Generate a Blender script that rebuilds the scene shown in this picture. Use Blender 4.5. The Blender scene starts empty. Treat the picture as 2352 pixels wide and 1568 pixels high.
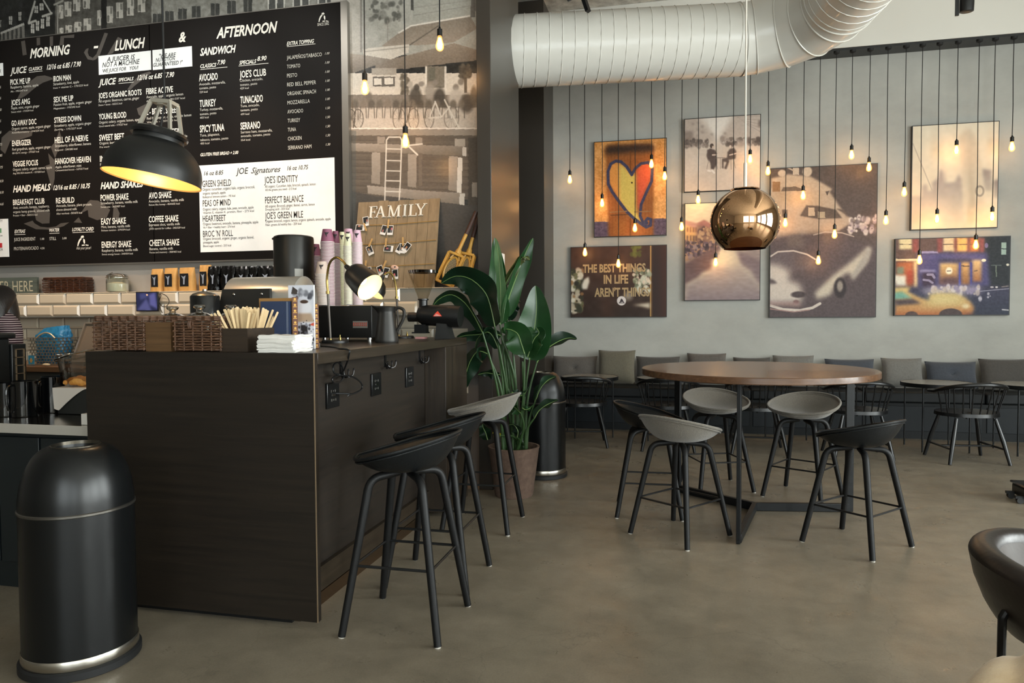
import bpy, bmesh, math, random
import numpy as np
from mathutils import Vector, Matrix
S = bpy.context.scene
C = S.collection
PI = math.pi
random.seed(7)
# ---------------------------------------------------------------- camera
FW, FH, FPX = 2352, 1568, 1637.0
CAMZ = 1.3
_yaw, _pit, _rol = 0.23106, 0.036252, -0.005298
_f = Vector((-math.sin(_yaw), math.cos(_yaw), 0)); _r = Vector((math.cos(_yaw), math.sin(_yaw), 0)); _u = Vector((0, 0, 1))
CF = _f * math.cos(_pit) - _u * math.sin(_pit); _u2 = _u * math.cos(_pit) + _f * math.sin(_pit)
CR = _r * math.cos(_rol) + _u2 * math.sin(_rol); CU = _u2 * math.cos(_rol) - _r * math.sin(_rol)
cam = bpy.data.cameras.new('camera'); co = bpy.data.objects.new('camera', cam); C.objects.link(co)
cam.sensor_width = 36; cam.lens = FPX * 36 / FW; cam.clip_start = 0.05
co.matrix_world = Matrix(((CR.x, CU.x, -CF.x, 0), (CR.y, CU.y, -CF.y, 0), (CR.z, CU.z, -CF.z, CAMZ), (0, 0, 0, 1)))
S.camera = co
def ray(x, y): return CF * FPX + CR * (x - FW / 2) - CU * (y - FH / 2)
def onY(x, y, Y): d = ray(x, y); return Vector((0, 0, CAMZ)) + d * (Y / d.y)
def onX(x, y, X): d = ray(x, y); return Vector((0, 0, CAMZ)) + d * (X / d.x)
def onZ(x, y, z=0.0): d = ray(x, y); return Vector((0, 0, CAMZ)) + d * ((z - CAMZ) / d.z)
# ---------------------------------------------------------------- view, world, daylight
S.view_settings.view_transform = 'Standard'; S.view_settings.look = 'None'; S.view_settings.gamma = 1
S.view_settings.use_curve_mapping = False; S.view_settings.exposure = 0.6
w = bpy.data.worlds.new('world'); S.world = w; w.use_nodes = True
w.node_tree.nodes['Background'].inputs[0].default_value = (0.88, 0.94, 1.0, 1)
w.node_tree.nodes['Background'].inputs[1].default_value = 2.2
def area(name, loc, rot, sx, sy, e, col):
    l = bpy.data.lights.new(name, 'AREA'); l.shape = 'RECTANGLE'; l.size = sx; l.size_y = sy; l.energy = e; l.color = col
    o = bpy.data.objects.new(name, l); C.objects.link(o); o.location = loc; o.rotation_euler = rot; return o
DAY = (1.0, 0.982, 0.95)
RX, BY, CEIL = 6.4, -4.6, 4.86        # right wall, wall behind the camera, ceiling height
for yc in (-2.6, 0.6, 3.8): area('daylight', (RX + .30, yc, 2.1), (0, PI / 2, 0), 3.3, 2.6, 260, DAY)      # through the right-hand windows
for xc in (0.2, 3.4): area('daylight', (xc, BY - .30, 2.1), (PI / 2, 0, 0), 2.7, 3.3, 78, DAY)            # through the windows behind the camera
# ---------------------------------------------------------------- materials
def lin(c):
    if isinstance(c, str): c = [int(c[i:i + 2], 16) / 255 for i in (1, 3, 5)]
    return tuple(x / 12.92 if x <= .04045 else ((x + .055) / 1.055) ** 2.4 for x in c)
MATS = {}
def mat(key, col='#808080', rough=.5, metal=0., var=0., vscale=8., stretch=(1, 1, 1), bump=0., bscale=40., spec=.5, coat=0., emit=None, es=0., trans=0., sheen=0., col2=None, alpha=1.):
    if key in MATS: return MATS[key]
    m = bpy.data.materials.new(key); m.use_nodes = True; nt = m.node_tree; b = nt.nodes['Principled BSDF']; I = b.inputs
    c = lin(col); I['Base Color'].default_value = (*c, 1); I['Roughness'].default_value = rough; I['Metallic'].default_value = metal
    I['Specular IOR Level'].default_value = spec; I['Coat Weight'].default_value = coat; I['Sheen Weight'].default_value = sheen
    I['Transmission Weight'].default_value = trans; I['Alpha'].default_value = alpha
    if emit: I['Emission Color'].default_value = (*lin(emit), 1); I['Emission Strength'].default_value = es
    if var or bump:
        tc = nt.nodes.new('ShaderNodeTexCoord'); mp = nt.nodes.new('ShaderNodeMapping'); mp.inputs['Scale'].default_value = stretch
        nt.links.new(tc.outputs['Object'], mp.inputs['Vector'])
    if var:
        n = nt.nodes.new('ShaderNodeTexNoise'); n.inputs['Scale'].default_value = vscale; n.inputs['Detail'].default_value = 6; n.inputs['Roughness'].default_value = .62
        nt.links.new(mp.outputs[0], n.inputs['Vector'])
        r = nt.nodes.new('ShaderNodeValToRGB'); e = r.color_ramp.elements; e[0].position = .3; e[1].position = .7
        c2 = lin(col2) if col2 else tuple(min(1, x * (1 + var)) for x in c)
        e[0].color = (*[x * (1 - var) for x in c], 1) if not col2 else (*c, 1); e[1].color = (*c2, 1)
        nt.links.new(n.outputs['Fac'], r.inputs[0]); nt.links.new(r.outputs[0], I['Base Color'])
    if bump:
        n2 = nt.nodes.new('ShaderNodeTexNoise'); n2.inputs['Scale'].default_value = bscale; n2.inputs['Detail'].default_value = 4
        nt.links.new(mp.outputs[0], n2.inputs['Vector'])
        bp = nt.nodes.new('ShaderNodeBump'); bp.inputs['Strength'].default_value = bump; bp.inputs['Distance'].default_value = .01
        nt.links.new(n2.outputs['Fac'], bp.inputs['Height']); nt.links.new(bp.outputs[0], I['Normal'])
    MATS[key] = m; return m
def glassmat(key, tint='#ffffff', refl=.12, rough=.02):           # thin clear glass: see-through plus mirror reflection
    if key in MATS: return MATS[key]
    m = bpy.data.materials.new(key); m.use_nodes = True; nt = m.node_tree; nt.nodes.clear()
    o = nt.nodes.new('ShaderNodeOutputMaterial'); t = nt.nodes.new('ShaderNodeBsdfTransparent'); g = nt.nodes.new('ShaderNodeBsdfGlossy')
    t.inputs[0].default_value = (*lin(tint), 1); g.inputs['Roughness'].default_value = rough
    lw = nt.nodes.new('ShaderNodeLayerWeight'); lw.inputs[0].default_value = refl * 2
    x = nt.nodes.new('ShaderNodeMixShader'); nt.links.new(lw.outputs['Facing'], x.inputs[0])
    mul = nt.nodes.new('ShaderNodeMath'); mul.operation = 'MULTIPLY'; mul.inputs[1].default_value = min(1, refl * 4)
    nt.links.new(lw.outputs['Facing'], mul.inputs[0]); nt.links.new(mul.outputs[0], x.inputs[0])
    nt.links.new(t.outputs[0], x.inputs[1]); nt.links.new(g.outputs[0], x.inputs[2]); nt.links.new(x.outputs[0], o.inputs[0])
    MATS[key] = m; return m
def vcol(key, rough=.45, spec=.4, coat=0.):
    if key in MATS: return MATS[key]
    m = bpy.data.materials.new(key); m.use_nodes = True; nt = m.node_tree; b = nt.nodes['Principled BSDF']
    a = nt.nodes.new('ShaderNodeAttribute'); a.attribute_name = 'Col'; nt.links.new(a.outputs['Color'], b.inputs['Base Color'])
    b.inputs['Roughness'].default_value = rough; b.inputs['Specular IOR Level'].default_value = spec; b.inputs['Coat Weight'].default_value = coat
    MATS[key] = m; return m
# ---------------------------------------------------------------- mesh building
def XF(loc=(0, 0, 0), rz=0., rx=0., ry=0.):
    return Matrix.Translation(Vector(loc)) @ Matrix.Rotation(rz, 4, 'Z') @ Matrix.Rotation(ry, 4, 'Y') @ Matrix.Rotation(rx, 4, 'X')
class MB:
    def __init__(s, M=None): s.bm = bmesh.new(); s.M = M
    def add(s, vs, fs):
        v = [s.bm.verts.new(s.M @ Vector(p) if s.M else Vector(p)) for p in vs]
        for f in fs:
            try: s.bm.faces.new([v[i] for i in f])
            except ValueError: pass
        return s
    def box(s, a, b, R=None):
        (x0, y0, z0), (x1, y1, z1) = a, b
        vs = [(x0, y0, z0), (x1, y0, z0), (x1, y1, z0), (x0, y1, z0), (x0, y0, z1), (x1, y0, z1), (x1, y1, z1), (x0, y1, z1)]
        if R: vs = [R @ Vector(v) for v in vs]
        return s.add(vs, [(3, 2, 1, 0), (4, 5, 6, 7), (0, 1, 5, 4), (1, 2, 6, 5), (2, 3, 7, 6), (3, 0, 4, 7)])
    def cbox(s, c, d, R=None):
        h = [x / 2 for x in d]
        if R is None: return s.box([c[i] - h[i] for i in range(3)], [c[i] + h[i] for i in range(3)])
        return s.box([-x for x in h], h, Matrix.Translation(Vector(c)) @ R.to_4x4())
    def bar(s, p, q, w, h=None, up=(0, 0, 1)):
        p, q = Vector(p), Vector(q); h = h or w; d = (q - p).normalized(); a = d.cross(Vector(up))
        if a.length < 1e-4: a = d.cross(Vector((1, 0, 0)))
        a.normalize(); b = a.cross(d)
        vs = [e + a * i * w / 2 + b * j * h / 2 for e in (p, q) for i, j in ((-1, -1), (1, -1), (1, 1), (-1, 1))]
        return s.add(vs, [(0, 1, 2, 3), (7, 6, 5, 4), (0, 4, 5, 1), (1, 5, 6, 2), (2, 6, 7, 3), (3, 7, 4, 0)])
    def tube(s, pts, r, n=8, cap=True, closed=False, flat=1.):
        P = [Vector(p) for p in pts]; m = len(P); rr = r if isinstance(r, (list, tuple)) else [r] * m
        T = []
        for i in range(m):
            a = P[(i - 1) % m] if (i or closed) else P[0]; b = P[(i + 1) % m] if (i < m - 1 or closed) else P[-1]
            T.append((b - a).normalized())
        N = T[0].orthogonal().normalized() if abs(T[0].z) > .9 else T[0].cross(Vector((0, 0, 1))).normalized()
        vs = []
        for i in range(m):
            N = (N - T[i] * N.dot(T[i])).normalized(); B = T[i].cross(N)
            for k in range(n):
                a = 2 * PI * k / n + PI / n
                vs.append(P[i] + (N * math.cos(a) + B * math.sin(a) * flat) * rr[i])
        fs = []
        for i in range(m if closed else m - 1):
            j = (i + 1) % m
            for k in range(n): fs.append((i * n + k, i * n + (k + 1) % n, j * n + (k + 1) % n, j * n + k))
        if cap and not closed: fs += [tuple(range(n))[::-1], tuple((m - 1) * n + k for k in range(n))]
        return s.add(vs, fs)
    def lathe(s, prof, n=28, R=None, sx=1., sy=1.):
        vs, fs, rings = [], [], []
        for r, z in prof:
            if r < 1e-6: rings.append([len(vs)]); vs.append((0, 0, z))
            else: rings.append(list(range(len(vs), len(vs) + n))); vs += [(r * sx * math.cos(2 * PI * k / n), r * sy * math.sin(2 * PI * k / n), z) for k in range(n)]
        for a, b in zip(rings, rings[1:]):
            for k in range(n):
                j = (k + 1) % n
                if len(a) == 1 and len(b) == 1: continue
                if len(a) == 1: fs.append((a[0], b[j], b[k]))
                elif len(b) == 1: fs.append((a[k], a[j], b[0]))
                else: fs.append((a[k], a[j], b[j], b[k]))
        if R is not None: vs = [R @ Vector(v) for v in vs]
        return s.add(vs, fs)
    def prism(s, poly, o, u, v, d):
        o, u, v, d = Vector(o), Vector(u), Vector(v), Vector(d); n = len(poly)
        vs = [o + u * x + v * y for x, y in poly] + [o + u * x + v * y + d for x, y in poly]
        return s.add(vs, [tuple(range(n)), tuple(range(2 * n - 1, n - 1, -1))] + [(i + n, (i + 1) % n + n, (i + 1) % n, i) for i in range(n)])
    def ball(s, c, r, n=14, R=None):
        if not isinstance(r, (tuple, list)): r = (r, r, r)
        m = n // 2 + 1; T = Matrix.Translation(Vector(c)) @ (R.to_4x4() if R else Matrix.Identity(4)) @ Matrix.Diagonal((*r, 1))
        return s.lathe([(math.sin(PI * i / m), -math.cos(PI * i / m)) for i in range(m + 1)], n, T)
    def sheet(s, fn, nu, nv, th=0., closeu=False):
        P = [[Vector(fn(i / nu, j / nv)) for j in range(nv + 1)] for i in range(nu + (0 if closeu else 1))]
        a, b = len(P), nv + 1; vs = [p for row in P for p in row]; fs = []
        ra = a if closeu else a - 1
        for i in range(ra):
            for j in range(nv): fs.append((i * b + j, ((i + 1) % a) * b + j, ((i + 1) % a) * b + j + 1, i * b + j + 1))
        if th:
            N = [[None] * b for _ in range(a)]
            for i in range(a):
                for j in range(b):
                    du = P[(i + 1) % a if closeu else min(i + 1, a - 1)][j] - P[(i - 1) % a if closeu else max(i - 1, 0)][j]; dv = P[i][min(j + 1, b - 1)] - P[i][max(j - 1, 0)]
                    nn = du.cross(dv); N[i][j] = nn.normalized() if nn.length > 1e-9 else Vector((0, 0, 1))
            k = len(vs); vs += [P[i][j] - N[i][j] * th for i in range(a) for j in range(b)]
            fs += [tuple(q + k for q in f)[::-1] for f in fs]
            for i in range(ra):
                i2 = (i + 1) % a
                fs += [(i * b, i * b + k, i2 * b + k, i2 * b), (i * b + b - 1, i2 * b + b - 1, i2 * b + b - 1 + k, i * b + b - 1 + k)]
            if not closeu:
                for j in range(nv): fs += [(j, j + 1, j + 1 + k, j + k), ((a - 1) * b + j, (a - 1) * b + j + k, (a - 1) * b + j + 1 + k, (a - 1) * b + j + 1)]
        return s.add(vs, fs)
    def disc(s, c, u, v, r, n=24, r2=None):
        c, u, v = Vector(c), Vector(u), Vector(v)
        return s.add([c + u * r * math.cos(2 * PI * k / n) + v * (r2 or r) * math.sin(2 * PI * k / n) for k in range(n)], [tuple(range(n))])
    def build(s, name, m, parent=None, smooth=True, bev=0., world=True, seg=2, rec=True, sub=0, ang=35):
        bmesh.ops.remove_doubles(s.bm, verts=s.bm.verts, dist=1e-6)
        if rec: bmesh.ops.recalc_face_normals(s.bm, faces=s.bm.faces)
        me = bpy.data.meshes.new(name); s.bm.to_mesh(me); s.bm.free()
        if m: me.materials.append(m)
        return link(name, me, parent, smooth, bev, world, seg, sub, ang)
WM = {}
def wm(o):
    return WM.get(o.name, Matrix.Identity(4))
def link(name, me, parent=None, smooth=True, bev=0., world=True, seg=2, sub=0, ang=35):
    if parent is not None and world: me.transform(wm(parent).inverted())
    if smooth:
        me.polygons.foreach_set('use_smooth', [True] * len(me.polygons)); me.set_sharp_from_angle(angle=math.radians(ang))
    o = bpy.data.objects.new(name, me); C.objects.link(o)
    if parent is not None: o.parent = parent; WM[o.name] = wm(parent)
    if bev:
        b = o.modifiers.new('bevel', 'BEVEL'); b.width = bev; b.segments = seg; b.limit_method = 'ANGLE'; b.angle_limit = math.radians(40)
    if sub: o.modifiers.new('sub', 'SUBSURF').levels = sub; o.modifiers['sub'].render_levels = sub
    return o
def tag(o, label, cat, group=None):
    o['label'] = label; o['category'] = cat
    if group: o['group'] = group
    return o
def thing(name, label, cat, loc=(0, 0, 0), rz=0., group=None, M=None):
    o = bpy.data.objects.new(name, None); C.objects.link(o); o.empty_display_size = .05
    m = M if M is not None else XF(loc, rz)
    o.matrix_world = m; WM[o.name] = m.copy(); return tag(o, label, cat, group)
def struct(o): o['kind'] = 'structure'; return o
def dup(root, label, loc=None, rz=0., group=None, M=None):
    r = root.copy(); C.objects.link(r)
    m = M if M is not None else XF(loc, rz)
    r.matrix_world = m; WM[r.name] = m.copy(); r['label'] = label
    if group: r['group'] = group
    if root.type == 'EMPTY':
        for ch in list(root.children):
            c = ch.copy(); C.objects.link(c); c.parent = r
            for g in list(ch.children): d = g.copy(); C.objects.link(d); d.parent = c
    return r
def arc(p, c, q, n=6):                                             # rounded corner from p to q around control c
    p, c, q = Vector(p), Vector(c), Vector(q)
    return [(p * (1 - t) ** 2 + c * 2 * t * (1 - t) + q * t * t) for t in [i / n for i in range(n + 1)]]
def spline(pts, n=8):
    P = [Vector(p) for p in pts]; out = []
    for i in range(len(P) - 1):
        a, b, c, d = P[max(i - 1, 0)], P[i], P[i + 1], P[min(i + 2, len(P) - 1)]
        for k in range(n):
            t = k / n; out.append(.5 * ((2 * b) + (c - a) * t + (2 * a - 5 * b + 4 * c - d) * t * t + (3 * b - a - 3 * c + d) * t ** 3))
    return out + [P[-1]]
# ---------------------------------------------------------------- lettering (Blender's own built-in font)
def text_into(mb, s, o, u, v, width, cap, shear=0., bold=0., depth=0.):
    cu = bpy.data.curves.new('t', 'FONT'); cu.body = s; cu.size = 1; cu.shear = shear; cu.offset = bold; cu.resolution_u = 2
    ob = bpy.data.objects.new('t', cu); C.objects.link(ob); bpy.context.view_layer.update()
    me = ob.evaluated_get(bpy.context.evaluated_depsgraph_get()).to_mesh()
    n = len(me.vertices)
    if n:
        xs = [q.co.x for q in me.vertices]; x0, x1 = min(xs), max(xs); kx = width / max(x1 - x0, 1e-6) if width else cap / .73; ky = cap / .73
        o, u, v = Vector(o), Vector(u), Vector(v)
        vs = [o + u * ((q.co.x - x0) * kx) + v * (q.co.y * ky) for q in me.vertices]; fs = [tuple(p.vertices) for p in me.polygons]
        mb.add(vs, fs)
    bpy.data.objects.remove(ob); bpy.data.curves.remove(cu)
# ---------------------------------------------------------------- picture prints: a fine grid of coloured points
class Cv:
    """print on the plane Y; points are given in photo crop coordinates (origin ox, oy and zoom k)"""
    def __init__(s, Y, x0, x1, z0, z1, w, h, bg, crop=(0, 0, 1)):
        s.Y, s.x0, s.x1, s.z0, s.z1, s.w, s.h = Y, x0, x1, z0, z1, w, h; s.crop = crop
        s.a = np.zeros((h, w, 3)); s.a[:] = s.c(bg); s.X, s.Yy = np.meshgrid(np.arange(w) + 0., np.arange(h) + 0.); s.rng = np.random.default_rng(3)
    def c(s, c): return np.array([int(c[i:i + 2], 16) / 255 for i in (1, 3, 5)]) if isinstance(c, str) else np.array(c)
    def p(s, q):
        ox, oy, k = s.crop; W = onY(ox + q[0] / k, oy + q[1] / k, s.Y)
        return ((W.x - s.x0) / (s.x1 - s.x0) * (s.w - 1), (s.z1 - W.z) / (s.z1 - s.z0) * (s.h - 1))
    def mix(s, m, c, al=1.):
        m = np.clip(m, 0, 1)[..., None] * al; s.a = s.a * (1 - m) + s.c(c) * m; return s
    def poly(s, pts, c, al=1., soft=0., c2=None):
        P = np.array([s.p(q) for q in pts]); m = np.zeros((s.h, s.w), bool); n = len(P)
        for i in range(n):
            (x1, y1), (x2, y2) = P[i], P[(i + 1) % n]
            if y1 == y2: continue
            cnd = (y1 > s.Yy) != (y2 > s.Yy); m ^= cnd & (s.X < (x2 - x1) * (s.Yy - y1) / (y2 - y1) + x1)
        m = s._blur(m.astype(float), soft) if soft else m.astype(float)
        if c2 is not None:
            y0, y1 = P[:, 1].min(), P[:, 1].max(); t = np.clip((s.Yy - y0) / max(y1 - y0, 1), 0, 1)[..., None]
            cc = s.c(c) * (1 - t) + s.c(c2) * t; m = m[..., None] * al; s.a = s.a * (1 - m) + cc * m; return s
        return s.mix(m, c, al)
    def rect(s, x0, y0, x1, y1, c, al=1., soft=0., c2=None): return s.poly([(x0, y0), (x1, y0), (x1, y1), (x0, y1)], c, al, soft, c2)
    def ell(s, cx, cy, rx, ry, c, al=1., soft=.15):
        x, y = s.p((cx, cy)); xa, _ = s.p((cx + rx, cy)); _, yb = s.p((cx, cy + ry)); a = abs(xa - x) + .01; b = abs(yb - y) + .01
        d = np.sqrt(((s.X - x) / a) ** 2 + ((s.Yy - y) / b) ** 2); return s.mix((1 + soft - d) / (2 * soft + 1e-6), c, al)
    def line(s, pts, wd, c, al=1.):
        P = [s.p(q) for q in pts]; k = abs(s.p((wd, 0))[0] - s.p((0, 0))[0]) / 2; D = np.full((s.h, s.w), 1e9)
        for (x1, y1), (x2, y2) in zip(P, P[1:]):
            dx, dy = x2 - x1, y2 - y1; t = np.clip(((s.X - x1) * dx + (s.Yy - y1) * dy) / (dx * dx + dy * dy + 1e-9), 0, 1)
            D = np.minimum(D, np.hypot(s.X - x1 - t * dx, s.Yy - y1 - t * dy))
        return s.mix(k + .5 - D, c, al)
    def _blur(s, m, r):
        k = max(1, int(r))
        for ax in (0, 1):
            for _ in range(2):
                pad = [(0, 0)] * m.ndim; pad[ax] = (k + 1, k); q = np.cumsum(np.pad(m, pad, mode='edge'), axis=ax); n = m.shape[ax]
                hi = np.take(q, np.arange(2 * k + 1, 2 * k + 1 + n), axis=ax); lo = np.take(q, np.arange(0, n), axis=ax); m = (hi - lo) / (2 * k + 1)
        return m
    def blur(s, r): s.a = s._blur(s.a, r); return s
    def noise(s, amt, sc=4, sx=1., sy=1.):
        hh, ww = int(s.h / (sc * sy)) + 3, int(s.w / (sc * sx)) + 3; g = s.rng.random((hh, ww)) - .5
        yi, xi = s.Yy / (sc * sy), s.X / (sc * sx); y0, x0 = yi.astype(int), xi.astype(int); fy, fx = yi - y0, xi - x0
        v = (g[y0, x0] * (1 - fy) * (1 - fx) + g[y0 + 1, x0] * fy * (1 - fx) + g[y0, x0 + 1] * (1 - fy) * fx + g[y0 + 1, x0 + 1] * fy * fx)
        s.a = np.clip(s.a + v[..., None] * amt, 0, 1); return s
    def specks(s, x0, y0, x1, y1, cols, n, r):
        for _ in range(n):
            x = x0 + (x1 - x0) * s.rng.random(); y = y0 + (y1 - y0) * s.rng.random(); q = r * (.4 + s.rng.random())
            s.ell(x, y, q, q * (.6 + s.rng.random()), cols[int(s.rng.random() * len(cols))], .85, .3)
        return s
    def build(s, name, m, parent, y=None, gain=1.):
        h, w_ = s.h, s.w; Y = s.Y if y is None else y
        xs = s.x0 + (s.x1 - s.x0) * np.arange(w_) / (w_ - 1); zs = s.z1 + (s.z0 - s.z1) * np.arange(h) / (h - 1)
        co_ = np.zeros((h, w_, 3)); co_[..., 0] = xs[None, :]; co_[..., 1] = Y; co_[..., 2] = zs[:, None]
        return gridmesh(name, co_, s.a, m, parent, gain)
def gridmesh(name, co_, a, m, parent, gain=1.):
    h, w_ = a.shape[:2]
    i = (np.arange(h - 1)[:, None] * w_ + np.arange(w_ - 1)[None, :]).ravel(); q = np.stack([i, i + w_, i + w_ + 1, i + 1], 1)
    me = bpy.data.meshes.new(name); nf = len(q)
    me.vertices.add(h * w_); me.vertices.foreach_set('co', co_.reshape(-1).astype(np.float32))
    me.loops.add(nf * 4); me.loops.foreach_set('vertex_index', q.ravel().astype(np.int32))
    me.polygons.add(nf); me.polygons.foreach_set('loop_start', np.arange(0, nf * 4, 4, dtype=np.int32))
    me.update(calc_edges=True)
    a = np.clip(a, 0, 1); L = np.where(a <= .04045, a / 12.92, ((a + .055) / 1.055) ** 2.4) * gain
    at = me.color_attributes.new('Col', 'FLOAT_COLOR', 'POINT'); at.data.foreach_set('color', np.concatenate([L, np.ones((h, w_, 1))], 2).ravel().astype(np.float32))
    me.materials.append(m); return link(name, me, parent, smooth=False)
# ================================================================ THE ROOM
M_floor = mat('polished_concrete', '#736a5b', .32, var=.17, vscale=1.5, bump=.05, bscale=70, spec=.5, col2='#847a6a', stretch=(1, 1.3, 1))
nt = M_floor.node_tree; bs = nt.nodes['Principled BSDF']; tc = [n for n in nt.nodes if n.type == 'TEX_COORD'][0]; old = bs.inputs['Base Color'].links[0].from_socket
def nz(sc, det, lo, hi, a, b):
    n = nt.nodes.new('ShaderNodeTexNoise'); n.inputs['Scale'].default_value = sc; n.inputs['Detail'].default_value = det; n.inputs['Roughness'].default_value = .7; nt.links.new(tc.outputs['Object'], n.inputs['Vector'])
    r = nt.nodes.new('ShaderNodeMapRange'); r.inputs[1].default_value = lo; r.inputs[2].default_value = hi; r.inputs[3].default_value = a; r.inputs[4].default_value = b; nt.links.new(n.outputs['Fac'], r.inputs[0]); return r.outputs[0]
def mulc(c, f):
    m_ = nt.nodes.new('ShaderNodeMix'); m_.data_type = 'RGBA'; m_.blend_type = 'MULTIPLY'; m_.inputs[0].default_value = 1; nt.links.new(c, m_.inputs[6]); nt.links.new(f, m_.inputs[7]); return m_.outputs[2]
c_ = mulc(old, nz(5.5, 8, .3, .7, .80, 1.14)); c_ = mulc(c_, nz(120, 2, .25, .75, .86, 1.1))
vo = nt.nodes.new('ShaderNodeTexVoronoi'); vo.feature = 'DISTANCE_TO_EDGE'; vo.inputs['Scale'].default_value = .55
dn = nt.nodes.new('ShaderNodeTexNoise'); dn.inputs['Scale'].default_value = 2.2; dn.inputs['Detail'].default_value = 6; nt.links.new(tc.outputs['Object'], dn.inputs['Vector'])
ad = nt.nodes.new('ShaderNodeVectorMath'); ad.operation = 'ADD'; nt.links.new(tc.outputs['Object'], ad.inputs[0]); nt.links.new(dn.outputs['Color'], ad.inputs[1]); nt.links.new(ad.outputs[0], vo.inputs['Vector'])
cr_ = nt.nodes.new('ShaderNodeMapRange'); cr_.inputs[1].default_value = 0; cr_.inputs[2].default_value = .0035; cr_.inputs[3].default_value = .80; cr_.inputs[4].default_value = 1; nt.links.new(vo.outputs['Distance'], cr_.inputs[0]); c_ = mulc(c_, cr_.outputs[0])
nt.links.new(c_, bs.inputs['Base Color']); nt.links.new(nz(4, 6, .3, .7, .24, .46), bs.inputs['Roughness'])
M_conc = mat('trowelled_concrete', '#a7a69f', .7, var=.14, vscale=1.3, stretch=(1, 1, 1.5), bump=.12, bscale=14, spec=.3)
M_black = mat('black_paint', '#191a1a', .38, spec=.5)
M_pier = mat('pier_paint', '#35302a', .30, spec=.6)
M_white = mat('white_paint', '#d8d4ca', .5)
M_spray = mat('sprayed_ceiling', '#c9c6bd', .9, var=.35, vscale=9, bump=.9, bscale=22)
M_glass = glassmat('window_glass', '#f4fbfb', .08)
fl = MB().box((-7.2, BY - .2, -.1), (RX + .2, 9.0, 0)).build('floor', M_floor); struct(fl)
struct(MB().box((-7.2, BY - .2, CEIL), (RX + .2, 9.0, CEIL + .1)).build('ceiling', M_spray))
YW = 8.65
struct(MB().box((-1.507, YW, 0), (RX + .2, YW + .2, CEIL)).build('wall_back', M_conc))
struct(MB().box((-3.2, 8.04, 0), (-1.507, YW + .2, CEIL)).build('wall_pier_back', M_pier))
struct(MB().box((-7.2, 5.2, 0), (-1.458, 5.4, CEIL)).build('wall_bar', mat('bar_wall', '#6b6660', .6)))
struct(MB().box((-1.458, 5.1, 0), (-1.35, 5.72, CEIL)).build('wall_pier', M_pier, bev=.004))
struct(MB().box((-1.9, 5.72, 0), (-1.43, 6.39, CEIL)).build('wall_corridor', M_pier))
struct(MB().box((-7.2, BY - .2, 0), (-7.0, 5.2, CEIL)).build('wall_left', mat('left_wall', '#6a655e', .7)))
struct(MB().box((-3.4, 5.4, 0), (-3.2, 8.65, CEIL)).build('wall_corridor_left', M_black))
struct(MB().box((-1.507, 8.40, 4.165), (RX, YW, CEIL)).build('trim_1', M_white))
struct(MB().box((-1.507, 8.41, 4.14), (RX, YW, 4.165)).build('trim_2', M_black))
def windowed(name, ax, pos, lo, hi, opens, z0, z1):
    mb = MB()
    def bx(a, b, c, d):
        if b - a < 1e-4 or d - c < 1e-4: return
        if ax == 'x': mb.box((pos, a, c), (pos + .2, b, d))
        else: mb.box((a, pos - .2, c), (b, pos, d))
    e = lo
    for a, b in opens: bx(e, a, 0, CEIL); bx(a, b, 0, z0); bx(a, b, z1, CEIL); e = b
    bx(e, hi, 0, CEIL); struct(mb.build(name, M_conc if ax == 'x' else M_white))
OPX = [(-3.9, -1.3), (-.7, 1.9), (2.5, 5.1)]; OPY = [(-1.2, 1.6), (2.1, 4.8)]
windowed('wall_right', 'x', RX, BY - .2, 9.0, OPX, .4, 3.85)
windowed('wall_front', 'y', BY, -7.0, RX, OPY, .4, 3.85)
M_frame = mat('window_frame', '#2a2c2c', .45)
wi = 0
for ax, ops in (('x', OPX), ('y', OPY)):
    for a, b in ops:
        wi += 1; mb = MB(); mg = MB()
        for t in (0, .25, .5, .75, 1):
            q = a + .03 + (b - a - .06) * t
            mb.box((RX + .04, q - .03, .4), (RX + .12, q + .03, 3.85)) if ax == 'x' else mb.box((q - .03, BY - .12, .4), (q + .03, BY - .04, 3.85))
        for z in (.43, 2.75, 3.82): mb.box((RX + .045, a, z - .03), (RX + .115, b, z + .03)) if ax == 'x' else mb.box((a, BY - .115, z - .03), (b, BY - .045, z + .03))
        fr = struct(mb.build('window_%d' % wi, M_frame))
        if ax == 'x': mg.add([(RX + .08, a, .4), (RX + .08, b, .4), (RX + .08, b, 3.85), (RX + .08, a, 3.85)], [(0, 1, 2, 3)])
        else: mg.add([(a, BY - .08, .4), (b, BY - .08, .4), (b, BY - .08, 3.85), (a, BY - .08, 3.85)], [(0, 1, 2, 3)])
        mg.build('pane', M_glass, fr)
# ---------------------------------------------------------------- tiled ledge behind the bar
LY, LZ = 5.0, 1.512
M_tile = mat('glazed_tile', '#cfc0a8', .12, spec=.6, coat=.3)
M_grout = mat('grout', '#8f8a80', .9)
led = thing('tiled_ledge', 'long ledge faced with cream subway tiles along the bar wall', 'shelf', (-4.2, 5.1, 0))
MB().box((-6.9, LY + .012, LZ - .205), (-1.458, 5.199, LZ - .006)).build('core', M_grout, led)
mb = MB()
def tile(mb, x, z, y, wd=.274, ht=.1, d=.012, e=.016):
    g = .0025; a, b, c, f = x + g, x + wd - g, z + g, z + ht - g
    mb.add([(a, y, c), (b, y, c), (b, y, f), (a, y, f), (a + e, y - d, c + e), (b - e, y - d, c + e), (b - e, y - d, f - e), (a + e, y - d, f - e)],
           [(4, 5, 6, 7), (0, 1, 5, 4), (1, 2, 6, 5), (2, 3, 7, 6), (3, 0, 4, 7)])
x0t = onY(28, 700, LY).x
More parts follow.
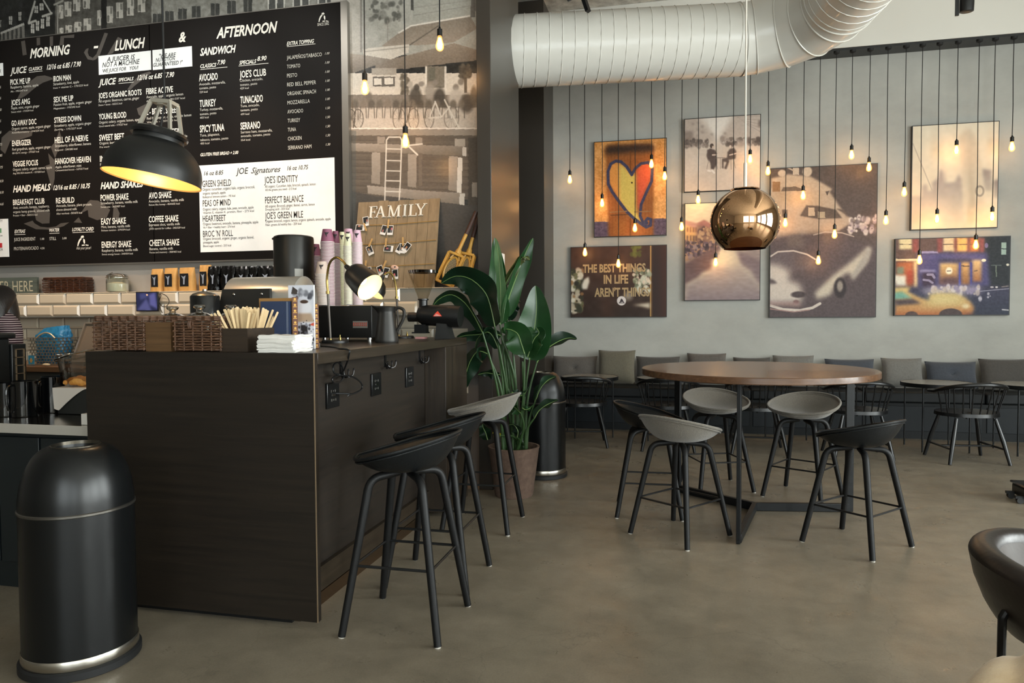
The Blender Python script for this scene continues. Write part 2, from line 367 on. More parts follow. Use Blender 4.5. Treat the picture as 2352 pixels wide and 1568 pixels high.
for k in range(-6, 13):
    for r, off in ((0, 0), (1, .137)):
        x = x0t + k * .274 + off; xe = x + .274
        if x < -6.9 or x > -1.5: continue
        tile(mb, x, LZ - .1 * (r + 1), LY + .012, min(.274, -1.458 - x))
mb.build('tile_face', M_tile, led, rec=False, smooth=False)
mb = MB()
k = 0; x = -6.9
while x < -1.47: mb.box((x + .002, LY, LZ - .006), (min(x + .272, -1.458), 5.199, LZ)); x += .274
mb.build('tile_top', M_tile, led, bev=.002)
spl = MB()
for r in range(6):
    for k in range(-6, 14):
        x = x0t + .06 + k * .274 + (.137 if r % 2 else 0)
        if -6.9 < x < -1.5: tile(spl, x, LZ - .205 - .1 * (r + 1), 5.2, min(.274, -1.458 - x), d=.008)
sp = spl.build('wall_tiling', mat('shaded_tile_glaze', '#cfc5b0', .14, spec=.6), rec=False, smooth=False); struct(sp)
struct(MB().box((-6.9, 5.185, LZ), (-2.50, 5.2, 1.80)).build('wall_panel', mat('satin_steel_panel', '#a8a49e', .3, .35, bump=.05, bscale=5, stretch=(8, 1, 1))))
# ---------------------------------------------------------------- black and white mural on the bar wall
mu = Cv(5.19, -6.0, -1.459, 1.512, 4.45, 1000, 640, '#2b2b2a', (0, 0, 5.0587))
# street of gabled houses above the menu board (crop of the top-left corner)
mu.rect(-700, -900, 640, 700, '#232423'); mu.rect(640, -400, 1760, 700, '#514f4a'); mu.rect(1760, -500, 4100, 700, '#85847d')
mu.noise(.10, 5)
mu.poly([(330, 260), (420, -30), (510, 0), (600, 160), (650, 480), (350, 440)], '#1d1e1d')
mu.line([(335, 260), (405, 20)], 22, '#a8a69f'); mu.line([(505, 5), (595, 155)], 16, '#a8a69f'); mu.line([(335, 270), (415, 240)], 22, '#a8a69f'); mu.line([(495, 190), (600, 155)], 22, '#a8a69f')
for x, y, w_, h_ in [(400, 70, 42, 80), (462, 40, 45, 80), (360, 275, 38, 110), (418, 245, 36, 110), (475, 220, 38, 110), (538, 190, 40, 115), (105, 190, 36, 95), (215, 140, 32, 100), (0, 235, 14, 80)]:
    mu.rect(x, y, x + w_, y + h_, '#b4b2ab'); mu.line([(x + w_ / 2, y), (x + w_ / 2, y + h_)], 5, '#4a4a48'); mu.line([(x, y + h_ / 2), (x + w_, y + h_ / 2)], 5, '#4a4a48')
mu.poly([(5, 375), (275, 265), (285, 290), (10, 400)], '#a9a7a0'); mu.poly([(10, 400), (285, 290), (290, 470), (10, 480)], '#6e6c66')
for k in range(5): mu.rect(30 + k * 50, 385 - k * 18, 55 + k * 50, 480, '#3a3a38')
mu.line([(630, 55), (730, 10)], 18, '#9a988f'); mu.line([(665, 60), (672, 420)], 10, '#a19f98')
for x, y, w_, h_ in [(680, 60, 55, 155), (750, 20, 78, 170), (850, -60, 82, 190), (965, -90, 80, 190), (690, 325, 45, 90), (760, 295, 75, 100), (865, 255, 78, 120), (970, 215, 90, 150), (1130, 120, 50, 175), (1240, 75, 72, 190), (1350, 30, 80, 180), (1475, -20, 80, 200), (1600, -50, 88, 190)]:
    mu.rect(x, y, x + w_, y + h_, '#b3afa6'); mu.rect(x + 8, y + h_ * .55, x + w_ * .42, y + h_ - 10, '#6b6963'); mu.rect(x + w_ * .58, y + 10, x + w_ - 8, y + h_ * .45, '#7a7871'); mu.line([(x + w_ / 2, y), (x + w_ / 2, y + h_)], 7, '#c8c4bb')
mu.rect(1175, -200, 1240, 370, '#1c1c1b')
for k, x in enumerate([1775, 1920, 2070, 2230, 2450, 2640, 2830]): y = 250 - k * 22; mu.rect(x, y - 90 - k * 8, x + 100, y + 20, '#3b3c3a'); mu.line([(x + 50, y - 100 - k * 8), (x + 50, y + 20)], 8, '#6c6b66')
for k, x in enumerate([3110, 3400, 3690, 3980]): mu.rect(x, -120 - k * 30, x + 200, 160 - k * 40, '#c2c0b8'); mu.rect(x + 15, -120 - k * 30, x + 90, 140 - k * 40, '#4a4b49'); mu.rect(x + 110, -120 - k * 30, x + 185, 130 - k * 40, '#4a4b49')
# cafe scene right of the board (crop origin 780,0)
mu.crop = (780, 0, 5.0587)
mu.rect(-100, -700, 1640, 640, '#a8a79f'); mu.rect(-100, -700, 240, 640, '#b3aea5'); mu.noise(.07, 7)
mu.rect(850, -700, 1560, 250, '#a3a39b'); mu.line([(860, 180), (1560, 60)], 5, '#83827b'); mu.line([(860, 90), (1560, 0)], 5, '#8c8b84'); mu.rect(1525, -300, 1580, 200, '#6a6660'); mu.rect(830, -300, 860, 120, '#4b4b48')
mu.specks(340, 10, 720, 240, ['#5a5a55', '#6b6b65', '#8a8982'], 40, 26); mu.line([(250, -300), (250, 600)], 18, '#7f7a73'); mu.line([(560, 240), (555, 640)], 8, '#8e8981')
mu.poly([(480, 540), (690, 380), (830, 300), (1520, 190), (1600, 330), (1330, 490), (1000, 520)], '#857c70', c2='#9b8f82'); mu.line([(690, 380), (830, 300), (1510, 185)], 16, '#d9d4cb'); mu.line([(820, 520), (1150, 300)], 12, '#5f584f')
mu.poly([(270, 570), (810, 510), (800, 610), (600, 690), (280, 640)], '#cfc8bd'); mu.line([(290, 600), (800, 545)], 8, '#8d867c')
mu.poly([(410, 730), (800, 640), (1330, 500), (1600, 580), (1600, 700), (1240, 740), (760, 800), (420, 800)], '#94887a', c2='#7b7064'); mu.poly([(110, 620), (270, 640), (600, 690), (410, 760), (130, 860)], '#a79c8f', c2='#6f665c')
mu.rect(110, 850, 1600, 1120, '#cfc7bb'); mu.rect(1010, 770, 1220, 1020, '#7b7468'); mu.rect(1030, 780, 1110, 940, '#6a675c'); mu.line([(1005, 780), (1005, 1000)], 20, '#e2dcd2'); mu.line([(1230, 780), (1230, 1050)], 22, '#d6d0c6')
mu.rect(370, 790, 660, 870, '#a39a8e'); mu.rect(385, 890, 645, 1005, '#5e574e'); mu.rect(400, 910, 490, 985, '#d8d1c6'); mu.rect(520, 905, 620, 980, '#d8d1c6')
mu.specks(720, 860, 790, 1100, ['#5b5348', '#6d6558'], 40, 20); mu.specks(1390, 760, 1520, 900, ['#4f483f', '#625a4e'], 50, 22); mu.rect(1445, 900, 1480, 1080, '#5a5248')
mu.rect(110, 1100, 1600, 1340, '#7d746a'); mu.rect(110, 1250, 1600, 1490, '#b7aea3'); mu.noise(.06, 2)
for cx, cy, rx, ry, c in [(895, 1015, 32, 40, '#4a443e'), (880, 1120, 70, 110, '#4c463f'), (950, 975, 35, 30, '#8a8279'), (1050, 1060, 60, 100, '#9b9389'), (1110, 960, 35, 35, '#8b837a'), (1160, 1130, 65, 110, '#46403a'), (1350, 1015, 35, 40, '#7f766c'), (1350, 1130, 85, 100, '#b9b0a5'), (1410, 950, 35, 40, '#7e766c'), (820, 985, 30, 40, '#aaa297'), (1480, 1200, 80, 110, '#4d463f'), (340, 1130, 40, 60, '#6d645a'), (1560, 1120, 40, 120, '#5d554c')]: mu.ell(cx, cy, rx, ry, c, .9, .25)
for k in range(14): x = 180 + k * 95; mu.ell(x, 1210, 38, 50, ['#5e564c', '#766b5f', '#4f483f'][k % 3], .8, .3); mu.line([(x - 30, 1240), (x - 38, 1370)], 8, '#4c453d'); mu.line([(x + 30, 1240), (x + 36, 1370)], 8, '#4c453d')
def wheel(cx, cy, rx, ry, c, wd=9):
    mu.line([(cx + rx * math.cos(t), cy + ry * math.sin(t)) for t in np.linspace(0, 2 * PI, 25)], wd, c)
    for t in np.linspace(0, PI, 7): mu.line([(cx - rx * math.cos(t), cy - ry * math.sin(t)), (cx + rx * math.cos(t), cy + ry * math.sin(t))], 2.5, c, .6)
wheel(1040, 1370, 55, 120, '#6b635a'); wheel(1300, 1370, 85, 130, '#7a7268'); wheel(690, 1380, 70, 130, '#6a6157'); wheel(860, 1380, 60, 120, '#6a6157'); wheel(215, 1380, 60, 110, '#4f4941'); wheel(140, 1380, 40, 110, '#4f4941')
for a in ([(1110, 1180), (1180, 1360), (1280, 1240)], [(1220, 1160), (1290, 1300), (1385, 1480)], [(1180, 1360), (1040, 1370)], [(1110, 1190), (1050, 1350)], [(1270, 1240), (1300, 1370)]): mu.line(a, 16, '#c8c2b8')
for a in ([(720, 1200), (690, 1380)], [(840, 1180), (780, 1420)], [(720, 1230), (840, 1240)], [(200, 1190), (160, 1480)]): mu.line(a, 14, '#5a5249')
mu.rect(110, 1484, 1600, 1500, '#d8d1c7')
# timber quay and ladder (crop origin 780,300)
mu.crop = (780, 300, 5.0587)
mu.rect(-100, -18, 1640, 60, '#8f857a'); mu.rect(-100, 55, 1640, 800, '#5f564d'); mu.rect(1490, 80, 1640, 900, '#4a443d')
for k in range(9): mu.line([(120, 110 + k * 75), (1500, 140 + k * 80)], 6, '#4b443c', .8); mu.rect(120, 120 + k * 75, 1500, 150 + k * 75, '#6d6359', .5)
mu.poly([(120, 145), (1440, 180), (1470, 200), (1440, 290), (900, 270), (120, 235)], '#9b9186', c2='#6f655a'); mu.poly([(1430, 185), (1475, 195), (1470, 300), (1425, 290)], '#c5bdb3')
for x in (375, 795, 1270): mu.poly([(x, 250 + (x - 375) * .05), (x + 100, 255 + (x - 375) * .05), (x + 95, 625 + (x - 375) * .09), (x - 5, 610 + (x - 375) * .09)], '#9a9085', c2='#8a8075')
for x in (450, 890): mu.rect(x + 30, 260, x + 70, 640, '#6b6157')
mu.poly([(1375, 310), (1430, 315), (1415, 725), (1360, 720)], '#d3ccc2'); mu.rect(1340, 95, 1460, 180, '#a2998e'); mu.rect(440, 70, 525, 150, '#8e8479'); mu.rect(880, 80, 960, 160, '#8e8479')
mu.poly([(130, 700), (420, 760), (900, 790), (1450, 860), (1640, 870), (1640, 2400), (-200, 2400), (-200, 690)], '#4f4b47', c2='#3d3935')
mu.poly([(320, 635), (1000, 700), (1450, 725), (1450, 860), (900, 800), (330, 730)], '#a0968b', c2='#776d62'); mu.poly([(1395, 730), (1455, 730), (1450, 865), (1390, 855)], '#c6bfb5')
mu.rect(1540, 600, 1600, 770, '#8f877d'); mu.noise(.04, 1.5, 2, 1)
mu.line([(525, 850), (530, 620), (545, 110), (570, 75), (705, 75), (722, 110), (705, 600), (690, 850)], 13, '#d6d0c6')
for y in (210, 345, 465, 580, 705): mu.line([(540, y), (708, y + 5)], 11, '#cfc9bf')
mu.line([(720, 195), (800, 170), (960, 155)], 14, '#d9d2c8'); mu.line([(790, 170), (905, 280)], 17, '#d9d2c8'); mu.rect(125, 0, 190, 2300, '#3f4a4d', .35)
mur = mu.build('wall_mural', vcol('mural_print', .32, .5), None); tag(mur, 'large black and white street photo mural on the wall behind the bar', 'mural')
# ================================================================ BAR COUNTER
def woodmat(key, c1, c2, rough=.4, axis='x', sc=1., coat=0., bump=.05, spec=.5):
    if key in MATS: return MATS[key]
    st = {'x': (.6, 14, 14), 'y': (14, .6, 14), 'z': (14, 14, .6)}[axis]
    m = mat(key, c1, rough, var=.3, vscale=3.2 * sc, stretch=st, col2=c2, coat=coat, bump=bump, bscale=9 * sc, spec=spec); return m
M_ctr = woodmat('stained_oak', '#17130f', '#241d16', .45, 'x', spec=.35)
M_ctrz = woodmat('stained_oak_upright', '#1f1913', '#352b20', .42, 'z')
M_ctry = woodmat('stained_oak_long', '#231d16', '#352c22', .3, 'y')
M_steel = mat('brushed_steel', '#b9b4aa', .26, 1., bump=.03, bscale=30, stretch=(1, 12, 12))
M_chrome = mat('chrome', '#d8d6d2', .08, 1.)
M_dark = mat('dark_metal', '#1a1b1c', .4, .3)
M_blk = mat('black_plastic', '#121314', .35)
CX0, CX1, CY0, CY1, CZ = -2.577, -1.457, 2.651, 4.80, 1.15
ctr = thing('bar_counter', 'tall dark stained oak bar counter with open stool side', 'counter', (-2.0, 3.7, 0))
MB().box((CX0, CY0, .03), (CX1, CY0 + .03, CZ)).build('end_panel', M_ctr, ctr, bev=.0015)
MB().box((CX0, CY0 + .031, CZ - .048), (CX1, CY1, CZ)).build('counter_top', M_ctry, ctr, bev=.0015)
MB().box((-1.80, CY0 + .031, .05), (-1.60, CY1, CZ - .049)).build('knee_panel', woodmat('stained_oak_panel', '#1a1611', '#271f18', .5, 'y'), ctr)
MB().box((-1.599, 4.335, .03), (CX1, CY1, CZ - .049)).build('end_post', M_ctrz, ctr, bev=.0015)
MB().box((-1.599, CY0 + .031, .06), (-1.575, 4.334, .17)).build('kick_rail', M_ctry, ctr)
MB().box((-1.70, CY0 + .06, 0), (-1.572, 4.32, .058)).build('kick_strip', mat('copper_steel', '#8c7a68', .22, 1.), ctr)
MB().box((CX0 + .02, CY0 + .04, 0), (-1.60, CY0 + .06, .05)).build('plinth', M_blk, ctr)
MB().box((CX0, CY0 + .031, .05), (CX0 + .03, CY1, CZ - .049)).build('side_panel', M_ctry, ctr)
mb = MB().box((CX1 - .003, CY0 - .002, .03), (CX1 + .001, CY0 + .002, CZ)); mb.build('edge_strip', mat('edge_brown', '#6b5a45', .5), ctr)  # thin lighter brown strip up the front corner
for i, (px, py) in enumerate(((782, 840), (884, 822), (963, 813))):                     # triple coat hooks on the knee panel
    c = onX(px, py, -1.598); c.x = -1.598; mb = MB()
    mb.box((-1.600, c.y - .008, c.z - .05), (-1.592, c.y + .008, c.z + .03))
    for s in (-1, 0, 1): mb.tube(spline([(-1.594, c.y, c.z - .03), (-1.575, c.y + s * .03, c.z - .055), (-1.56, c.y + s * .052, c.z - .048), (-1.556, c.y + s * .058, c.z - .022)], 5), .004, 6); mb.ball((-1.556, c.y + s * .058, c.z - .02), .006, 8)
    mb.build('coat_hook', mat('gunmetal', '#3b3a3a', .25, .9), ctr)
for i, (px, py) in enumerate(((762, 907), (862, 882), (939, 865))):
    c = onX(px, py, -1.598); mb = MB().box((-1.600, c.y - .06, c.z - .06), (-1.588, c.y + .06, c.z + .06))
    o = mb.build('power_outlet', mat('outlet_plate', '#0d0e0f', .25), ctr, bev=.003)
    mb = MB()
    for dy, dz in ((-.02, .02), (.02, .02), (0, .02), (-.02, -.022), (.02, -.022), (0, -.022)): mb.cbox((-1.587, c.y + dy, c.z + dz), (.002, .005, .012 if dy else .007))
    mb.cbox((-1.587, c.y, c.z), (.002, .03, .006)); mb.build('socket_slots', M_chrome, o)
c0 = onX(762, 907, -1.598)
cord = [(-1.59, c0.y + .03, c0.z + .005), (-1.53, c0.y + .06, c0.z + .0), onX(800, 908, -1.53), onX(829, 895, -1.53), onX(830, 880, -1.53), onX(812, 866, -1.53), onX(790, 862, -1.54), onX(776, 862, -1.55), onX(763, 870, -1.55), onX(768, 879, -1.55), onX(782, 876, -1.55), onX(790, 862, -1.552), onX(786, 842, -1.553), onX(776, 832, -1.555), onX(766, 840, -1.555), onX(768, 856, -1.552), onX(784, 858, -1.54), onX(797, 832, -1.47), onX(802, 812, -1.447), onX(801, 803, -1.45), (-1.50, onX(801, 801, -1.457).y, CZ + .005), onZ(770, 797, CZ + .005), onZ(735, 794, CZ + .005), onZ(724, 797, CZ + .006)]
# ================================================================ STOOLS
M_felt = mat('grey_felt', '#696359', .95, var=.22, vscale=130, bump=.35, bscale=180, sheen=.3)
M_leath = mat('black_leather', '#0e1113', .42, bump=.10, bscale=90, spec=.35)
M_leg = woodmat('black_stained_legs', '#0a0b0c', '#141414', .5, 'z', spec=.28)
def make_stool(hb, seat_m, label):
    """bent-leg stool with a moulded low-back seat; front faces +x; hb = height of the underside of the seat"""
    t = thing('bar_stool', label, 'stool')
    def rim(a):
        c = math.cos(a); b = (1 - c) / 2
        r = 1 - .10 * abs(math.sin(2 * a)) * (c > 0)
        x = (.215 * c - .005) * r if c < 0 else .222 * c * r
        y = .245 * math.sin(a) * (1 - .02 * b)
        z = .052 + .112 * b ** 1.15
        return Vector((x * (1 + .05 * b), y, z))
    def shell(top):
        def fn(u, v):
            a = 2 * PI * u; R = rim(a); b = (1 - math.cos(a)) / 2
            p = v ** (2.0 if not top else 2.5)
            z0 = 0. if not top else .034
            lip = 0 if top else 0
            q = v ** .9 if top else v ** .55
            return Vector((R.x * q - .012 * (1 - q), R.y * q, hb + z0 + (R.z - z0) * p - (.012 * (v > .999) if top else 0)))
        return fn
    MB().sheet(shell(False), 40, 12, closeu=True).build('seat_shell', seat_m, t, world=False, rec=False)
    o = MB().sheet(shell(True), 40, 12, closeu=True).build('seat_pad', seat_m, t, world=False)
    ring = [rim(2 * PI * k / 48) + Vector((0, 0, hb)) for k in range(48)]
    MB().tube([p * 1 for p in ring], .0075, 8, closed=True).build('rim_welt', seat_m, t, world=False)
    MB().tube([Vector((p.x * .982, p.y * .982, p.z - .014)) for p in ring], .0045, 6, closed=True).build('rim_piping', seat_m, t, world=False)
    for sx in (1, -1):
        for sy in (1, -1):
            f = Vector((.205 * sx, .205 * sy, .004)); k = Vector((.112 * sx, .118 * sy, hb - .020)); e = Vector((.02 * sx, .02 * sy, hb - .012))
            d = (f - k).normalized()
            pts = [f, f * .5 + k * .5, k + d * .05] + arc(k + d * .05, k, k + (e - k).normalized() * .05, 6)[1:] + [e]
            lg = MB().tube(pts, [.0155, .0168, .018] + [.0175] * 6 + [.013], 8).build('leg', M_leg, t, world=False, ang=50)
            MB().lathe([(0, 0), (.013, 0), (.013, .006), (0, .006)], 10, XF((f.x, f.y, 0))).build('foot_glide', mat('glide', '#b5b0a6', .4), lg, world=False)
    mb = MB(); z = .22 if hb < .6 else .285; g = .205 - .092 * z / hb; h = .205 - .086 * z / hb
    cs = [(g, h, z), (-g, h, z), (-g, -h, z), (g, -h, z)]
    for i in range(4): mb.tube([cs[i], cs[(i + 1) % 4]], .0058, 8)
    mb.build('footrest', M_dark, t, world=False)
    return t
s_hb = make_stool(.655, M_leath, 'black leather bar stool nearest the outer corner of the bar counter')
s_hg = make_stool(.655, M_felt, 'grey felt bar stool at the bar counter beside the plant pot')
s_lg = make_stool(.56, M_felt, 'grey felt stool in front of the round table, its curved back turned to the room')
s_lb = make_stool(.56, M_leath, 'black leather stool behind the front grey one at the round table')
def put(o, x, y, rz):
    m = XF((x, y, 0), rz); o.matrix_world = m; WM[o.name] = m.copy()
    for ch in o.children: pass
put(s_hb, -1.125, 2.815, PI); put(s_hg, -1.19, 4.255, PI)
dup(s_hb, 'black leather bar stool between another black one and the grey one at the bar counter', (-1.165, 3.335, 0), PI)
put(s_lg, 0.005, 4.29, math.radians(53)); put(s_lb, -.194, 4.77, math.radians(3))
dup(s_lg, 'grey felt stool behind the round table, facing the room, beneath the table lamp', (.27, 5.545, 0), math.radians(-70))
dup(s_lg, 'grey felt stool behind the round table beside its square outer leg', (.86, 5.40, 0), math.radians(-120))
dup(s_lb, 'black leather stool at the front of the round table, back turned to the open floor', (.975, 4.32, 0), math.radians(138))
for o in C.objects:
    if o.name.startswith('bar_stool'): o['group'] = 'stools at the bar counter' if o.matrix_world.translation.x < -.6 else 'stools around the round table'
# ================================================================ HIGH ROUND TABLE
TC = Vector((.47, 4.74)); TR, TZ = .71, .958
tab = thing('round_table', 'high round table with walnut top and black steel tripod base', 'table', (TC.x, TC.y, 0))
MB().lathe([(0, TZ - .04), (TR - .004, TZ - .04), (TR, TZ - .036), (TR, TZ - .004), (TR - .004, TZ), (0, TZ)], 96, XF((TC.x, TC.y, 0))).build('table_top', woodmat('walnut', '#4b3424', '#664831', .27, 'x', coat=.15, bump=.02), tab)
M_tb = mat('black_steel', '#0f1113', .42, .1, spec=.35)
hub = Vector((.487, 4.92, 0))
for fx, fy in ((.33, 4.19), (1.085, 5.02), (-.01, 5.33)):
    f = Vector((fx, fy, 0)); d = (hub - f).normalized(); up = (d.x, d.y, 0)
    mb = MB().bar((fx, fy, .004), (fx, fy, TZ - .04), .022, .05, up); mb.build('leg', M_tb, tab, bev=.002)
    mb = MB().bar((fx, fy, .03), (hub.x, hub.y, .03), .03, .052); mb.build('base_bar', M_tb, tab, bev=.002)
    mb = MB().bar((fx, fy, TZ - .053), (TC.x, TC.y, TZ - .053), .03, .024); mb.build('top_bar', M_tb, tab)
# ================================================================ PENDANT BULBS
M_cord = mat('black_cord', '#141414', .7); M_sock = mat('bakelite', '#0e0e0e', .3)
M_bulb = bpy.data.materials.new('lit_bulb_glass'); M_bulb.use_nodes = True
nt = M_bulb.node_tree; nt.nodes.clear(); o_ = nt.nodes.new('ShaderNodeOutputMaterial'); tr = nt.nodes.new('ShaderNodeBsdfTransparent'); tr.inputs[0].default_value = (1, .86, .66, 1)
em = nt.nodes.new('ShaderNodeEmission'); em.inputs[0].default_value = (1, .42, .10, 1); em.inputs[1].default_value = .75
gl = nt.nodes.new('ShaderNodeBsdfGlossy'); gl.inputs['Roughness'].default_value = .03; a1 = nt.nodes.new('ShaderNodeAddShader'); x1 = nt.nodes.new('ShaderNodeMixShader'); x1.inputs[0].default_value = .06
nt.links.new(tr.outputs[0], a1.inputs[0]); nt.links.new(em.outputs[0], a1.inputs[1]); nt.links.new(a1.outputs[0], x1.inputs[1]); nt.links.new(gl.outputs[0], x1.inputs[2]); nt.links.new(x1.outputs[0], o_.inputs[0])
M_fil = mat('glowing_filament', '#ffd9a0', .5, emit='#ffdfa8', es=15)
bulb_mesh = {}
def bulb_thing(label, x, y, zc, ztop, group, e):
    t = thing('pendant_bulb', label, 'hanging bulb', (x, y, zc), 0, group)
    h = ztop - zc
    MB().tube([(0, 0, .07), (.003, 0, .07 + h * .3), (-.002, .001, .07 + h * .6), (0, 0, h)], .0042, 6).build('cord', M_cord, t, world=False)
    MB().lathe([(0, h), (.03, h), (.03, h - .022), (.008, h - .035), (0, h - .035)], 16).build('ceiling_rose', M_cord, t, world=False)
    if not bulb_mesh:
        a = MB().lathe([(0, .09), (.006, .09), (.010, .078), (.018, .072), (.0185, .028), (.017, .026), (0, .026)], 18).build('socket', M_sock, t, world=False)
        b = MB().lathe([(.012, .03), (.0135, .022), (.017, .006), (.0255, -.022), (.0285, -.042), (.026, -.058), (.017, -.07), (.006, -.075), (0, -.0755)], 20).build('bulb', M_bulb, t, world=False)
        mb = MB()
        for k in range(4): a_ = k * PI / 2; mb.tube([(.004 * math.cos(a_), .004 * math.sin(a_), .012), (.013 * math.cos(a_), .013 * math.sin(a_), -.03), (.008 * math.cos(a_), .008 * math.sin(a_), -.058)], .0048, 6)
        c = mb.build('filament', M_fil, b, world=False); bulb_mesh.update(a=a, b=b, c=c)
    else:
        a = bulb_mesh['a'].copy(); b = bulb_mesh['b'].copy(); c = bulb_mesh['c'].copy()
        for q, pr_ in ((a, t), (b, t), (c, b)): C.objects.link(q); q.parent = pr_
    l = bpy.data.lights.new('bulb_light', 'POINT'); l.energy = e; l.color = (1, .56, .24); l.shadow_soft_size = .03
    lo = bpy.data.objects.new('bulb_light', l); C.objects.link(lo); lo.parent = t; lo.location = (0, 0, -.025)
    return t
BYW = 8.43
PB = [(1308.8, 407, 'hanging alone against bare concrete beside the black pier'), (1343.6, 574, 'in front of the upper corner of the lettering picture'), (1383, 461, 'in front of the lower corner of the heart door picture'), (1420.3, 600, 'in front of the words of the lettering picture'),
      (1458.4, 518, 'low before the bottom of the heart door picture'), (1496.4, 371, 'before the red lobe of the heart picture'), (1526.7, 399, 'at the outer edge of the heart door picture'), (1565.7, 515, 'beside the upper corner of the canal picture'),
      (1603.7, 453, 'in the gap between the street and canal pictures'), (1643.7, 597, 'before the water of the canal picture'), (1684, 506, 'hidden behind the copper globe lamp'), (1723, 360, 'before the street picture beside the globe lamp cable'), (1764, 387, 'in the gap between the street and the car pictures'),
      (1803.7, 506, 'before the yacht just beside the copper globe'), (1844.7, 443, 'before the upper deck of the yacht picture'), (1879.8, 592, 'before the car bonnet in the yacht picture'), (1917, 532, 'before the car roof in the yacht picture'), (1956, 350, 'just above the yacht picture'),
      (1996, 378, 'at the top corner of the yacht picture'), (2035, 500, 'on bare wall beside the yacht picture'), (2077, 435, 'on bare wall beside the misty bridge picture'), (2112, 591, 'before the yellow taxi picture near its edge'), (2152.4, 497, 'low before the city skyline of the misty picture'),
      (2197, 339, 'before the pale sky of the misty bridge picture'), (2241.5, 556, 'at the top edge of the yellow taxi picture'), (2279, 492, 'at the lower outer corner of the misty bridge picture'), (2324.4, 331, 'highest, on bare wall past the misty bridge picture')]
for px, py, lab in PB:
    p = onY(px, py, BYW); bulb_thing('filament bulb on a cord, ' + lab, p.x, BYW, p.z, 4.14, 'filament bulbs along the concrete wall', .6)
for px, py, lab in ((838, 193, 'hanging beside the edge of the menu board'), (1010, 92, 'highest of those before the mural, beside the awning'), (931, 315, 'lowest of those before the mural, above the ladder')):
    p = onY(px, py, 4.72); bulb_thing('filament bulb on a cord, ' + lab, p.x, 4.72, p.z, CEIL, 'filament bulbs over the bar', 1.6)
# ================================================================ COPPER GLOBE AND BLACK DOME LAMPS
g = onY(1711, 509, 4.74); gx, gy, gz = g.x, 4.74, g.z; GR = 155 / 2 / FPX * (g - Vector((0, 0, CAMZ))).dot(CF)
M_cop = mat('copper_mirror', '#e2b48a', .03, 1.)
t = thing('globe_lamp', 'mirror copper globe pendant lamp over the round table', 'pendant lamp', (gx, gy, gz))
pr_ = [(.62 * GR, -.80 * GR)]
a0 = math.atan2(-.80, .60)
pr_ = [(GR * math.cos(a0 + (PI / 2 - .42 - a0) * k / 28), GR * math.sin(a0 + (PI / 2 - .42 - a0) * k / 28)) for k in range(29)]
inner = [(r * .985, z * .985) for r, z in pr_][::-1]
sh = MB().lathe(pr_ + [(pr_[-1][0] * .4, pr_[-1][1] + .004), (0, pr_[-1][1] + .004)], 64).build('globe_shade', M_cop, t, world=False)
MB().lathe([(r, z) for r, z in inner], 48).build('shade_lining', mat('lining_copper', '#7a3a22', .25, .6), sh, world=False)
zt = pr_[-1][1]; MB().lathe([(0, zt + .016), (.03, zt + .015), (.088, zt + .010), (.092, zt + .004), (.088, zt + .0045), (0, zt + .0045)], 40).build('cap', M_cop, t, world=False)
MB().lathe([(.011, zt + .02), (.011, zt + .17), (.004, zt + .18), (0, zt + .18)], 12).build('cable_sleeve', mat('clear_sleeve', '#d9d0c2', .3), t, world=False)
MB().tube([(0, 0, zt + .02), (0, 0, CEIL - gz)], .0055, 8).build('cable', mat('white_cable', '#cfc8bb', .5), t, world=False)
MB().ball((0, 0, -.02), .045, 16).build('bulb', mat('frosted_bulb', '#c9b9a0', .4), t, world=False)
# black dome lamp
DYY = 3.15; d0 = onY(350, 411, DYY)
tilt = Matrix.Rotation(math.radians(8), 4, 'Y') @ Matrix.Rotation(math.radians(-5), 4, 'X')
M4 = Matrix.Translation(d0) @ tilt
t = thing('dome_lamp', 'matt black dome pendant lamp with gold lining before the menu board', 'pendant lamp', M=Matrix.Translation(d0))
R = 106 / FPX * (d0 - Vector((0, 0, CAMZ))).dot(CF) * .985
def T(p): return M4 @ Vector(p)
prof = [(R, 0), (R * .995, R * .08)] + [(R * math.cos(a) ** .95, R * .08 + R * .86 * math.sin(a)) for a in [math.radians(x) for x in range(6, 66, 6)]]
rt, zt = prof[-1]
outer = MB(M4).lathe([(R * 1.006, -.006), (R * 1.006, .004)] + prof + [(rt * .98, zt + .03), (rt * .96, zt + .04)], 56).build('shade', mat('matt_black_enamel', '#141514', .42), t)
MB(M4).lathe([(R * 1.004, -.006)] + [(r * .978, z * .975) for r, z in prof] + [(0, zt * .975)], 56).build('shade_lining', mat('gold_lining', '#d2ab6a', .32, .05), outer)
MB(M4).lathe([(0, zt + .058), (rt * .95, zt + .058), (rt * 1.10, zt + .05), (rt * 1.14, zt + .035), (rt * 1.10, zt + .022), (rt * .9, zt + .02)], 48).build('collar', mat('black_gloss', '#101010', .25), t)
mb = MB(M4); k = rt * .86; zb = zt + .05; zz = zb + R * .66
for sx in (-1, 1):
    for sy in (-1, 1): mb.bar((k * sx * .92, k * .42 * sy, zb), (k * .52 * sx, k * .30 * sy, zz), .012, .018)
mb.cbox((0, k * .30, zz), (k * 1.1, .012, .02)); mb.cbox((0, -k * .30, zz), (k * 1.1, .012, .02)); mb.cbox((-k * .5, 0, zz), (.018, k * .62, .018)); mb.cbox((k * .5, 0, zz), (.018, k * .62, .018)); mb.cbox((0, 0, zz - .01), (.03, k * .62, .012))
mb.build('stirrup', mat('pale_metal', '#b8b2a4', .35, .5), t)
tp = T((0, 0, zt + .05)); MB().tube([tp, T((0, 0, zz)), (T((0, 0, zz)).x, T((0, 0, zz)).y, CEIL)], .0055, 8).build('cable', M_cord, t)
MB(M4).ball((0, 0, R * .42), .05, 16).build('bulb', mat('lit_bulb', '#fff1d0', .5, emit='#ffe2a8', es=9), t)
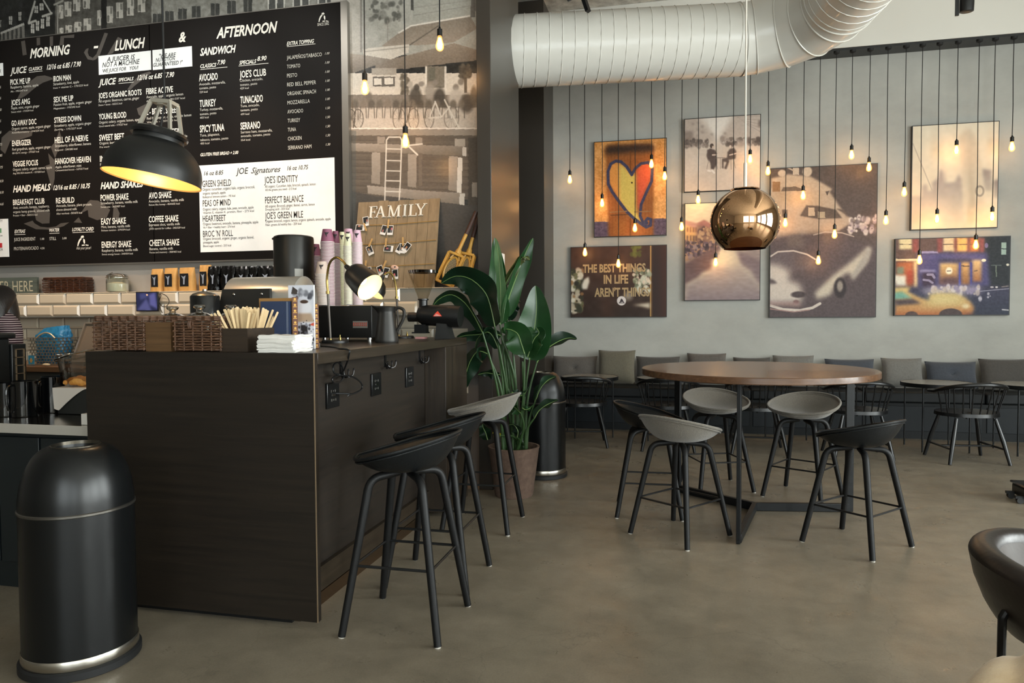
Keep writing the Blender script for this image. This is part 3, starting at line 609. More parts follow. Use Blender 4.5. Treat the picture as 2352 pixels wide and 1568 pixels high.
l = bpy.data.lights.new('dome_light', 'POINT'); l.energy = 4.5; l.color = (1, .80, .55); l.shadow_soft_size = .05
lo = bpy.data.objects.new('dome_light', l); C.objects.link(lo); lo.parent = t; lo.location = (tilt @ Vector((0, 0, R * .25)))
# ================================================================ DUCT, TRACK SPOTS
M_duct = mat('white_duct_paint', '#cfccc3', .28, spec=.5, coat=.1)
P0 = Vector((-1.545, 6.41, 3.70)); P1 = Vector((.53, 6.90, 3.80)); hd = (P1 - P0).normalized(); DR = .314
t = thing('air_duct', 'fat white spiral ventilation duct bending across the ceiling', 'duct', (P0.x, P0.y, P0.z))
MB().tube([P0 - hd * 1.3, P1], DR, 48).build('straight_run', M_duct, t, ang=60)
mb = MB(); L = (P1 - P0).length + 1.3; sd = hd.cross(Vector((0, 0, 1))).normalized(); ud = sd.cross(hd)
pts = []
N = 560; turns = L / .112
for i in range(N + 1):
    a = 2 * PI * turns * i / N; pts.append(P0 - hd * 1.3 + hd * (L * i / N) + (sd * math.cos(a) + ud * math.sin(a)) * (DR + .002))
mb.tube(pts, .0045, 5); mb.build('spiral_seam', M_duct, t)
h0 = math.atan2(hd.y, hd.x); turn = math.radians(-92); rb = .62; nseg = 4
cen = P1 + Vector((math.cos(h0 - PI / 2), math.sin(h0 - PI / 2), 0)) * rb
def bendp(s): a = h0 + PI / 2 + turn * s; return cen + Vector((math.cos(a), math.sin(a), 0)) * rb + Vector((0, 0, .10 * s))
bp_ = [P1] + [bendp((k + .5) / nseg) for k in range(nseg)] + [bendp(1)]
MB().tube(bp_, DR, 48).build('elbow', M_duct, t, ang=12)
mb = MB()
for k in range(nseg + 2):
    c = bp_[k]; tg = (bp_[min(k + 1, nseg + 1)] - bp_[max(k - 1, 0)]).normalized(); s_ = tg.cross(Vector((0, 0, 1))).normalized(); u_ = s_.cross(tg)
    mb.tube([c + (s_ * math.cos(a) + u_ * math.sin(a)) * (DR + .003) for a in [2 * PI * i / 48 for i in range(48)]], .006, 6, closed=True)
mb.build('elbow_seams', M_duct, t)
e0 = bp_[-1]; ed = Vector((math.cos(h0 + turn), math.sin(h0 + turn), .06)).normalized()
MB().tube([e0, e0 + ed * 4.2], DR, 48).build('outlet_run', M_duct, t, ang=60)
mb = MB(); s_ = ed.cross(Vector((0, 0, 1))).normalized(); u_ = s_.cross(ed); pts = []
for i in range(901): a = 2 * PI * 37 * i / 900; pts.append(e0 + ed * (4.2 * i / 900) + (s_ * math.cos(a) + u_ * math.sin(a)) * (DR + .002))
mb.tube(pts, .0045, 5); mb.build('spiral_seam', M_duct, t)
for px, py, Y, lab in ((2212, 8, 7.0, 'black ceiling spotlight with flat bracket above the concrete wall'), (1346, 12, 6.0, 'black ceiling spotlight poking out above the white duct')):
    p = onY(px, py, Y); t = thing('ceiling_spotlight', lab, 'spotlight', (p.x, p.y, p.z), 0, 'ceiling spotlights')
    if Y > 6.5:
        MB().lathe([(0, -.06), (.045, -.075), (.055, -.07), (.057, .09), (.04, .12), (0, .12)], 24, XF((.03, 0, 0), rx=.1)).build('lamp_head', M_blk, t, world=False)
        MB().box((-.06, -.01, -.10), (-.032, .01, .30)).build('bracket', M_dark, t, world=False)
        MB().tube([(.03, 0, .1), (.03, 0, CEIL - p.z)], .012, 8).build('stem', M_dark, t, world=False)
    else:
        MB().bar((-.02, 0, .06), (.02, -.02, -.06), .045, .03).build('bracket', M_dark, t, world=False)
        MB().lathe([(0, -.08), (.06, -.08), (.06, .1), (.03, .13), (0, .13)], 22, XF((-.1, 0, .13), ry=1.2)).build('lamp_head', M_blk, t, world=False)
        MB().tube([(-.08, 0, .15), (-.08, 0, CEIL - p.z)], .012, 8).build('stem', M_dark, t, world=False)
# ================================================================ MENU BOARD
BYB = 5.15
mbd = thing('menu_board', 'big black menu board with white hand-lettered prices', 'menu board', (-4.3, BYB, 1.75))
tl, tr_, bl_ = onY(0, 94.9, BYB), onY(788, 4, BYB), onY(0, 615.7, BYB); bx1 = tr_.x; zt_, zb_ = tl.z, onY(634, 597.5, BYB).z
xs_ = onY(348, 300, BYB).x
MB().box((-6.9, BYB, zb_ + .012), (xs_ - .004, 5.188, zt_)).box((xs_ + .004, BYB, zb_ + .012), (bx1 - .02, 5.188, zt_)).build('panel', mat('board_black', '#0e0a08', .55, spec=.22), mbd)
MB().box((bx1 - .02, BYB - .006, zb_), (bx1 + .035, 5.188, zt_ + .006)).box((-6.9, BYB - .006, zb_), (bx1 - .02, 5.188, zb_ + .012)).box((-6.9, BYB - .003, zt_), (bx1 - .02, 5.188, zt_ + .006)).build('aluminium_edge', mat('anodised_aluminium', '#8f8c86', .35, .8), mbd)
M_txt = mat('board_lettering', '#e9e6dc', .6); M_txd = mat('ink', '#1c1b1a', .6)
CR1, CR2, CR3, CR4 = (0, 0), (440, 0), (0, 300), (440, 300)
def cpx(cr, x, y, Y=BYB): return onY(cr[0] + x / 5.0587, cr[1] + y / 5.0587, Y)
def T_(mb, cr, s, xl, yb, xr, cap, sh=0., bold=0., dy=.0012):
    a = cpx(cr, xl, yb); b = cpx(cr, xr, yb); c = cpx(cr, xl, yb - cap)
    text_into(mb, s, (a.x, BYB - dy, a.z), (1, 0, 0), (0, 0, 1), b.x - a.x, c.z - a.z, sh, bold)
def rule(mb, cr, x0, y0, x1, th=6, dy=.0012):
    a = cpx(cr, x0, y0); b = cpx(cr, x1, y0); mb.box((a.x, BYB - dy - .0004, a.z - th / 5.0587 * .0032), (b.x, BYB - dy, a.z))
M_sml = mat('small_lettering', '#cfccc2', .6)
PL = lambda m_: m_.build('menu_line', M_sml, mbd, smooth=False, rec=False)
big = MB(); sm = MB(); dk = MB()
for cr, s, xl, yb, xr, cap, sh, bo in [
    (CR1, 'MORNING', 350, 676, 820, 112, .3, .03), (CR1, '-', 1090, 590, 1145, 130, .2, .03), (CR1, 'LUNCH', 1335, 587, 1690, 118, .3, .03), (CR1, '&', 2078, 490, 2165, 118, .25, .03), (CR2, 'AFTERNOON', 288, 446, 1002, 124, .3, .03), (CR2, 'SANDWICH', 100, 648, 518, 88, .3, .03),
    (CR1, 'JUICE', 120, 862, 318, 76, .3, .02), (CR1, 'CLASSICS', 335, 824, 495, 40, .3, .02), (CR1, '12/16 oz 6.85 / 7.90', 545, 810, 945, 60, .35, .02), (CR1, 'JUICE', 1145, 995, 1355, 76, .3, .02), (CR1, 'SPECIALS', 1375, 948, 1555, 40, .3, .02), (CR1, '12/16 oz 6.85 / 7.90', 1597, 932, 2027, 60, .35, .02),
    (CR3, 'HAND MEALS', 153, 716, 595, 78, .3, .03), (CR3, '12/16 oz 8.85 / 10.75', 620, 690, 1052, 56, .35, .02), (CR3, 'HAND SHAKES', 1170, 678, 1670, 78, .3, .03), (CR2, 'CLASSICS', 103, 792, 290, 46, .3, .02), (CR2, '7.90', 300, 752, 393, 54, .3, .02), (CR2, 'SPECIALS', 555, 752, 755, 46, .3, .02), (CR2, '8.90', 765, 708, 873, 54, .3, .02),
    (CR2, 'EXTRA TOPPING', 1107, 530, 1425, 46, .3, .02), (CR4, 'GLUTEN FREE BREAD + 2.00', 105, 298, 545, 38, .3, .02), (CR3, 'EXTRAS', 170, 1190, 297, 40, .3, .02), (CR3, 'WATER', 575, 1176, 690, 40, .3, .02), (CR3, 'LOYALTY CARD', 840, 1168, 1090, 42, .3, .02)]:
    big = MB(); T_(big, cr, s, xl, yb, xr, cap, sh, bo); big.build('heading', M_txt, mbd, smooth=False, rec=False)
for cr, x0, y0, x1 in [(CR1, 340, 838, 495), (CR1, 1380, 968, 1555), (CR2, 105, 806, 418), (CR2, 548, 765, 895), (CR2, 1110, 540, 1440), (CR3, 170, 1206, 297), (CR3, 575, 1192, 692), (CR3, 845, 1182, 1095)]: big = MB(); rule(big, cr, x0, y0, x1); big.build('underline', M_txt, mbd, smooth=False)
items = [(CR1, 'PICK ME UP', 122, 988, 355, 66, ('Raspberry, banana, apple', 125, 1032, 448), ('Alt - 195/247 kcal', 125, 1075, 320)), (CR1, 'IRON MAN', 622, 948, 825, 66, ('Strawberry, kiwi, apple', 622, 993, 920), ('Iron + vitamin C - 175/223 kcal', 622, 1034, 1025)),
 (CR1, "JOE'S AMG", 132, 1225, 350, 66, ('Apple, mint, organic ginger', 132, 1272, 460), ('Sweet relief - 173/234 kcal', 132, 1313, 390)), (CR1, 'SEX ME UP', 625, 1190, 855, 66, ('Passion fruit, apple, organic ginger', 625, 1233, 1070), ('Magnesium - 193/242 kcal', 625, 1273, 930)),
 (CR1, 'GO AWAY DOC', 135, 1465, 425, 66, ('Organic carrot, apple, organic ginger', 138, 1512, 592), ('Antiinflammatory - 194/254 kcal', 138, 1553, 510)), (CR1, 'STRESS DOWN', 632, 1428, 945, 66, ('Strawberry, apple, organic ginger', 632, 1477, 1065), ('Zn+Mg - 175/227 kcal', 632, 1520, 948)),
 (CR1, "JOE'S ORGANIC ROOTS", 1147, 1145, 1648, 66, ('All organic: Beetroot, carrot, ginger', 1147, 1193, 1620), ('Detox + boost - 165/212 kcal', 1147, 1233, 1420)), (CR1, 'FIBRE ACTIVE', 1700, 1095, 2012, 70, ('Avocado, apple, organic lemon', 1703, 1143, 2130), ('Avg 5% RDI fibre - 281/337 kcal', 1703, 1186, 2150)),
 (CR1, 'YOUNG BLOOD', 1150, 1390, 1470, 70, ('Organic celery, organic lemon, apple', 1152, 1438, 1640), ('Good natural salts - 177/227 kcal', 1152, 1478, 1480)), (CR1, 'L - BITTER SWEET', 1705, 1335, 2075, 72, ('Red bell pepper, apple, organic lemon', 1708, 1390, 2225), ('Vitamin - 137/180 kcal', 1708, 1432, 2090)),
 (CR3, 'SWEET BEET', 1155, 118, 1445, 72, ('Organic beetroot, apple, ginger', 1157, 163, 1600), ('Pre workout - 186/237 kcal', 1160, 203, 1500)), (CR1, 'LEAN GREEN', 1712, 1585, 2112, 72, ('Spinach, pineapple, apple', 1712, 1625, 2178), None),
 (CR3, 'IMMUNITY', 1163, 362, 1440, 72, ('Red grapefruit, ginger', 1165, 410, 1500), ('Add - 160/210 kcal', 1165, 450, 1440)), (CR3, 'ENERGIZER', 142, 180, 365, 66, ('Red grapefruit, apple, organic ginger', 145, 233, 592), ('B5+Zn+C energy - 177/227 kcal', 147, 273, 455)), (CR3, 'HELL OF A NERVE', 638, 145, 1027, 70, ('Strawberry, elderflower, banana', 640, 193, 1060), ('Respond - 230/285 kcal', 640, 238, 900)),
 (CR3, 'VEGGIE FOCUS', 150, 420, 445, 66, ('Organic celery, organic carrot, apple', 152, 468, 605), ('Avg 90% RDI vitamin K - 157/200 kcal', 152, 508, 520)), (CR3, 'HANGOVER HEAVEN', 643, 390, 1058, 70, ('Apple, elderflower, mint', 645, 438, 948), ('Concentrated boost - 167/217 kcal', 645, 473, 1025)),
 (CR3, 'BREAKFAST CLUB', 153, 865, 520, 66, ('Acai, avocado, banana, raspberry,', 155, 910, 575), ('organic hemp granola, almond milk', 155, 958, 580)), (CR3, 'RE-BUILD', 652, 845, 867, 66, ('Avocado, banana, plant protein,', 655, 888, 1070), ('choco almond milk', 655, 933, 895)),
 (CR3, 'POWER SHAKE', 1170, 815, 1495, 74, ('Strawberry, banana, vanilla milk', 1172, 858, 1603), ('Sweet me - 365/427 kcal', 1172, 898, 1450)), (CR3, 'AVO SHAKE', 1730, 790, 1993, 74, ('Avocado, banana, vanilla milk', 1730, 836, 2140), ('Sweet like honey - 454/602 kcal', 1730, 873, 2090)),
 (CR3, 'EASY SHAKE', 1177, 1090, 1465, 74, ('Mint, banana, vanilla milk', 1178, 1133, 1515), ('Release tension - 279/374 kcal', 1180, 1170, 1510)), (CR3, 'COFFEE SHAKE', 1730, 1065, 2075, 74, ('Espresso shot, vanilla milk', 1732, 1110, 2093), ("JOE's special for coffee - 242/329 kcal", 1735, 1150, 2150)),
 (CR3, 'ENERGY SHAKE', 1183, 1360, 1527, 74, ('Raspberry, banana, vanilla milk', 1185, 1408, 1605), ('Sweet energy boost - 344/434 kcal', 1185, 1447, 1545)), (CR3, 'CHEETA SHAKE', 1737, 1340, 2085, 74, ('Banana, vanilla milk', 1738, 1388, 2013), ('Focus and memory - 358/465 kcal', 1740, 1425, 2105)),
 (CR2, 'AVOCADO', 88, 945, 305, 84, ('Avocado, mozzarella,', 90, 995, 395), ('tomato, pesto', 92, 1040, 285)), (CR2, "JOE'S CLUB", 560, 905, 868, 84, ('Chicken, avocado,', 562, 952, 830), ('tomato, pesto', 565, 1000, 765)), (CR2, 'TURKEY', 95, 1245, 285, 84, ('Turkey, mozzarella,', 97, 1292, 365), ('tomato, pesto', 97, 1340, 290)),
 (CR2, 'TUNACADO', 568, 1202, 830, 84, ('Tuna, avocado,', 570, 1248, 790), ('tomato, pesto', 570, 1295, 770)), (CR2, 'SPICY TUNA', 97, 1538, 383, 84, ('Tuna, jalapenos,', 100, 1588, 328), ('tabasco, tomato, pesto', 102, 1640, 428)), (CR2, 'SERRANO', 570, 1505, 800, 84, ('Serrano ham, mozzarella,', 573, 1552, 940), ('avocado, tomato, pesto', 575, 1595, 917))]
for cr, s, xl, yb, xr, cap, l1, l2 in items:
    big = MB(); sm = MB(); T_(big, cr, s, xl, yb, xr, cap, 0, .018); T_(sm, cr, l1[0], l1[1], l1[2], l1[3], 32); hd_ = big.build('dish_name', M_txt, mbd, smooth=False, rec=False)
    if l2: T_(sm, cr, l2[0], l2[1], l2[2], l2[3], 30 if 'kcal' not in l2[0] else 22)
    sm.build('dish_details', M_sml, hd_, smooth=False, rec=False)
for cr, s, xl, yb, xr in [(CR2, '529 kcal', 95, 1083, 187), (CR2, '429 kcal', 565, 1040, 665), (CR2, '403 kcal', 98, 1380, 200), (CR2, '499 kcal', 572, 1340, 672), (CR4, '450 kcal', 103, 162, 207), (CR4, '554 kcal', 575, 122, 682), (CR3, 'Protein + fiber - 360/515 kcal', 155, 998, 437), (CR3, 'After workout - 503/675 kcal', 657, 976, 955)]: sm = MB(); T_(sm, cr, s, xl, yb, xr, 24); PL(sm)
for k, (s, xr, pz) in enumerate([('JALAPEÑOS/TABASCO', 1515, '1.00'), ('TOMATO', 1263, '1.00'), ('PESTO', 1228, '1.00'), ('RED BELL PEPPER', 1447, '1.00'), ('ORGANIC SPINACH', 1447, '1.00'), ('MOZZARELLA', 1375, '1.00'), ('AVOCADO', 1298, '1.50'), ('TURKEY', 1263, '1.50'), ('TUNA', 1215, '1.50'), ('CHICKEN', 1280, '1.50'), ('SERRANO HAM', 1393, '1.50')]):
    y = 692 + k * 104.6; sm = MB(); T_(sm, CR2, s, 1108 + k * 1.4, y, xr, 46); PL(sm); sm = MB(); T_(sm, CR2, pz, 1550 + k, y - 56 + k, 1603 + k, 28, .3); PL(sm)
for s, xl, yb, xr, cap in [('JUICE INGREDIENT', 165, 1283, 415, 40), ('1.00', 470, 1270, 515, 26), ('STILL', 577, 1272, 655, 38), ('3.00', 725, 1262, 775, 26), ('PROTEIN/AVOCADO', 165, 1390, 450, 40), ('4.50', 470, 1378, 518, 26), ('Ask your juicer!', 890, 1380, 1060, 34)]: sm = MB(); T_(sm, CR3, s, xl, yb, xr, cap); PL(sm)
for cr, s, xl, yb, xr in [(CR1, '5', 0, 1028, 14), (CR1, '5', 0, 1155, 16), (CR1, '50', 0, 1290, 20), (CR1, '5', 0, 1420, 16), (CR1, '5', 0, 1552, 20), (CR3, '75', 0, 175, 28), (CR3, '85', 0, 302, 30), (CR3, '75', 0, 440, 36), (CR3, '8.50', 0, 600, 42), (CR3, '8.50', 0, 732, 44), (CR3, '4.65', 0, 868, 45)]: sm = MB(); T_(sm, cr, s, xl, yb, xr, 30, .3); PL(sm)
sm = MB(); T_(sm, CR2, 'SINCE 2002', 1463, 303, 1597, 34, 0, .01); PL(sm)
def figure(mb, cr, x, y, k, dy=.0012, up=None):                       # small seated-figure emblem
    def P(pts): return [cpx(cr, x + a * k, y + b * k) for a, b in pts]
    for pts in ([(40, 0), (62, -4), (70, 14), (52, 22), (34, 20)], [(30, 24), (48, 28), (30, 52), (16, 84), (10, 106), (0, 106), (4, 76), (16, 44)], [(62, 26), (78, 40), (80, 74), (70, 84), (60, 56)], [(46, 92), (74, 90), (78, 100), (46, 104)], [(84, 88), (116, 94), (116, 102), (86, 100)]):
        q = P(pts); mb.add([(p.x, BYB - dy, p.z) for p in q], [tuple(range(len(q)))])
for a_ in ((CR2, 1476, 150, 1.0), (CR3, 900, 1222, 1.12)): big = MB(); figure(big, *a_); big.build('emblem', M_txt, mbd, smooth=False, rec=False)
# grey silhouettes of big letters, a cup and a hand
M_gs = mat('grey_print', '#4a4540', .5)
def gp(pts, cr=CR1): gs = MB(); q = [cpx(cr, a, b) for a, b in pts]; gs.add([(p.x, BYB - .0005, p.z) for p in q], [tuple(range(len(q)))]); gs.build('grey_silhouette', M_gs, mbd, smooth=False, rec=False)
gp([(245, 480), (290, 470), (312, 635), (265, 645)]); gp([(425, 440), (465, 435), (468, 520), (428, 530)]); gp([(578, 425), (618, 420), (615, 530), (580, 540)]); gp([(705, 420), (865, 400), (860, 440), (745, 440), (740, 520), (690, 530)])
gp([(1215, 380), (1255, 388), (1160, 640), (1115, 690), (1075, 705), (1080, 670), (1120, 630)]); gp([(975, 610), (1000, 570), (1030, 560), (1020, 610), (1035, 650), (1075, 670), (1085, 700), (1020, 690)]); gp([(1370, 430), (1420, 450), (1310, 620), (1245, 640)])
gp([(200, 1150), (240, 1070), (330, 960), (430, 885), (520, 875), (600, 900), (615, 920), (500, 960), (420, 1010), (300, 1110), (230, 1150)]); gp([(1480, 1040), (1540, 950), (1640, 860), (1740, 830), (1760, 850), (1650, 930), (1560, 1000), (1510, 1050)]); gp([(1590, 1260), (1700, 1205), (1650, 1360), (1610, 1330)])
for cr, pts in [(CR3, [(690, -5), (715, 80), (695, 180), (640, 320), (590, 190), (650, 120)]), (CR3, [(560, 260), (640, 350), (635, 560), (605, 690), (560, 520), (525, 410), (580, 390)]), (CR3, [(20, 80), (110, 0), (380, 0), (370, 60), (220, 110), (120, 120), (60, 270), (5, 220)]), (CR3, [(385, 880), (583, 950), (575, 1075), (490, 1080), (420, 1040)]),
                (CR3, [(275, 1080), (380, 1045), (400, 1075), (470, 1115), (560, 1125), (650, 1112), (705, 1075), (805, 1065), (740, 1110), (600, 1150), (420, 1145)]), (CR3, [(940, 960), (1020, 830), (1050, 805), (1140, 812), (1250, 890), (1280, 920), (1240, 1010), (1130, 1040), (1030, 1000), (1020, 920)]), (CR3, [(1320, 880), (1360, 890), (1390, 960), (1380, 1010), (1310, 1015)]), (CR3, [(855, 1065), (915, 1005), (955, 1072)])]: gp(pts, cr)
M_wp = mat('white_notice', '#e9eceb', .45, var=.05, vscale=4, emit='#e9eceb', es=.0)
def notice(cr, q, lines):
    p = [cpx(cr, *a) for a in q]; x0, x1, z1, z0 = p[0].x, p[1].x, p[0].z, p[2].z
    o = MB().box((x0, BYB - .004, z0), (x1, BYB, z1)).build('notice_panel', M_wp, mbd)
    for s, xl, yb, xr, cap, sh in lines: mb = MB(); T_(mb, cr, s, xl, yb, xr, cap, sh, (.010 if sh else .003) if cap < 60 else .005, dy=.005); mb.build('notice_line', M_txd, o, smooth=False, rec=False)
    return o
notice(CR1, [(1147, 653), (1754, 590), (1754, 813)], [('A JUICER IS', 1245, 722, 1575, 58, .25), ('NOT A MACHINE', 1195, 787, 1630, 60, .25), ('WE JUICE FOR   YOU!', 1200, 846, 1615, 42, .25)])
notice(CR1, [(1774, 585), (2230, 537), (2230, 772)], [('"WE ARE', 1855, 678, 2050, 50, .25), ('NUTRITION', 1815, 722, 2040, 46, .25), ('GUARANTEED !"', 1785, 780, 2130, 46, .25)])
notice(CR4, [(87, 407), (1660, 303), (1660, 1368)], [('16 oz 8.85', 150, 522, 375, 50, .25), ('JOE', 520, 508, 665, 76, .2), ('Signatures', 695, 498, 1040, 70, .5), ('16 oz 10.75', 1115, 462, 1360, 52, .25), ('GREEN SHIELD', 130, 657, 465, 78, 0), ('Organic cucumber, organic kale, organic broccoli,', 132, 700, 740, 34, 0), ('organic spinach, apple', 135, 745, 400, 32, 0), ('Bulletproof immune system - 192 kcal', 135, 785, 512, 26, 0),
    ('PEAS OF MIND', 135, 882, 460, 76, 0), ('Organic celery, organic kale, peas, avocado, apple', 137, 930, 725, 32, 0), ('Vitamin E, vitamin K, protein, fiber - 273 kcal', 137, 968, 730, 26, 0), ('HEARTBEET', 135, 1058, 403, 74, 0), ('Organic beetroot, avocado, banana, pineapple, apple', 138, 1100, 780, 32, 0), ('Vit + fiber + healthy heart - 276 kcal', 138, 1138, 507, 26, 0), ("BROC 'N' ROLL", 138, 1235, 485, 74, 0), ('Organic broccoli, organic ginger, organic fennel,', 138, 1272, 730, 32, 0), ('pineapple, apple', 140, 1312, 322, 30, 0), ('Blood sugar control - 233 kcal', 140, 1353, 465, 26, 0),
    ("JOE'S IDENTITY", 850, 614, 1240, 82, 0), ('All organic: Cucumber, kale, broccoli, spinach, lemon', 857, 665, 1445, 32, 0), ('All the greens you need - 213 kcal', 860, 703, 1222, 28, 0), ('PERFECT BALANCE', 858, 846, 1305, 80, 0), ('All organic: Broccoli, ginger, fennel, carrot, lemon', 860, 895, 1435, 32, 0), ('Dropping acid - 203 kcal', 862, 930, 1140, 28, 0), ("JOE'S GREEN MILE", 858, 1027, 1300, 80, 0), ('Organic broccoli, organic lemon, organic spinach, avocado, apple', 862, 1068, 1620, 32, 0), ('Fiber, greens & healthy fats - 259 kcal', 862, 1108, 1280, 28, 0)])
notice(CR1, [(-500, 790), (36, 762), (36, 880)], [('K', 2, 850, 20, 45, .2)])
o = notice(CR3, [(-500, 1050), (95, 1015), (95, 1465)], [('TY', 2, 1065, 36, 30, 0), ('ow', 2, 1230, 36, 26, 0), ('OR', 2, 1395, 40, 28, 0)])
for y0, y1, cc in ((1135, 1190, '#6f9a78'), (1305, 1362, '#b3262e')): a = cpx(CR3, -60, y1); b = cpx(CR3, 30 if y0 > 1200 else 22, y0); MB().box((a.x, BYB - .006, a.z), (b.x, BYB - .004, b.z)).build('colour_patch', mat('patch' + cc, cc, .6), o)
# ================================================================ PICTURES ON THE CONCRETE WALL
YP = 8.605
M_pr = vcol('picture_print', .45, .22)
def picture(label, c, name='wall_picture', res=215):
    (x0, y0), (x1, y1), (x2, y2), (x3, y3) = c                          # tl, tr, bl, br pixels
    X0 = (onY(x0, y0, YP).x + onY(x2, y2, YP).x) / 2; X1 = (onY(x1, y1, YP).x + onY(x3, y3, YP).x) / 2; Z1 = (onY(x0, y0, YP).z + onY(x1, y1, YP).z) / 2; Z0 = (onY(x2, y2, YP).z + onY(x3, y3, YP).z) / 2
    t = thing(name, label, 'picture', ((X0 + X1) / 2, YW, (Z0 + Z1) / 2), 0, 'canvas prints on the concrete wall')
    MB().box((X0, YP + .001, Z0), (X1, YW - .0005, Z1)).build('canvas_frame', mat('picture_edge', '#23211f', .5), t)
    e = .008; w_ = int(res * (X1 - X0)); h_ = int(res * (Z1 - Z0))
    return t, Cv(YP, X0 + e, X1 - e, Z0 + e, Z1 - e, w_, h_, '#808080')
# heart door
t, c = picture('canvas print of a wooden door painted with a big blue-edged heart', [(1363.2, 325.7), (1530.7, 316), (1364.9, 545), (1532, 540)])
c.crop = (1340, 300, 6.03); c.rect(0, 0, 1400, 1600, '#c98c4c', c2='#d9a060'); c.noise(.12, 14); c.rect(0, 1260, 400, 1600, '#5b4c5e'); c.rect(900, 1215, 1400, 1600, '#5b4c5e'); c.noise(.12, 3)
c.poly([(305, 240), (340, 205), (940, 180), (975, 220), (970, 1500), (350, 1500), (320, 800)], '#8f5628', soft=3)
for x in range(340, 960, 46): c.line([(x, 300), (x + 20, 1480)], 8, '#7a451d', .5)
c.poly([(305, 240), (340, 205), (940, 180), (975, 220), (970, 290), (700, 300), (310, 330)], '#35261c', soft=6); c.rect(640, 280, 660, 1480, '#5f3616', .7)
c.poly([(345, 560), (390, 460), (470, 430), (560, 480), (668, 620), (668, 1200), (560, 1060), (400, 800), (355, 700)], '#cf8d45', soft=3); c.poly([(500, 470), (570, 500), (668, 630), (735, 560), (735, 1100), (790, 1250), (840, 1320), (700, 1230), (560, 1060), (500, 950)], '#c6b35c', soft=4)
c.poly([(735, 545), (800, 470), (880, 445), (945, 480), (945, 640), (850, 850), (790, 1060), (755, 1080)], '#cb5a35', soft=4, c2='#c2563c')
c.line([(670, 610), (600, 500), (520, 430), (450, 420), (380, 460), (342, 560), (345, 740), (400, 850), (500, 990), (600, 1120), (700, 1215), (800, 1290), (870, 1335), (930, 1310), (935, 1230), (890, 1215), (860, 1250), (880, 1280)], 40, '#3a3a55'); c.line([(670, 610), (720, 520), (800, 455), (900, 440), (955, 500), (945, 700), (870, 860), (800, 1020), (785, 1180), (830, 1280), (880, 1330)], 38, '#3a3a55')
c.line([(370, 1130), (600, 1115)], 14, '#8d6a48'); c.line([(710, 1125), (930, 1115)], 14, '#8d6a48'); c.line([(380, 1170), (620, 1160)], 14, '#5f3a1c'); c.rect(420, 1230, 600, 1440, '#a3672f', .6, 4); c.ell(672, 720, 12, 12, '#2a1a10'); c.noise(.06, 3); c.build('print', M_pr, t)
# two men in the street
t, c = picture('pale black and white print of two men seated at a cafe table in a street', [(1571, 272), (1747.7, 262.5), (1571.7, 441), (1747, 435)])
c.crop = (1550, 250, 7.84); c.rect(0, 0, 1800, 1600, '#d0c4b8', c2='#c4b3a3'); c.poly([(420, 0), (1150, 0), (800, 560), (740, 560)], '#ddd4ca', soft=8); c.poly([(150, 100), (420, 150), (700, 520), (700, 600), (150, 700)], '#b5a69a', soft=6); c.poly([(1600, 50), (1080, 100), (820, 520), (820, 600), (1600, 660)], '#b9aa9e', soft=6)
c.rect(150, 400, 330, 690, '#6f625a', .6, 3); c.rect(160, 540, 460, 670, '#7d7068', .7, 4); c.specks(180, 560, 600, 680, ['#574c46', '#8f8178', '#6a5e56'], 60, 28); c.specks(840, 530, 1540, 650, ['#6e625a', '#93857c', '#574c46', '#b7aaa0'], 60, 30)
for x, y in [(300, 250), (390, 230), (470, 300), (390, 350), (470, 400), (380, 460), (640, 440), (880, 420), (870, 500), (980, 540), (1160, 540)]: c.rect(x, y, x + 45, y + 40, '#8c7e74', .7, 2)
for k in range(6): c.line([(1080 + k * 40, 120 + k * 30), (1540, 60 + k * 70)], 8, '#94867c', .7)
c.rect(1300, 510, 1365, 630, '#5c504a', .9, 2); c.rect(1460, 510, 1550, 600, '#5c504a', .9, 2); c.rect(1500, 200, 1545, 320, '#6a5e56', .8, 2); c.poly([(1100, 690), (1120, 600), (1240, 580), (1270, 690)], '#a8998d', soft=3); c.rect(150, 690, 1600, 1600, '#c9baab', .55, 8)
for k in range(4): c.poly([(180, 960 + k * 90), (480, 830 + k * 60), (520, 850 + k * 60), (200, 1010 + k * 90)], '#d3c6b9', .6, 5)
def man(P, sh):
    for q in P: c.poly(q, sh, soft=1.2)
man([[(580, 740), (640, 710), (720, 740), (760, 810), (745, 900), (600, 920), (575, 860)], [(600, 900), (760, 890), (760, 990), (700, 1090), (650, 1080), (640, 980)]], '#5a4c46'); c.ell(665, 665, 36, 42, '#54463f'); c.ell(690, 690, 20, 25, '#c4ae9e'); c.line([(680, 830), (760, 825)], 24, '#c9b5a6'); c.line([(600, 1110), (640, 1120)], 34, '#ded3c8'); c.line([(670, 1110), (710, 1150)], 34, '#ded3c8')
man([[(950, 770), (1000, 715), (1070, 705), (1110, 770), (1090, 900), (960, 920), (940, 860)], [(850, 900), (960, 870), (980, 940), (930, 1090), (890, 1070), (930, 960), (880, 950), (880, 1070), (850, 1070)]], '#5f514a'); c.ell(1015, 655, 38, 42, '#6b5c54'); c.ell(1000, 680, 22, 28, '#d2bfb0'); c.line([(880, 860), (920, 850)], 28, '#d0bcad'); c.line([(990, 830), (1110, 800)], 24, '#cdb9aa')
c.line([(735, 880), (900, 880)], 12, '#7a6c63'); c.line([(820, 880), (820, 1080)], 7, '#7a6c63')
for a in ([(610, 920), (575, 1080)], [(740, 930), (770, 1090)], [(1060, 920), (1090, 1060)], [(1010, 930), (1015, 1090)], [(570, 830), (600, 930)]): c.line(a, 7, '#7a6c63')
c.noise(.04, 4); c.build('print', M_pr, t)
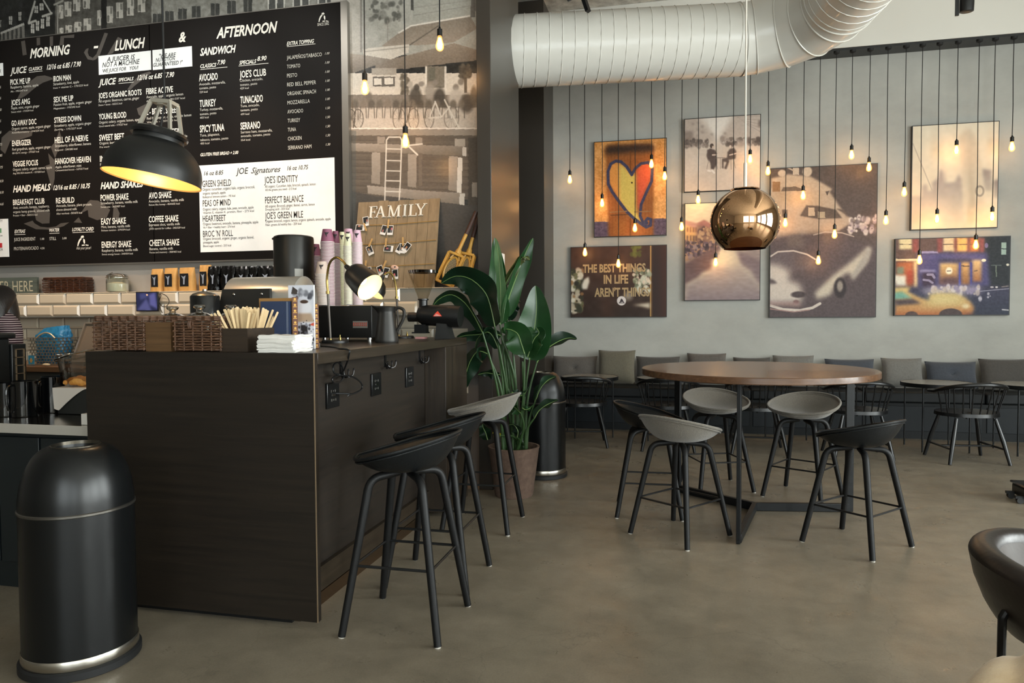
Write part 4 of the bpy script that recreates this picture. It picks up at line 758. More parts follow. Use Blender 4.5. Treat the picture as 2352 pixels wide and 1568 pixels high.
# canal
t, c = picture('canvas print of a calm canal at dusk between old houses', [(1571.5, 467), (1747, 460), (1572.6, 691), (1747, 689)])
c.crop = (1550, 450, 6.272); c.rect(0, 0, 1400, 1600, '#d8cfae', c2='#b8a594'); c.rect(0, 60, 1400, 500, '#dcd5b4', c2='#d3bda4')
c.poly([(140, 350), (320, 400), (420, 350), (620, 470), (640, 720), (140, 960)], '#a98264', soft=2); c.poly([(140, 400), (310, 470), (320, 680), (140, 680)], '#c79d68', soft=2); c.poly([(310, 400), (420, 345), (600, 440), (600, 470), (330, 430)], '#a8746a', soft=2); c.poly([(140, 355), (320, 395), (310, 470), (140, 410)], '#b48a7c', soft=2)
for x in (170, 215, 260, 295): c.rect(x, 450, x + 22, 520, '#7d5340', .8, 1); c.rect(x, 570, x + 25, 650, '#5d4640', .8, 1)
c.poly([(330, 430), (450, 440), (520, 600), (480, 680), (330, 670)], '#6d5450', .9, 5); c.specks(340, 450, 540, 690, ['#5d4744', '#8a6a58', '#b99874'], 50, 24); c.specks(140, 660, 640, 900, ['#4d4046', '#6b5860', '#8f7a78', '#3f353c'], 160, 22)
c.poly([(140, 960), (640, 700), (660, 770), (540, 900), (540, 1050), (400, 1100), (330, 1180), (160, 1270), (130, 1500), (100, 1500)], '#6a5453', soft=4); c.poly([(1240, 800), (850, 790), (900, 880), (950, 1000), (1080, 1080), (1180, 1250), (1260, 1320)], '#7d6b6c', soft=5); c.poly([(1000, 700), (1250, 700), (1250, 930), (1040, 840)], '#93827c', soft=4)
c.poly([(660, 770), (850, 790), (930, 980), (1080, 1090), (1230, 1330), (1250, 1520), (150, 1520), (170, 1280), (340, 1190), (540, 1060)], '#c9b8a2', soft=6, c2='#857578'); c.poly([(660, 770), (850, 790), (900, 1000), (560, 1000)], '#dccfae', .7, 8); c.noise(.05, 4, 2, 1); c.build('print', M_pr, t)
# yacht and car
t, c = picture('large canvas print of a white yacht above a silver vintage car', [(1773.5, 382.3), (2021.4, 378.2), (1762.6, 727.2), (2007.4, 730.8)])
c.crop = (1750, 360, 4.126); c.rect(-50, 0, 1300, 1700, '#574a42', c2='#54484a')
c.poly([(90, 205), (250, 165), (460, 185), (670, 305), (640, 330), (800, 560), (890, 600), (700, 720), (480, 740), (60, 780)], '#b8a48d', soft=2, c2='#a89380'); c.ell(190, 155, 38, 32, '#bfae9a'); c.ell(430, 140, 45, 48, '#c2b09b'); c.rect(295, 95, 350, 170, '#bfae9a'); c.line([(240, 100), (300, 130)], 14, '#b5a28d')
c.rect(80, 330, 560, 470, '#b39c82', .8, 6); c.rect(100, 235, 175, 330, '#8d6a48'); c.poly([(200, 290), (320, 280), (420, 320), (180, 330)], '#6d5c4e'); c.poly([(600, 330), (640, 320), (620, 370)], '#5b4d44')
for q in [[(360, 560), (420, 460), (530, 465), (700, 500), (760, 580), (540, 590)], [(700, 490), (770, 500), (810, 555)], [(190, 500), (240, 500), (240, 570), (190, 570)]]: c.poly(q, '#5d4e44', soft=1)
c.rect(440, 480, 500, 560, '#b7a38c'); c.rect(530, 520, 600, 580, '#a8977f'); c.rect(60, 600, 160, 900, '#b7a594', .9, 4); c.specks(820, 560, 1090, 720, ['#d8cdc6', '#8a7b86', '#b7a7a5', '#6a5d5e'], 60, 18); c.rect(900, 580, 1090, 610, '#c6bac0', .6, 5)
c.poly([(60, 760), (520, 720), (720, 720), (900, 800), (1100, 860), (1100, 1560), (-20, 1560)], '#55494a', soft=6); c.poly([(250, 740), (380, 730), (400, 860), (240, 860)], '#6a5d57', .8, 5)
c.poly([(75, 960), (120, 905), (260, 885), (420, 920), (510, 980), (500, 1060), (280, 1090), (70, 1020)], '#625658', soft=4); c.line([(80, 945), (150, 900), (300, 890), (430, 925), (505, 970)], 15, '#bcb0a8'); c.line([(490, 740), (600, 712), (760, 720), (870, 755)], 11, '#a3968e')
c.poly([(60, 1010), (180, 1030), (270, 1090), (250, 1180), (340, 1190), (380, 1260), (380, 1380), (60, 1390)], '#c5b9ae', soft=8); c.poly([(520, 1350), (500, 1290), (680, 1120), (850, 990), (1010, 850), (1040, 880), (1000, 990), (860, 1170), (840, 1100), (780, 1110), (700, 1200), (650, 1310)], '#bfb4a3', soft=5); c.poly([(1000, 850), (1035, 870), (1000, 1000), (860, 1165), (850, 1130)], '#a59c92', soft=3)
c.ell(345, 1305, 70, 30, '#453a3b', .95, .2); c.ell(325, 1375, 28, 20, '#6d5150', .9, .3); c.poly([(65, 1150), (110, 1165), (150, 1200), (65, 1205)], '#5d5152', soft=2); c.line([(65, 1405), (200, 1445), (360, 1455), (480, 1430), (550, 1390)], 26, '#cbbfb4'); c.line([(75, 1440), (300, 1470), (450, 1450)], 10, '#9c7d76'); c.ell(740, 1240, 58, 95, '#332b2c', .95, .15); c.ell(740, 1225, 28, 50, '#9c9186', .9, .3); c.poly([(60, 1370), (370, 1380), (360, 1420), (60, 1400)], '#a98781', .7, 4); c.noise(.05, 3); c.build('print', M_pr, t)
# misty bridge
t, c = picture('pale canvas print of a misty city skyline behind bridge cables', [(2095, 287.7), (2296.4, 278), (2091.8, 528), (2291.4, 523.4)])
c.crop = (2070, 260, 5.6); c.rect(0, 0, 1400, 1700, '#d6cbb6', c2='#e2cdb0')
c.poly([(130, 1060), (265, 1075), (270, 950), (300, 905), (330, 930), (340, 1010), (395, 990), (400, 890), (470, 830), (490, 760), (515, 705), (550, 770), (575, 890), (690, 890), (740, 780), (790, 860), (810, 1400), (130, 1400)], '#a09088', soft=3, c2='#d9c4ac'); c.poly([(740, 300), (850, 180), (960, 300), (1030, 720), (1090, 1400), (820, 1400), (780, 800)], '#c8b7a0', soft=4, c2='#d8c5aa'); c.poly([(845, 280), (875, 560), (950, 1200), (910, 1200), (860, 600)], '#a5937d', .8, 5); c.poly([(500, 220), (520, 350), (575, 880), (550, 880)], '#d0c0ac', .8, 3); c.line([(150, 390), (395, 985)], 14, '#b9aa98'); c.poly([(1040, 715), (1155, 730), (1175, 1000), (1070, 1000)], '#94847c', soft=3, c2='#c0ae9a'); c.poly([(1190, 865), (1250, 850), (1250, 1100), (1190, 1080)], '#8d7d76', soft=3, c2='#c0ae9a')
for a in range(24): th = a * PI / 12; c.ell(1010 + 48 * math.cos(th), 1000 + 62 * math.sin(th), 12, 12, '#8d7e70', .7, .6)
c.rect(100, 1200, 1300, 1600, '#e0caa8', .5, 24); c.noise(.03, 8); c.build('print', M_pr, t)
# street with taxi
t, c = picture('canvas print of a yellow taxi passing a blue shopfront at night', [(2054.7, 548), (2322.3, 541.4), (2055.4, 724.5), (2318.6, 724.2)])
c.crop = (2040, 530, 7.467); c.rect(0, 0, 2300, 1600, '#4c3f44'); c.rect(1650, 0, 2300, 1000, '#1f2328', 1, 6); c.rect(100, 120, 850, 480, '#5d4a45', 1, 3); c.poly([(500, 370), (1700, 370), (1750, 960), (500, 1010)], '#4b4671', soft=4); c.rect(560, 350, 860, 385, '#9088ac'); c.rect(560, 430, 1620, 470, '#5f5a8c', .7, 4); c.rect(880, 490, 1440, 540, '#3d3540', .9, 4)
for x0, x1, cc in ((190, 410, '#cfc49c'), (940, 1140, '#d3bd97'), (1175, 1360, '#d2a765'), (1400, 1560, '#b5713f')): c.rect(x0, 120, x1, 350 if x0 > 500 else 315, cc, 1, 2); c.rect(x0, 225, x1, 237, '#4c4038')
for x0, x1 in ((420, 520), (840, 935), (1140, 1172), (1365, 1395), (1570, 1650)): c.rect(x0, 125, x1, 365, '#8a4b46', .9, 2)
c.rect(1940, 200, 2025, 410, '#93a9a0'); c.rect(1940, 300, 2025, 315, '#2a2d30'); c.ell(1685, 250, 30, 45, '#6f6486'); c.rect(130, 480, 490, 520, '#cfc3a6'); c.rect(430, 520, 500, 980, '#c9b28a', 1, 2); c.rect(140, 530, 430, 960, '#9a5a3a', 1, 3); c.rect(150, 620, 265, 740, '#6f7a68', 1, 2); c.rect(125, 760, 310, 950, '#d5d2c4', 1, 3); c.rect(320, 680, 420, 900, '#a0442e', 1, 3)
c.rect(545, 670, 815, 710, '#8d8ab0', 1, 2); c.rect(580, 720, 800, 1000, '#3c2c40', 1, 3); c.line([(680, 750), (760, 750), (790, 800)], 45, '#8f86a0'); c.line([(610, 840), (700, 850), (760, 890)], 40, '#8f86a0')
c.rect(885, 555, 1205, 930, '#d9b377', 1, 3, c2='#8a5a3a'); c.rect(890, 800, 1215, 935, '#3f2f48', .75, 6); c.ell(1045, 685, 58, 60, '#f0e6cb', 1, .25); c.line([(1015, 690), (1070, 685)], 22, '#8a7a6a'); c.rect(1255, 540, 1395, 930, '#dcae6c', 1, 3, c2='#8e5a34'); c.rect(1250, 595, 1390, 610, '#4a3a3c'); c.rect(1445, 500, 1600, 870, '#dfbd85', 1, 3, c2='#a2673d'); c.line([(1480, 690), (1525, 680)], 20, '#6f5a48'); c.rect(1210, 540, 1245, 940, '#565293'); c.rect(1405, 540, 1440, 940, '#4d4985'); c.ell(1640, 505, 40, 26, '#efe5c8'); c.ell(2050, 580, 26, 20, '#d9d6c4'); c.rect(1845, 590, 1862, 790, '#6a7568'); c.line([(1770, 590), (1940, 590)], 14, '#5a6460')
c.poly([(100, 960), (2100, 960), (2100, 1480), (100, 1480)], '#3b3950', soft=5, c2='#2b3040'); c.poly([(540, 1010), (900, 940), (1560, 940), (1600, 1060), (1000, 1110), (650, 1080)], '#9f96ac', .9, 6); c.specks(700, 950, 1580, 1080, ['#cfc4c8', '#8f84a0', '#b8a9a4'], 40, 34); c.line([(1580, 1035), (2080, 990)], 12, '#9a98a6'); c.specks(1560, 1060, 1800, 1180, ['#b9b4bd'], 6, 24); c.line([(1960, 1350), (2070, 1360)], 22, '#b9b6b8'); c.line([(1950, 960), (2060, 945)], 16, '#8c7f7a'); c.ell(1780, 965, 30, 14, '#b9b0b4'); c.ell(1860, 965, 22, 16, '#c9c2c0')
c.poly([(120, 970), (390, 965), (340, 1040), (520, 1130), (700, 1200), (720, 1090), (900, 1065), (1150, 1075), (1300, 1130), (1420, 1220), (1480, 1320), (1450, 1400), (1280, 1440), (120, 1450)], '#cdb678', soft=3, c2='#b4784a'); c.poly([(700, 1080), (1130, 1080), (1330, 1180), (1330, 1270), (500, 1290), (720, 1190)], '#d6c98e', .8, 10); c.poly([(120, 1060), (240, 1040), (410, 1160), (120, 1180)], '#6fa08f', soft=3); c.poly([(120, 1185), (420, 1165), (570, 1245), (120, 1280)], '#4b3f42', soft=3); c.rect(120, 1400, 1450, 1470, '#a05a34', .7, 5); c.ell(1070, 1440, 200, 110, '#4a3c3c', 1, .06); c.ell(400, 1450, 110, 70, '#4a3c3c', .9, .1); c.ell(1330, 1290, 60, 40, '#e3d3a8', .8, .5); c.noise(.06, 3); c.build('print', M_pr, t)
# lettering picture
t, c = picture('dark canvas print reading THE BEST THINGS IN LIFE AREN\'T THINGS', [(1309.7, 568.2), (1531.2, 560.7), (1311, 729.7), (1532.3, 727.3)])
c.crop = (1300, 550, 8.252); c.rect(0, 0, 2100, 1600, '#4a3329', c2='#33261f'); c.noise(.05, 12); c.rect(1620, 0, 2100, 1600, '#352723', 1, 4); c.rect(1800, 0, 2100, 1600, '#4b2e25', .8, 10); c.rect(1593, 0, 1615, 1600, '#b08a55'); c.rect(1625, 0, 1634, 1600, '#6b4d33', .8)
c.specks(95, 560, 320, 1360, ['#b9ad98', '#d8d2c0', '#6d6a4c', '#3a3a2c', '#8f6b48', '#2b2a22'], 110, 40); c.poly([(300, 860), (340, 760), (430, 700), (445, 800), (400, 940), (310, 940)], '#d3ccbd', soft=2); c.specks(1280, 560, 1590, 1000, ['#9fa58f', '#cfd0bd', '#6b705a', '#d9c9b4'], 90, 30); c.specks(1250, 120, 1410, 300, ['#6b6a32', '#55552a'], 14, 40)
c.poly([(1265, 1240), (1593, 1195), (1593, 1310), (1450, 1270)], '#d0c2ac', soft=3); c.ell(1180, 1070, 80, 80, '#cfc8ba', .55, .6); c.ell(1052, 1160, 86, 88, '#d8cfcb', 1, .04); c.poly([(1005, 1205), (1050, 1110), (1075, 1140), (1105, 1200), (1060, 1180)], '#3a3236'); c.line([(1005, 1200), (1105, 1200)], 12, '#3a3236'); c.rect(700, 1080, 850, 1480, '#5d3a2a', .5, 12); c.build('print', M_pr, t)
mb = MB()
def L_(s, xl, yb, xr, cap):
    a = onY(1300 + xl / 8.252, 550 + yb / 8.252, YP); b = onY(1300 + xr / 8.252, 550 + yb / 8.252, YP); q = onY(1300 + xl / 8.252, 550 + (yb - cap) / 8.252, YP)
    text_into(mb, s, (a.x, YP - .0012, a.z), (1, 0, 0), (0, 0, 1), b.x - a.x, q.z - a.z, 0, .035)
L_('THE BEST THINGS', 320, 625, 1510, 155); L_('IN LIFE', 715, 832, 1180, 165); L_("AREN'T THINGS", 540, 1080, 1585, 165)
mb.build('print_lettering', mat('print_letter', '#a58c63', .5), t, smooth=False, rec=False)
# ================================================================ BENCH, CUSHIONS
M_bench = mat('black_leatherette', '#0d1113', .5, spec=.3, bump=.06, bscale=60)
bn = thing('bench', 'long black wall bench with padded seat along the concrete wall', 'bench', (2.4, 8.3, 0))
MB().box((-1.50, 8.12, 0), (RX - .01, YW - .001, .37)).build('base_panel', mat('bench_base', '#0d1113', .55, spec=.3), bn)
mb = MB()
for k in range(7): a = -1.50 + k * 1.13; mb.box((a + .003, 8.09, .372), (a + 1.127, YW - .10, .487))
mb.build('seat_cushion', M_bench, bn, bev=.02, seg=3)
mb = MB()
for k in range(7): a = -1.50 + k * 1.13; mb.box((a + .02, 8.112, .08), (a + 1.11, 8.119, .34))
mb.build('drawer_front', mat('bench_front', '#10161a', .5, spec=.3), bn, bev=.003)
FAB = {'grey': '#57524d', 'taupe': '#5f5a4c', 'blue': '#3c4047', 'lgrey': '#6a6863', 'dark': '#45423e'}
def cushion(px0, px1, pyt, Y, col, label, button=False, lean=.3):
    a = onY(px0, pyt, Y); b = onY(px1, pyt, Y); w_ = b.x - a.x; h_ = max(a.z - .487, .25) / math.cos(lean) * 1.02; th = .07
    zc = .487 + h_ / 2 * math.cos(lean) + .012
    yc = min(Y + .02, YW - .09 - h_ / 2 * math.sin(lean) * .0 - .06)
    M_ = XF(((a.x + b.x) / 2, yc, zc), rx=-lean)
    t = thing('cushion', label, 'cushion', M=M_, group='cushions along the wall bench')
    def fn(sgn):
        def f(u, v):
            x, z = 2 * u - 1, 2 * v - 1; e = max(0, (1 - x ** 4) * (1 - z ** 4)); p = .055 * (1 - abs(x) ** 2) * (1 - abs(z) ** 2)
            d = th * e ** .6
            if button: d -= .035 * math.exp(-((x * w_) ** 2 + (z * h_) ** 2) / .004)
            k = 1 - .06 * (1 - x * x) * abs(z) ** 3; k2 = 1 - .06 * (1 - z * z) * abs(x) ** 3
            return (x * w_ / 2 * k2, sgn * d, z * h_ / 2 * k)
        return f
    m = mat('fabric_' + col, FAB[col], .95, var=.15, vscale=60, bump=.25, bscale=150, sheen=.2)
    mb = MB(); mb.sheet(fn(-1), 16, 16); mb.sheet(fn(1), 16, 16); mb.build('cover', m, t, world=False)
    pts = [(s_ * w_ / 2, 0, q * h_ / 2) for s_, q in ((-1, -1), (1, -1), (1, 1), (-1, 1))]
    P = []
    for i in range(4): P += [Vector(pts[i]).lerp(Vector(pts[(i + 1) % 4]), k / 6) for k in range(6)]
    if button:
        for s_ in (-1, 1): MB().ball((0, s_ * .038, 0), (.014, .008, .014), 10).build('button', m, t, world=False)
for a in [(1268, 1371, 821, 8.47, 'grey', 'dark grey cushion with a button, first beside the pier', True), (1373, 1459, 808, 8.38, 'taupe', 'square taupe woven cushion in front of its darker neighbours', False), (1460, 1562, 822, 8.47, 'dark', 'dark grey cushion just behind the edge of the walnut table', True), (1578, 1669, 815, 8.47, 'grey', 'grey cushion whose pale top edge shows above the walnut table', False),
          (1684, 1770, 824, 8.50, 'dark', 'dark cushion barely showing above the middle of the walnut table', False), (1776, 1872, 820, 8.47, 'lgrey', 'light grey cushion with raised corner above the walnut table', False), (1896, 2011, 828, 8.47, 'blue', 'slate cushion behind the far rim of the walnut table', False),
          (2026, 2122, 826, 8.42, 'lgrey', 'slumped grey cushion between the walnut table and the slate blue one', False), (2127, 2247, 834, 8.47, 'blue', 'slate blue cushion with a button behind the spindle chair', True), (2252, 2372, 828, 8.44, 'dark', 'brownish dark cushion at the far end of the bench', False)]:
    cushion(*a[:5], a[5], a[6])
# ================================================================ BISTRO TABLES, SPINDLE CHAIRS
M_btop = mat('stone_top', '#8d8980', .2, var=.08, vscale=5, spec=.6); M_bl = mat('thin_black_steel', '#141617', .35, .4)
def make_btable(label):
    t = thing('bistro_table', label, 'side table'); r, z = .31, .64
    MB().lathe([(0, z - .008), (r - .006, z - .008), (r - .004, z), (0, z)], 48).build('table_top', M_btop, t, world=False)
    MB().lathe([(r - .012, z - .035), (r, z - .035), (r, z + .001), (r - .004, z + .002), (r - .004, z - .008), (r - .012, z - .008), (r - .012, z - .035)], 48).build('rim', M_bl, t, world=False)
    for k in range(4): a = PI / 4 + k * PI / 2; x, y = (r - .02) * math.cos(a), (r - .02) * math.sin(a); MB().tube([(x, y, 0), (x, y, z - .03)], .0075, 8).build('leg', M_bl, t, world=False)
    return t
bt = make_btable('small round bistro table nearest the black pier, before the taupe cushion')
BT = [(-.95, 7.70, ''), (-.13, 7.66, 'small round bistro table behind the first spindle chair, past the taupe cushion'), (.70, 7.66, 'small round bistro table hidden behind the middle of the walnut table'), (1.50, 7.62, 'small round bistro table behind the far edge of the walnut table'), (2.40, 7.56, 'small round bistro table before the slate blue buttoned cushion'), (3.17, 7.52, 'small round bistro table before the brownish cushion at the bench end')]
for x, y, lab in BT:
    if lab: dup(bt, lab, (x, y, 0), .1)
bt.matrix_world = XF((BT[0][0], BT[0][1], 0), .35); WM[bt.name] = bt.matrix_world.copy()
for o in C.objects:
    if o.name.startswith('bistro_table'): o['group'] = 'bistro tables along the bench'
def make_chair(label):
    t = thing('spindle_chair', label, 'chair'); m = mat('black_lacquer', '#0c0d0e', .32, spec=.45)
    MB().sheet(lambda u, v: Vector((.235 * v * math.cos(2 * PI * u) * (1.0 if math.cos(2 * PI * u) > 0 else .95), .255 * v * math.sin(2 * PI * u), .405 - .012 * (1 - v ** 2))), 36, 6, th=.03, closeu=True).build('seat', m, t, world=False)
    for sx in (1, -1):
        for sy in (1, -1): MB().tube([(.15 * sx, .16 * sy, .39), (.19 * sx, .205 * sy, .2), (.225 * sx, .245 * sy, .002)], [.014, .019, .014], 10).build('leg', m, t, world=False)
    for sy in (1, -1): MB().tube([(.205, .222 * sy, .13), (-.205, .222 * sy, .13)], .009, 8).build('stretcher', m, t, world=False)
    MB().tube([(0, .222, .13), (0, -.222, .13)], .009, 8).build('stretcher', m, t, world=False)
    def rail(a): return Vector((-.03 - .245 * math.sin(a), .285 * math.cos(a), .62 + .075 * math.sin(a)))
    A = [PI * k / 24 for k in range(25)]
    pts = [rail(a) for a in A]
    MB().tube([pts[0] + Vector((.14, -.01, -.01))] + pts + [pts[-1] + Vector((.14, .01, -.01))], [.011] + [.0145] * 25 + [.011], 10, flat=1.2).build('top_rail', m, t, world=False)
    for k in range(11):
        a = PI * (.06 + .88 * k / 10); p = rail(a); MB().tube([(-.215 * math.sin(a) * .93 + .0, .24 * math.cos(a) * .93, .40), p], [.006, .0055], 8).build('spindle', m, t, world=False)
    return t
ch = make_chair('black spindle-back chair alone beyond the walnut table, before the slate blue cushion')
CH = [(2.47, 7.02, 98), (1.58, 7.03, 93, 'black spindle-back chair just behind the rim and outer leg of the walnut table'), (.72, 7.10, 90, 'black spindle-back chair seen under the middle of the walnut table'), (-.11, 7.08, 92, 'black spindle-back chair behind the stools beside the inner leg of the walnut table'), (-.96, 7.12, 100, 'black spindle-back chair beside the domed bin, before the taupe cushion')]
for q in CH[1:]: dup(ch, q[3], (q[0], q[1], 0), math.radians(q[2]))
ch.matrix_world = XF((CH[0][0], CH[0][1], 0), math.radians(CH[0][2])); WM[ch.name] = ch.matrix_world.copy()
for o in C.objects:
    if o.name.startswith('spindle_chair'): o['group'] = 'spindle chairs along the bench'
# ================================================================ BINS
def bin_(label, x, y, r, h):
    t = thing('dome_bin', label, 'bin', (x, y, 0), 0, 'dome-topped bins'); m = mat('satin_black_steel', '#0b0d0e', .30, .2, spec=.5)
    MB().lathe([(r * 1.04, 0), (r * 1.07, .004), (r * 1.07, .028), (r * 1.03, .034), (0, .034)], 56).build('base_ring', mat('rubber', '#0d0e0f', .6), t, world=False)
    MB().lathe([(r * 1.012, .034), (r * 1.022, .038), (r * 1.022, .066), (r * 1.005, .072)], 56).build('chrome_band', M_steel, t, world=False)
    hb = h * .72
    MB().lathe([(r, .034), (r, hb - .004)], 64).build('body', m, t, world=False)
    MB().lathe([(r * 1.0, hb - .006), (r * 1.02, hb - .003), (r * 1.02, hb + .004), (r, hb + .007)], 64).build('seam_ring', mat('seam_steel', '#6d6a64', .3, .9), t, world=False)
    ri = r * .43
    dome = [(r * (.5 + .5 * math.cos(a)) if False else ri + (r - ri) * math.cos(a), hb + .004 + (h - hb - .004) * math.sin(a)) for a in [PI / 2 * k / 12 for k in range(13)]]
    d = MB().lathe(dome + [(ri * .97, h - .008), (ri * .94, h - .10), (0, h - .32)], 64).build('dome_lid', m, t, world=False)
    MB().lathe([(ri * 1.04, h - .003), (ri * 1.04, h + .003), (ri * .99, h + .004), (ri * .95, h - .008)], 56).build('opening_rim', mat('rim_steel', '#5a554c', .25, .9), t, world=False)
    return t
bin_('big black dome-topped bin in front of the bar counter end', -2.225, 2.235, .192, .82)
bin_('black dome-topped bin behind the potted plant beside the pier', -1.08, 5.67, .185, .84)
# ================================================================ LEATHER CHAIR, THROW, CASE
lx = Vector((1.165, 2.275, 0)); hz = math.radians(-22)
t = thing('tub_chair', 'dark brown leather tub chair on thin black legs cut by the photo edge', 'armchair', (lx.x, lx.y, 0), hz)
M_tub = mat('brown_leather', '#1e1713', .36, bump=.08, bscale=70, spec=.5)
def tubrim(a): b = (1 - math.cos(a)) / 2; return .595 * b + .41 * (1 - b) + .03 * math.sin(a) ** 2
def tubo(u, v):
    a = 2 * PI * u; R_ = float(np.interp(v, [0, .1, .22, .4, .7, 1], [.175, .238, .268, .29, .315, .328])); z = float(np.interp(v, [0, .1, .22, 1], [.37, .385, .42, tubrim(a)]))
    return Vector((R_ * math.cos(a) * 1.02, R_ * math.sin(a), z))
def tubi(u, v):
    a = 2 * PI * u; R_ = (.10 + .155 * v ** .8); z = .43 + (tubrim(a) - .43) * v ** 2.0
    return Vector((R_ * math.cos(a), R_ * math.sin(a), z))
def tubl(u, v):
    a = 2 * PI * u; o_ = tubo(u, 1); i_ = tubi(u, 1); s_ = PI * v; m_ = (o_ + i_) / 2; rr = (o_ - i_) / 2
    return m_ + rr * math.cos(s_) + Vector((0, 0, .035 * math.sin(s_)))
MB().sheet(tubo, 48, 10, closeu=True).lathe([(.178, .37), (0, .362)], 48).build('outer_shell', M_tub, t, world=False)
MB().sheet(tubi, 48, 10, closeu=True).lathe([(.102, .43), (0, .425)], 48).build('seat_lining', mat('lining_leather', '#30271f', .52, var=.12, vscale=6, bump=.05, bscale=60, spec=.3), t, world=False)  # lining is a lighter brown than the outer shell
MB().sheet(tubl, 48, 10, closeu=True).build('padded_rim', M_tub, t, world=False)
for a in (217, 332, 72, 107):
    c_, s_ = math.cos(math.radians(a)), math.sin(math.radians(a)); MB().tube(spline([(r_ * c_, r_ * s_, z) for r_, z in ((.285, .485), (.302, .465), (.306, .43), (.306, .2), (.306, .002))], 4), .011, 10).build('leg', M_tb, t, world=False)
t = thing('draped_stool', 'low stool under a heap of tan fleece, at the bottom photo corner', 'stool', (.93, 1.68, 0))
MB().lathe([(0, .43), (.20, .43), (.21, .44), (.21, .47), (0, .47)], 32).build('seat', M_leg, t, world=False)
for a in (45, 135, 225, 315): c_, s_ = math.cos(math.radians(a)), math.sin(math.radians(a)); MB().tube([(.14 * c_, .14 * s_, .43), (.18 * c_, .18 * s_, .002)], .014, 8).build('leg', M_leg, t, world=False)
rg = random.Random(4); K = [(rg.uniform(-.34, .34), rg.uniform(-.34, .34), rg.uniform(.022, .07), rg.uniform(-.03, .035)) for _ in range(110)]
def thr(u, v):
    a = 2 * PI * u; r_ = .34 * v * (1 + .08 * math.sin(3 * a) + .05 * math.sin(7 * a + 1)); x, y = r_ * math.cos(a), r_ * math.sin(a)
    z = .56 - .28 * max(0, v - .45) ** 1.5 * 2.2 + sum(h_ * math.exp(-((x - p) ** 2 + (y - q) ** 2) / s_ ** 2) for p, q, s_, h_ in K) * .6 - .015 + .018 * math.sin(26 * x + 9 * y + 2.5 * math.sin(13 * y + 1)) + .012 * math.sin(31 * y - 17 * x + 2 * math.sin(15 * x))
    if v > .9: z -= .03 * (v - .9) * 10
    return (.93 + x, 1.68 + y, max(z, .3))
tw = MB().sheet(thr, 110, 40, th=.02, closeu=True).build('fleece_throw', mat('tan_fleece', '#c9a880', .9, var=.18, vscale=9, col2='#e0c9a6', bump=.25, bscale=120, sheen=.5)); tag(tw, 'rumpled tan fleece throw heaped over the low stool at the photo corner', 'throw')
p = onZ(2308, 1158); t = thing('equipment_case', 'low black wheeled case on the floor at the photo edge', 'case', (p.x + .53, p.y + .01, 0))
MB().box((-.40, 0, .03), (.16, .22, .105)).build('body', M_blk, t, world=False, bev=.012, seg=3)
MB().box((-.41, -.01, .106), (.17, .23, .122)).build('lid', mat('gloss_black', '#151617', .15), t, world=False, bev=.008)
MB().tube([(-.39, -.004, .09), (.15, -.004, .09)], .006, 8).build('edge_trim', M_chrome, t, world=False)
for x, y in ((-.42, .04), (-.42, .18), (.13, .04), (.13, .18)):
    w_ = MB().tube([(x, y - .014, .022), (x, y + .014, .022)], .022, 14).build('caster', mat('caster_rubber', '#1c1d1e', .5), t, world=False)
    MB().box((x - .03, y - .012, .035), (x + .035, y + .012, .052)).build('caster_fork', M_dark, w_, world=False)
# ================================================================ PLANT
M_pot = mat('terracotta', '#57443a', .85, var=.2, vscale=26, col2='#6e594b', bump=.25, bscale=60)
px_, py_ = -1.165, 4.99
pl = thing('potted_plant', 'tall bird of paradise plant in a brown clay pot beside the bar counter', 'plant', (px_, py_, 0))
MB().lathe([(0, 0), (.13, 0), (.138, .01), (.183, .345), (.187, .352), (.187, .36), (.172, .36), (.165, .30), (0, .30)], 48).build('pot', M_pot, pl, world=False)
mb = MB().lathe([(0, .33), (.09, .328), (.166, .315)], 32)
rg = random.Random(2)
for k in range(60): a = rg.uniform(0, 6.28); r = .155 * math.sqrt(rg.random()); mb.ball((r * math.cos(a), r * math.sin(a), .325), rg.uniform(.006, .014), 6)
mb.build('soil', mat('potting_soil', '#1f1813', .95, var=.4, vscale=60), pl, world=False)
def leafmat(key, c1, c2):
    m = mat(key, c1, .32, var=.25, vscale=3, col2=c2, spec=.5, stretch=(1, 1, 1), bump=.06, bscale=24); return m
LM = {'d': leafmat('leaf_dark', '#0c1e14', '#17301d'), 'm': leafmat('leaf_mid', '#16351c', '#264b24'), 'l': leafmat('leaf_light', '#4a6d48', '#6d8f62'), 'b': leafmat('leaf_brown', '#4a3a1c', '#2c4a26'), 'y': leafmat('leaf_yellow', '#a59420', '#c2b23c')}
M_stem = mat('leaf_stem', '#2f4a24', .45, var=.2, vscale=10); M_rib = mat('leaf_rib', '#6a8448', .45)
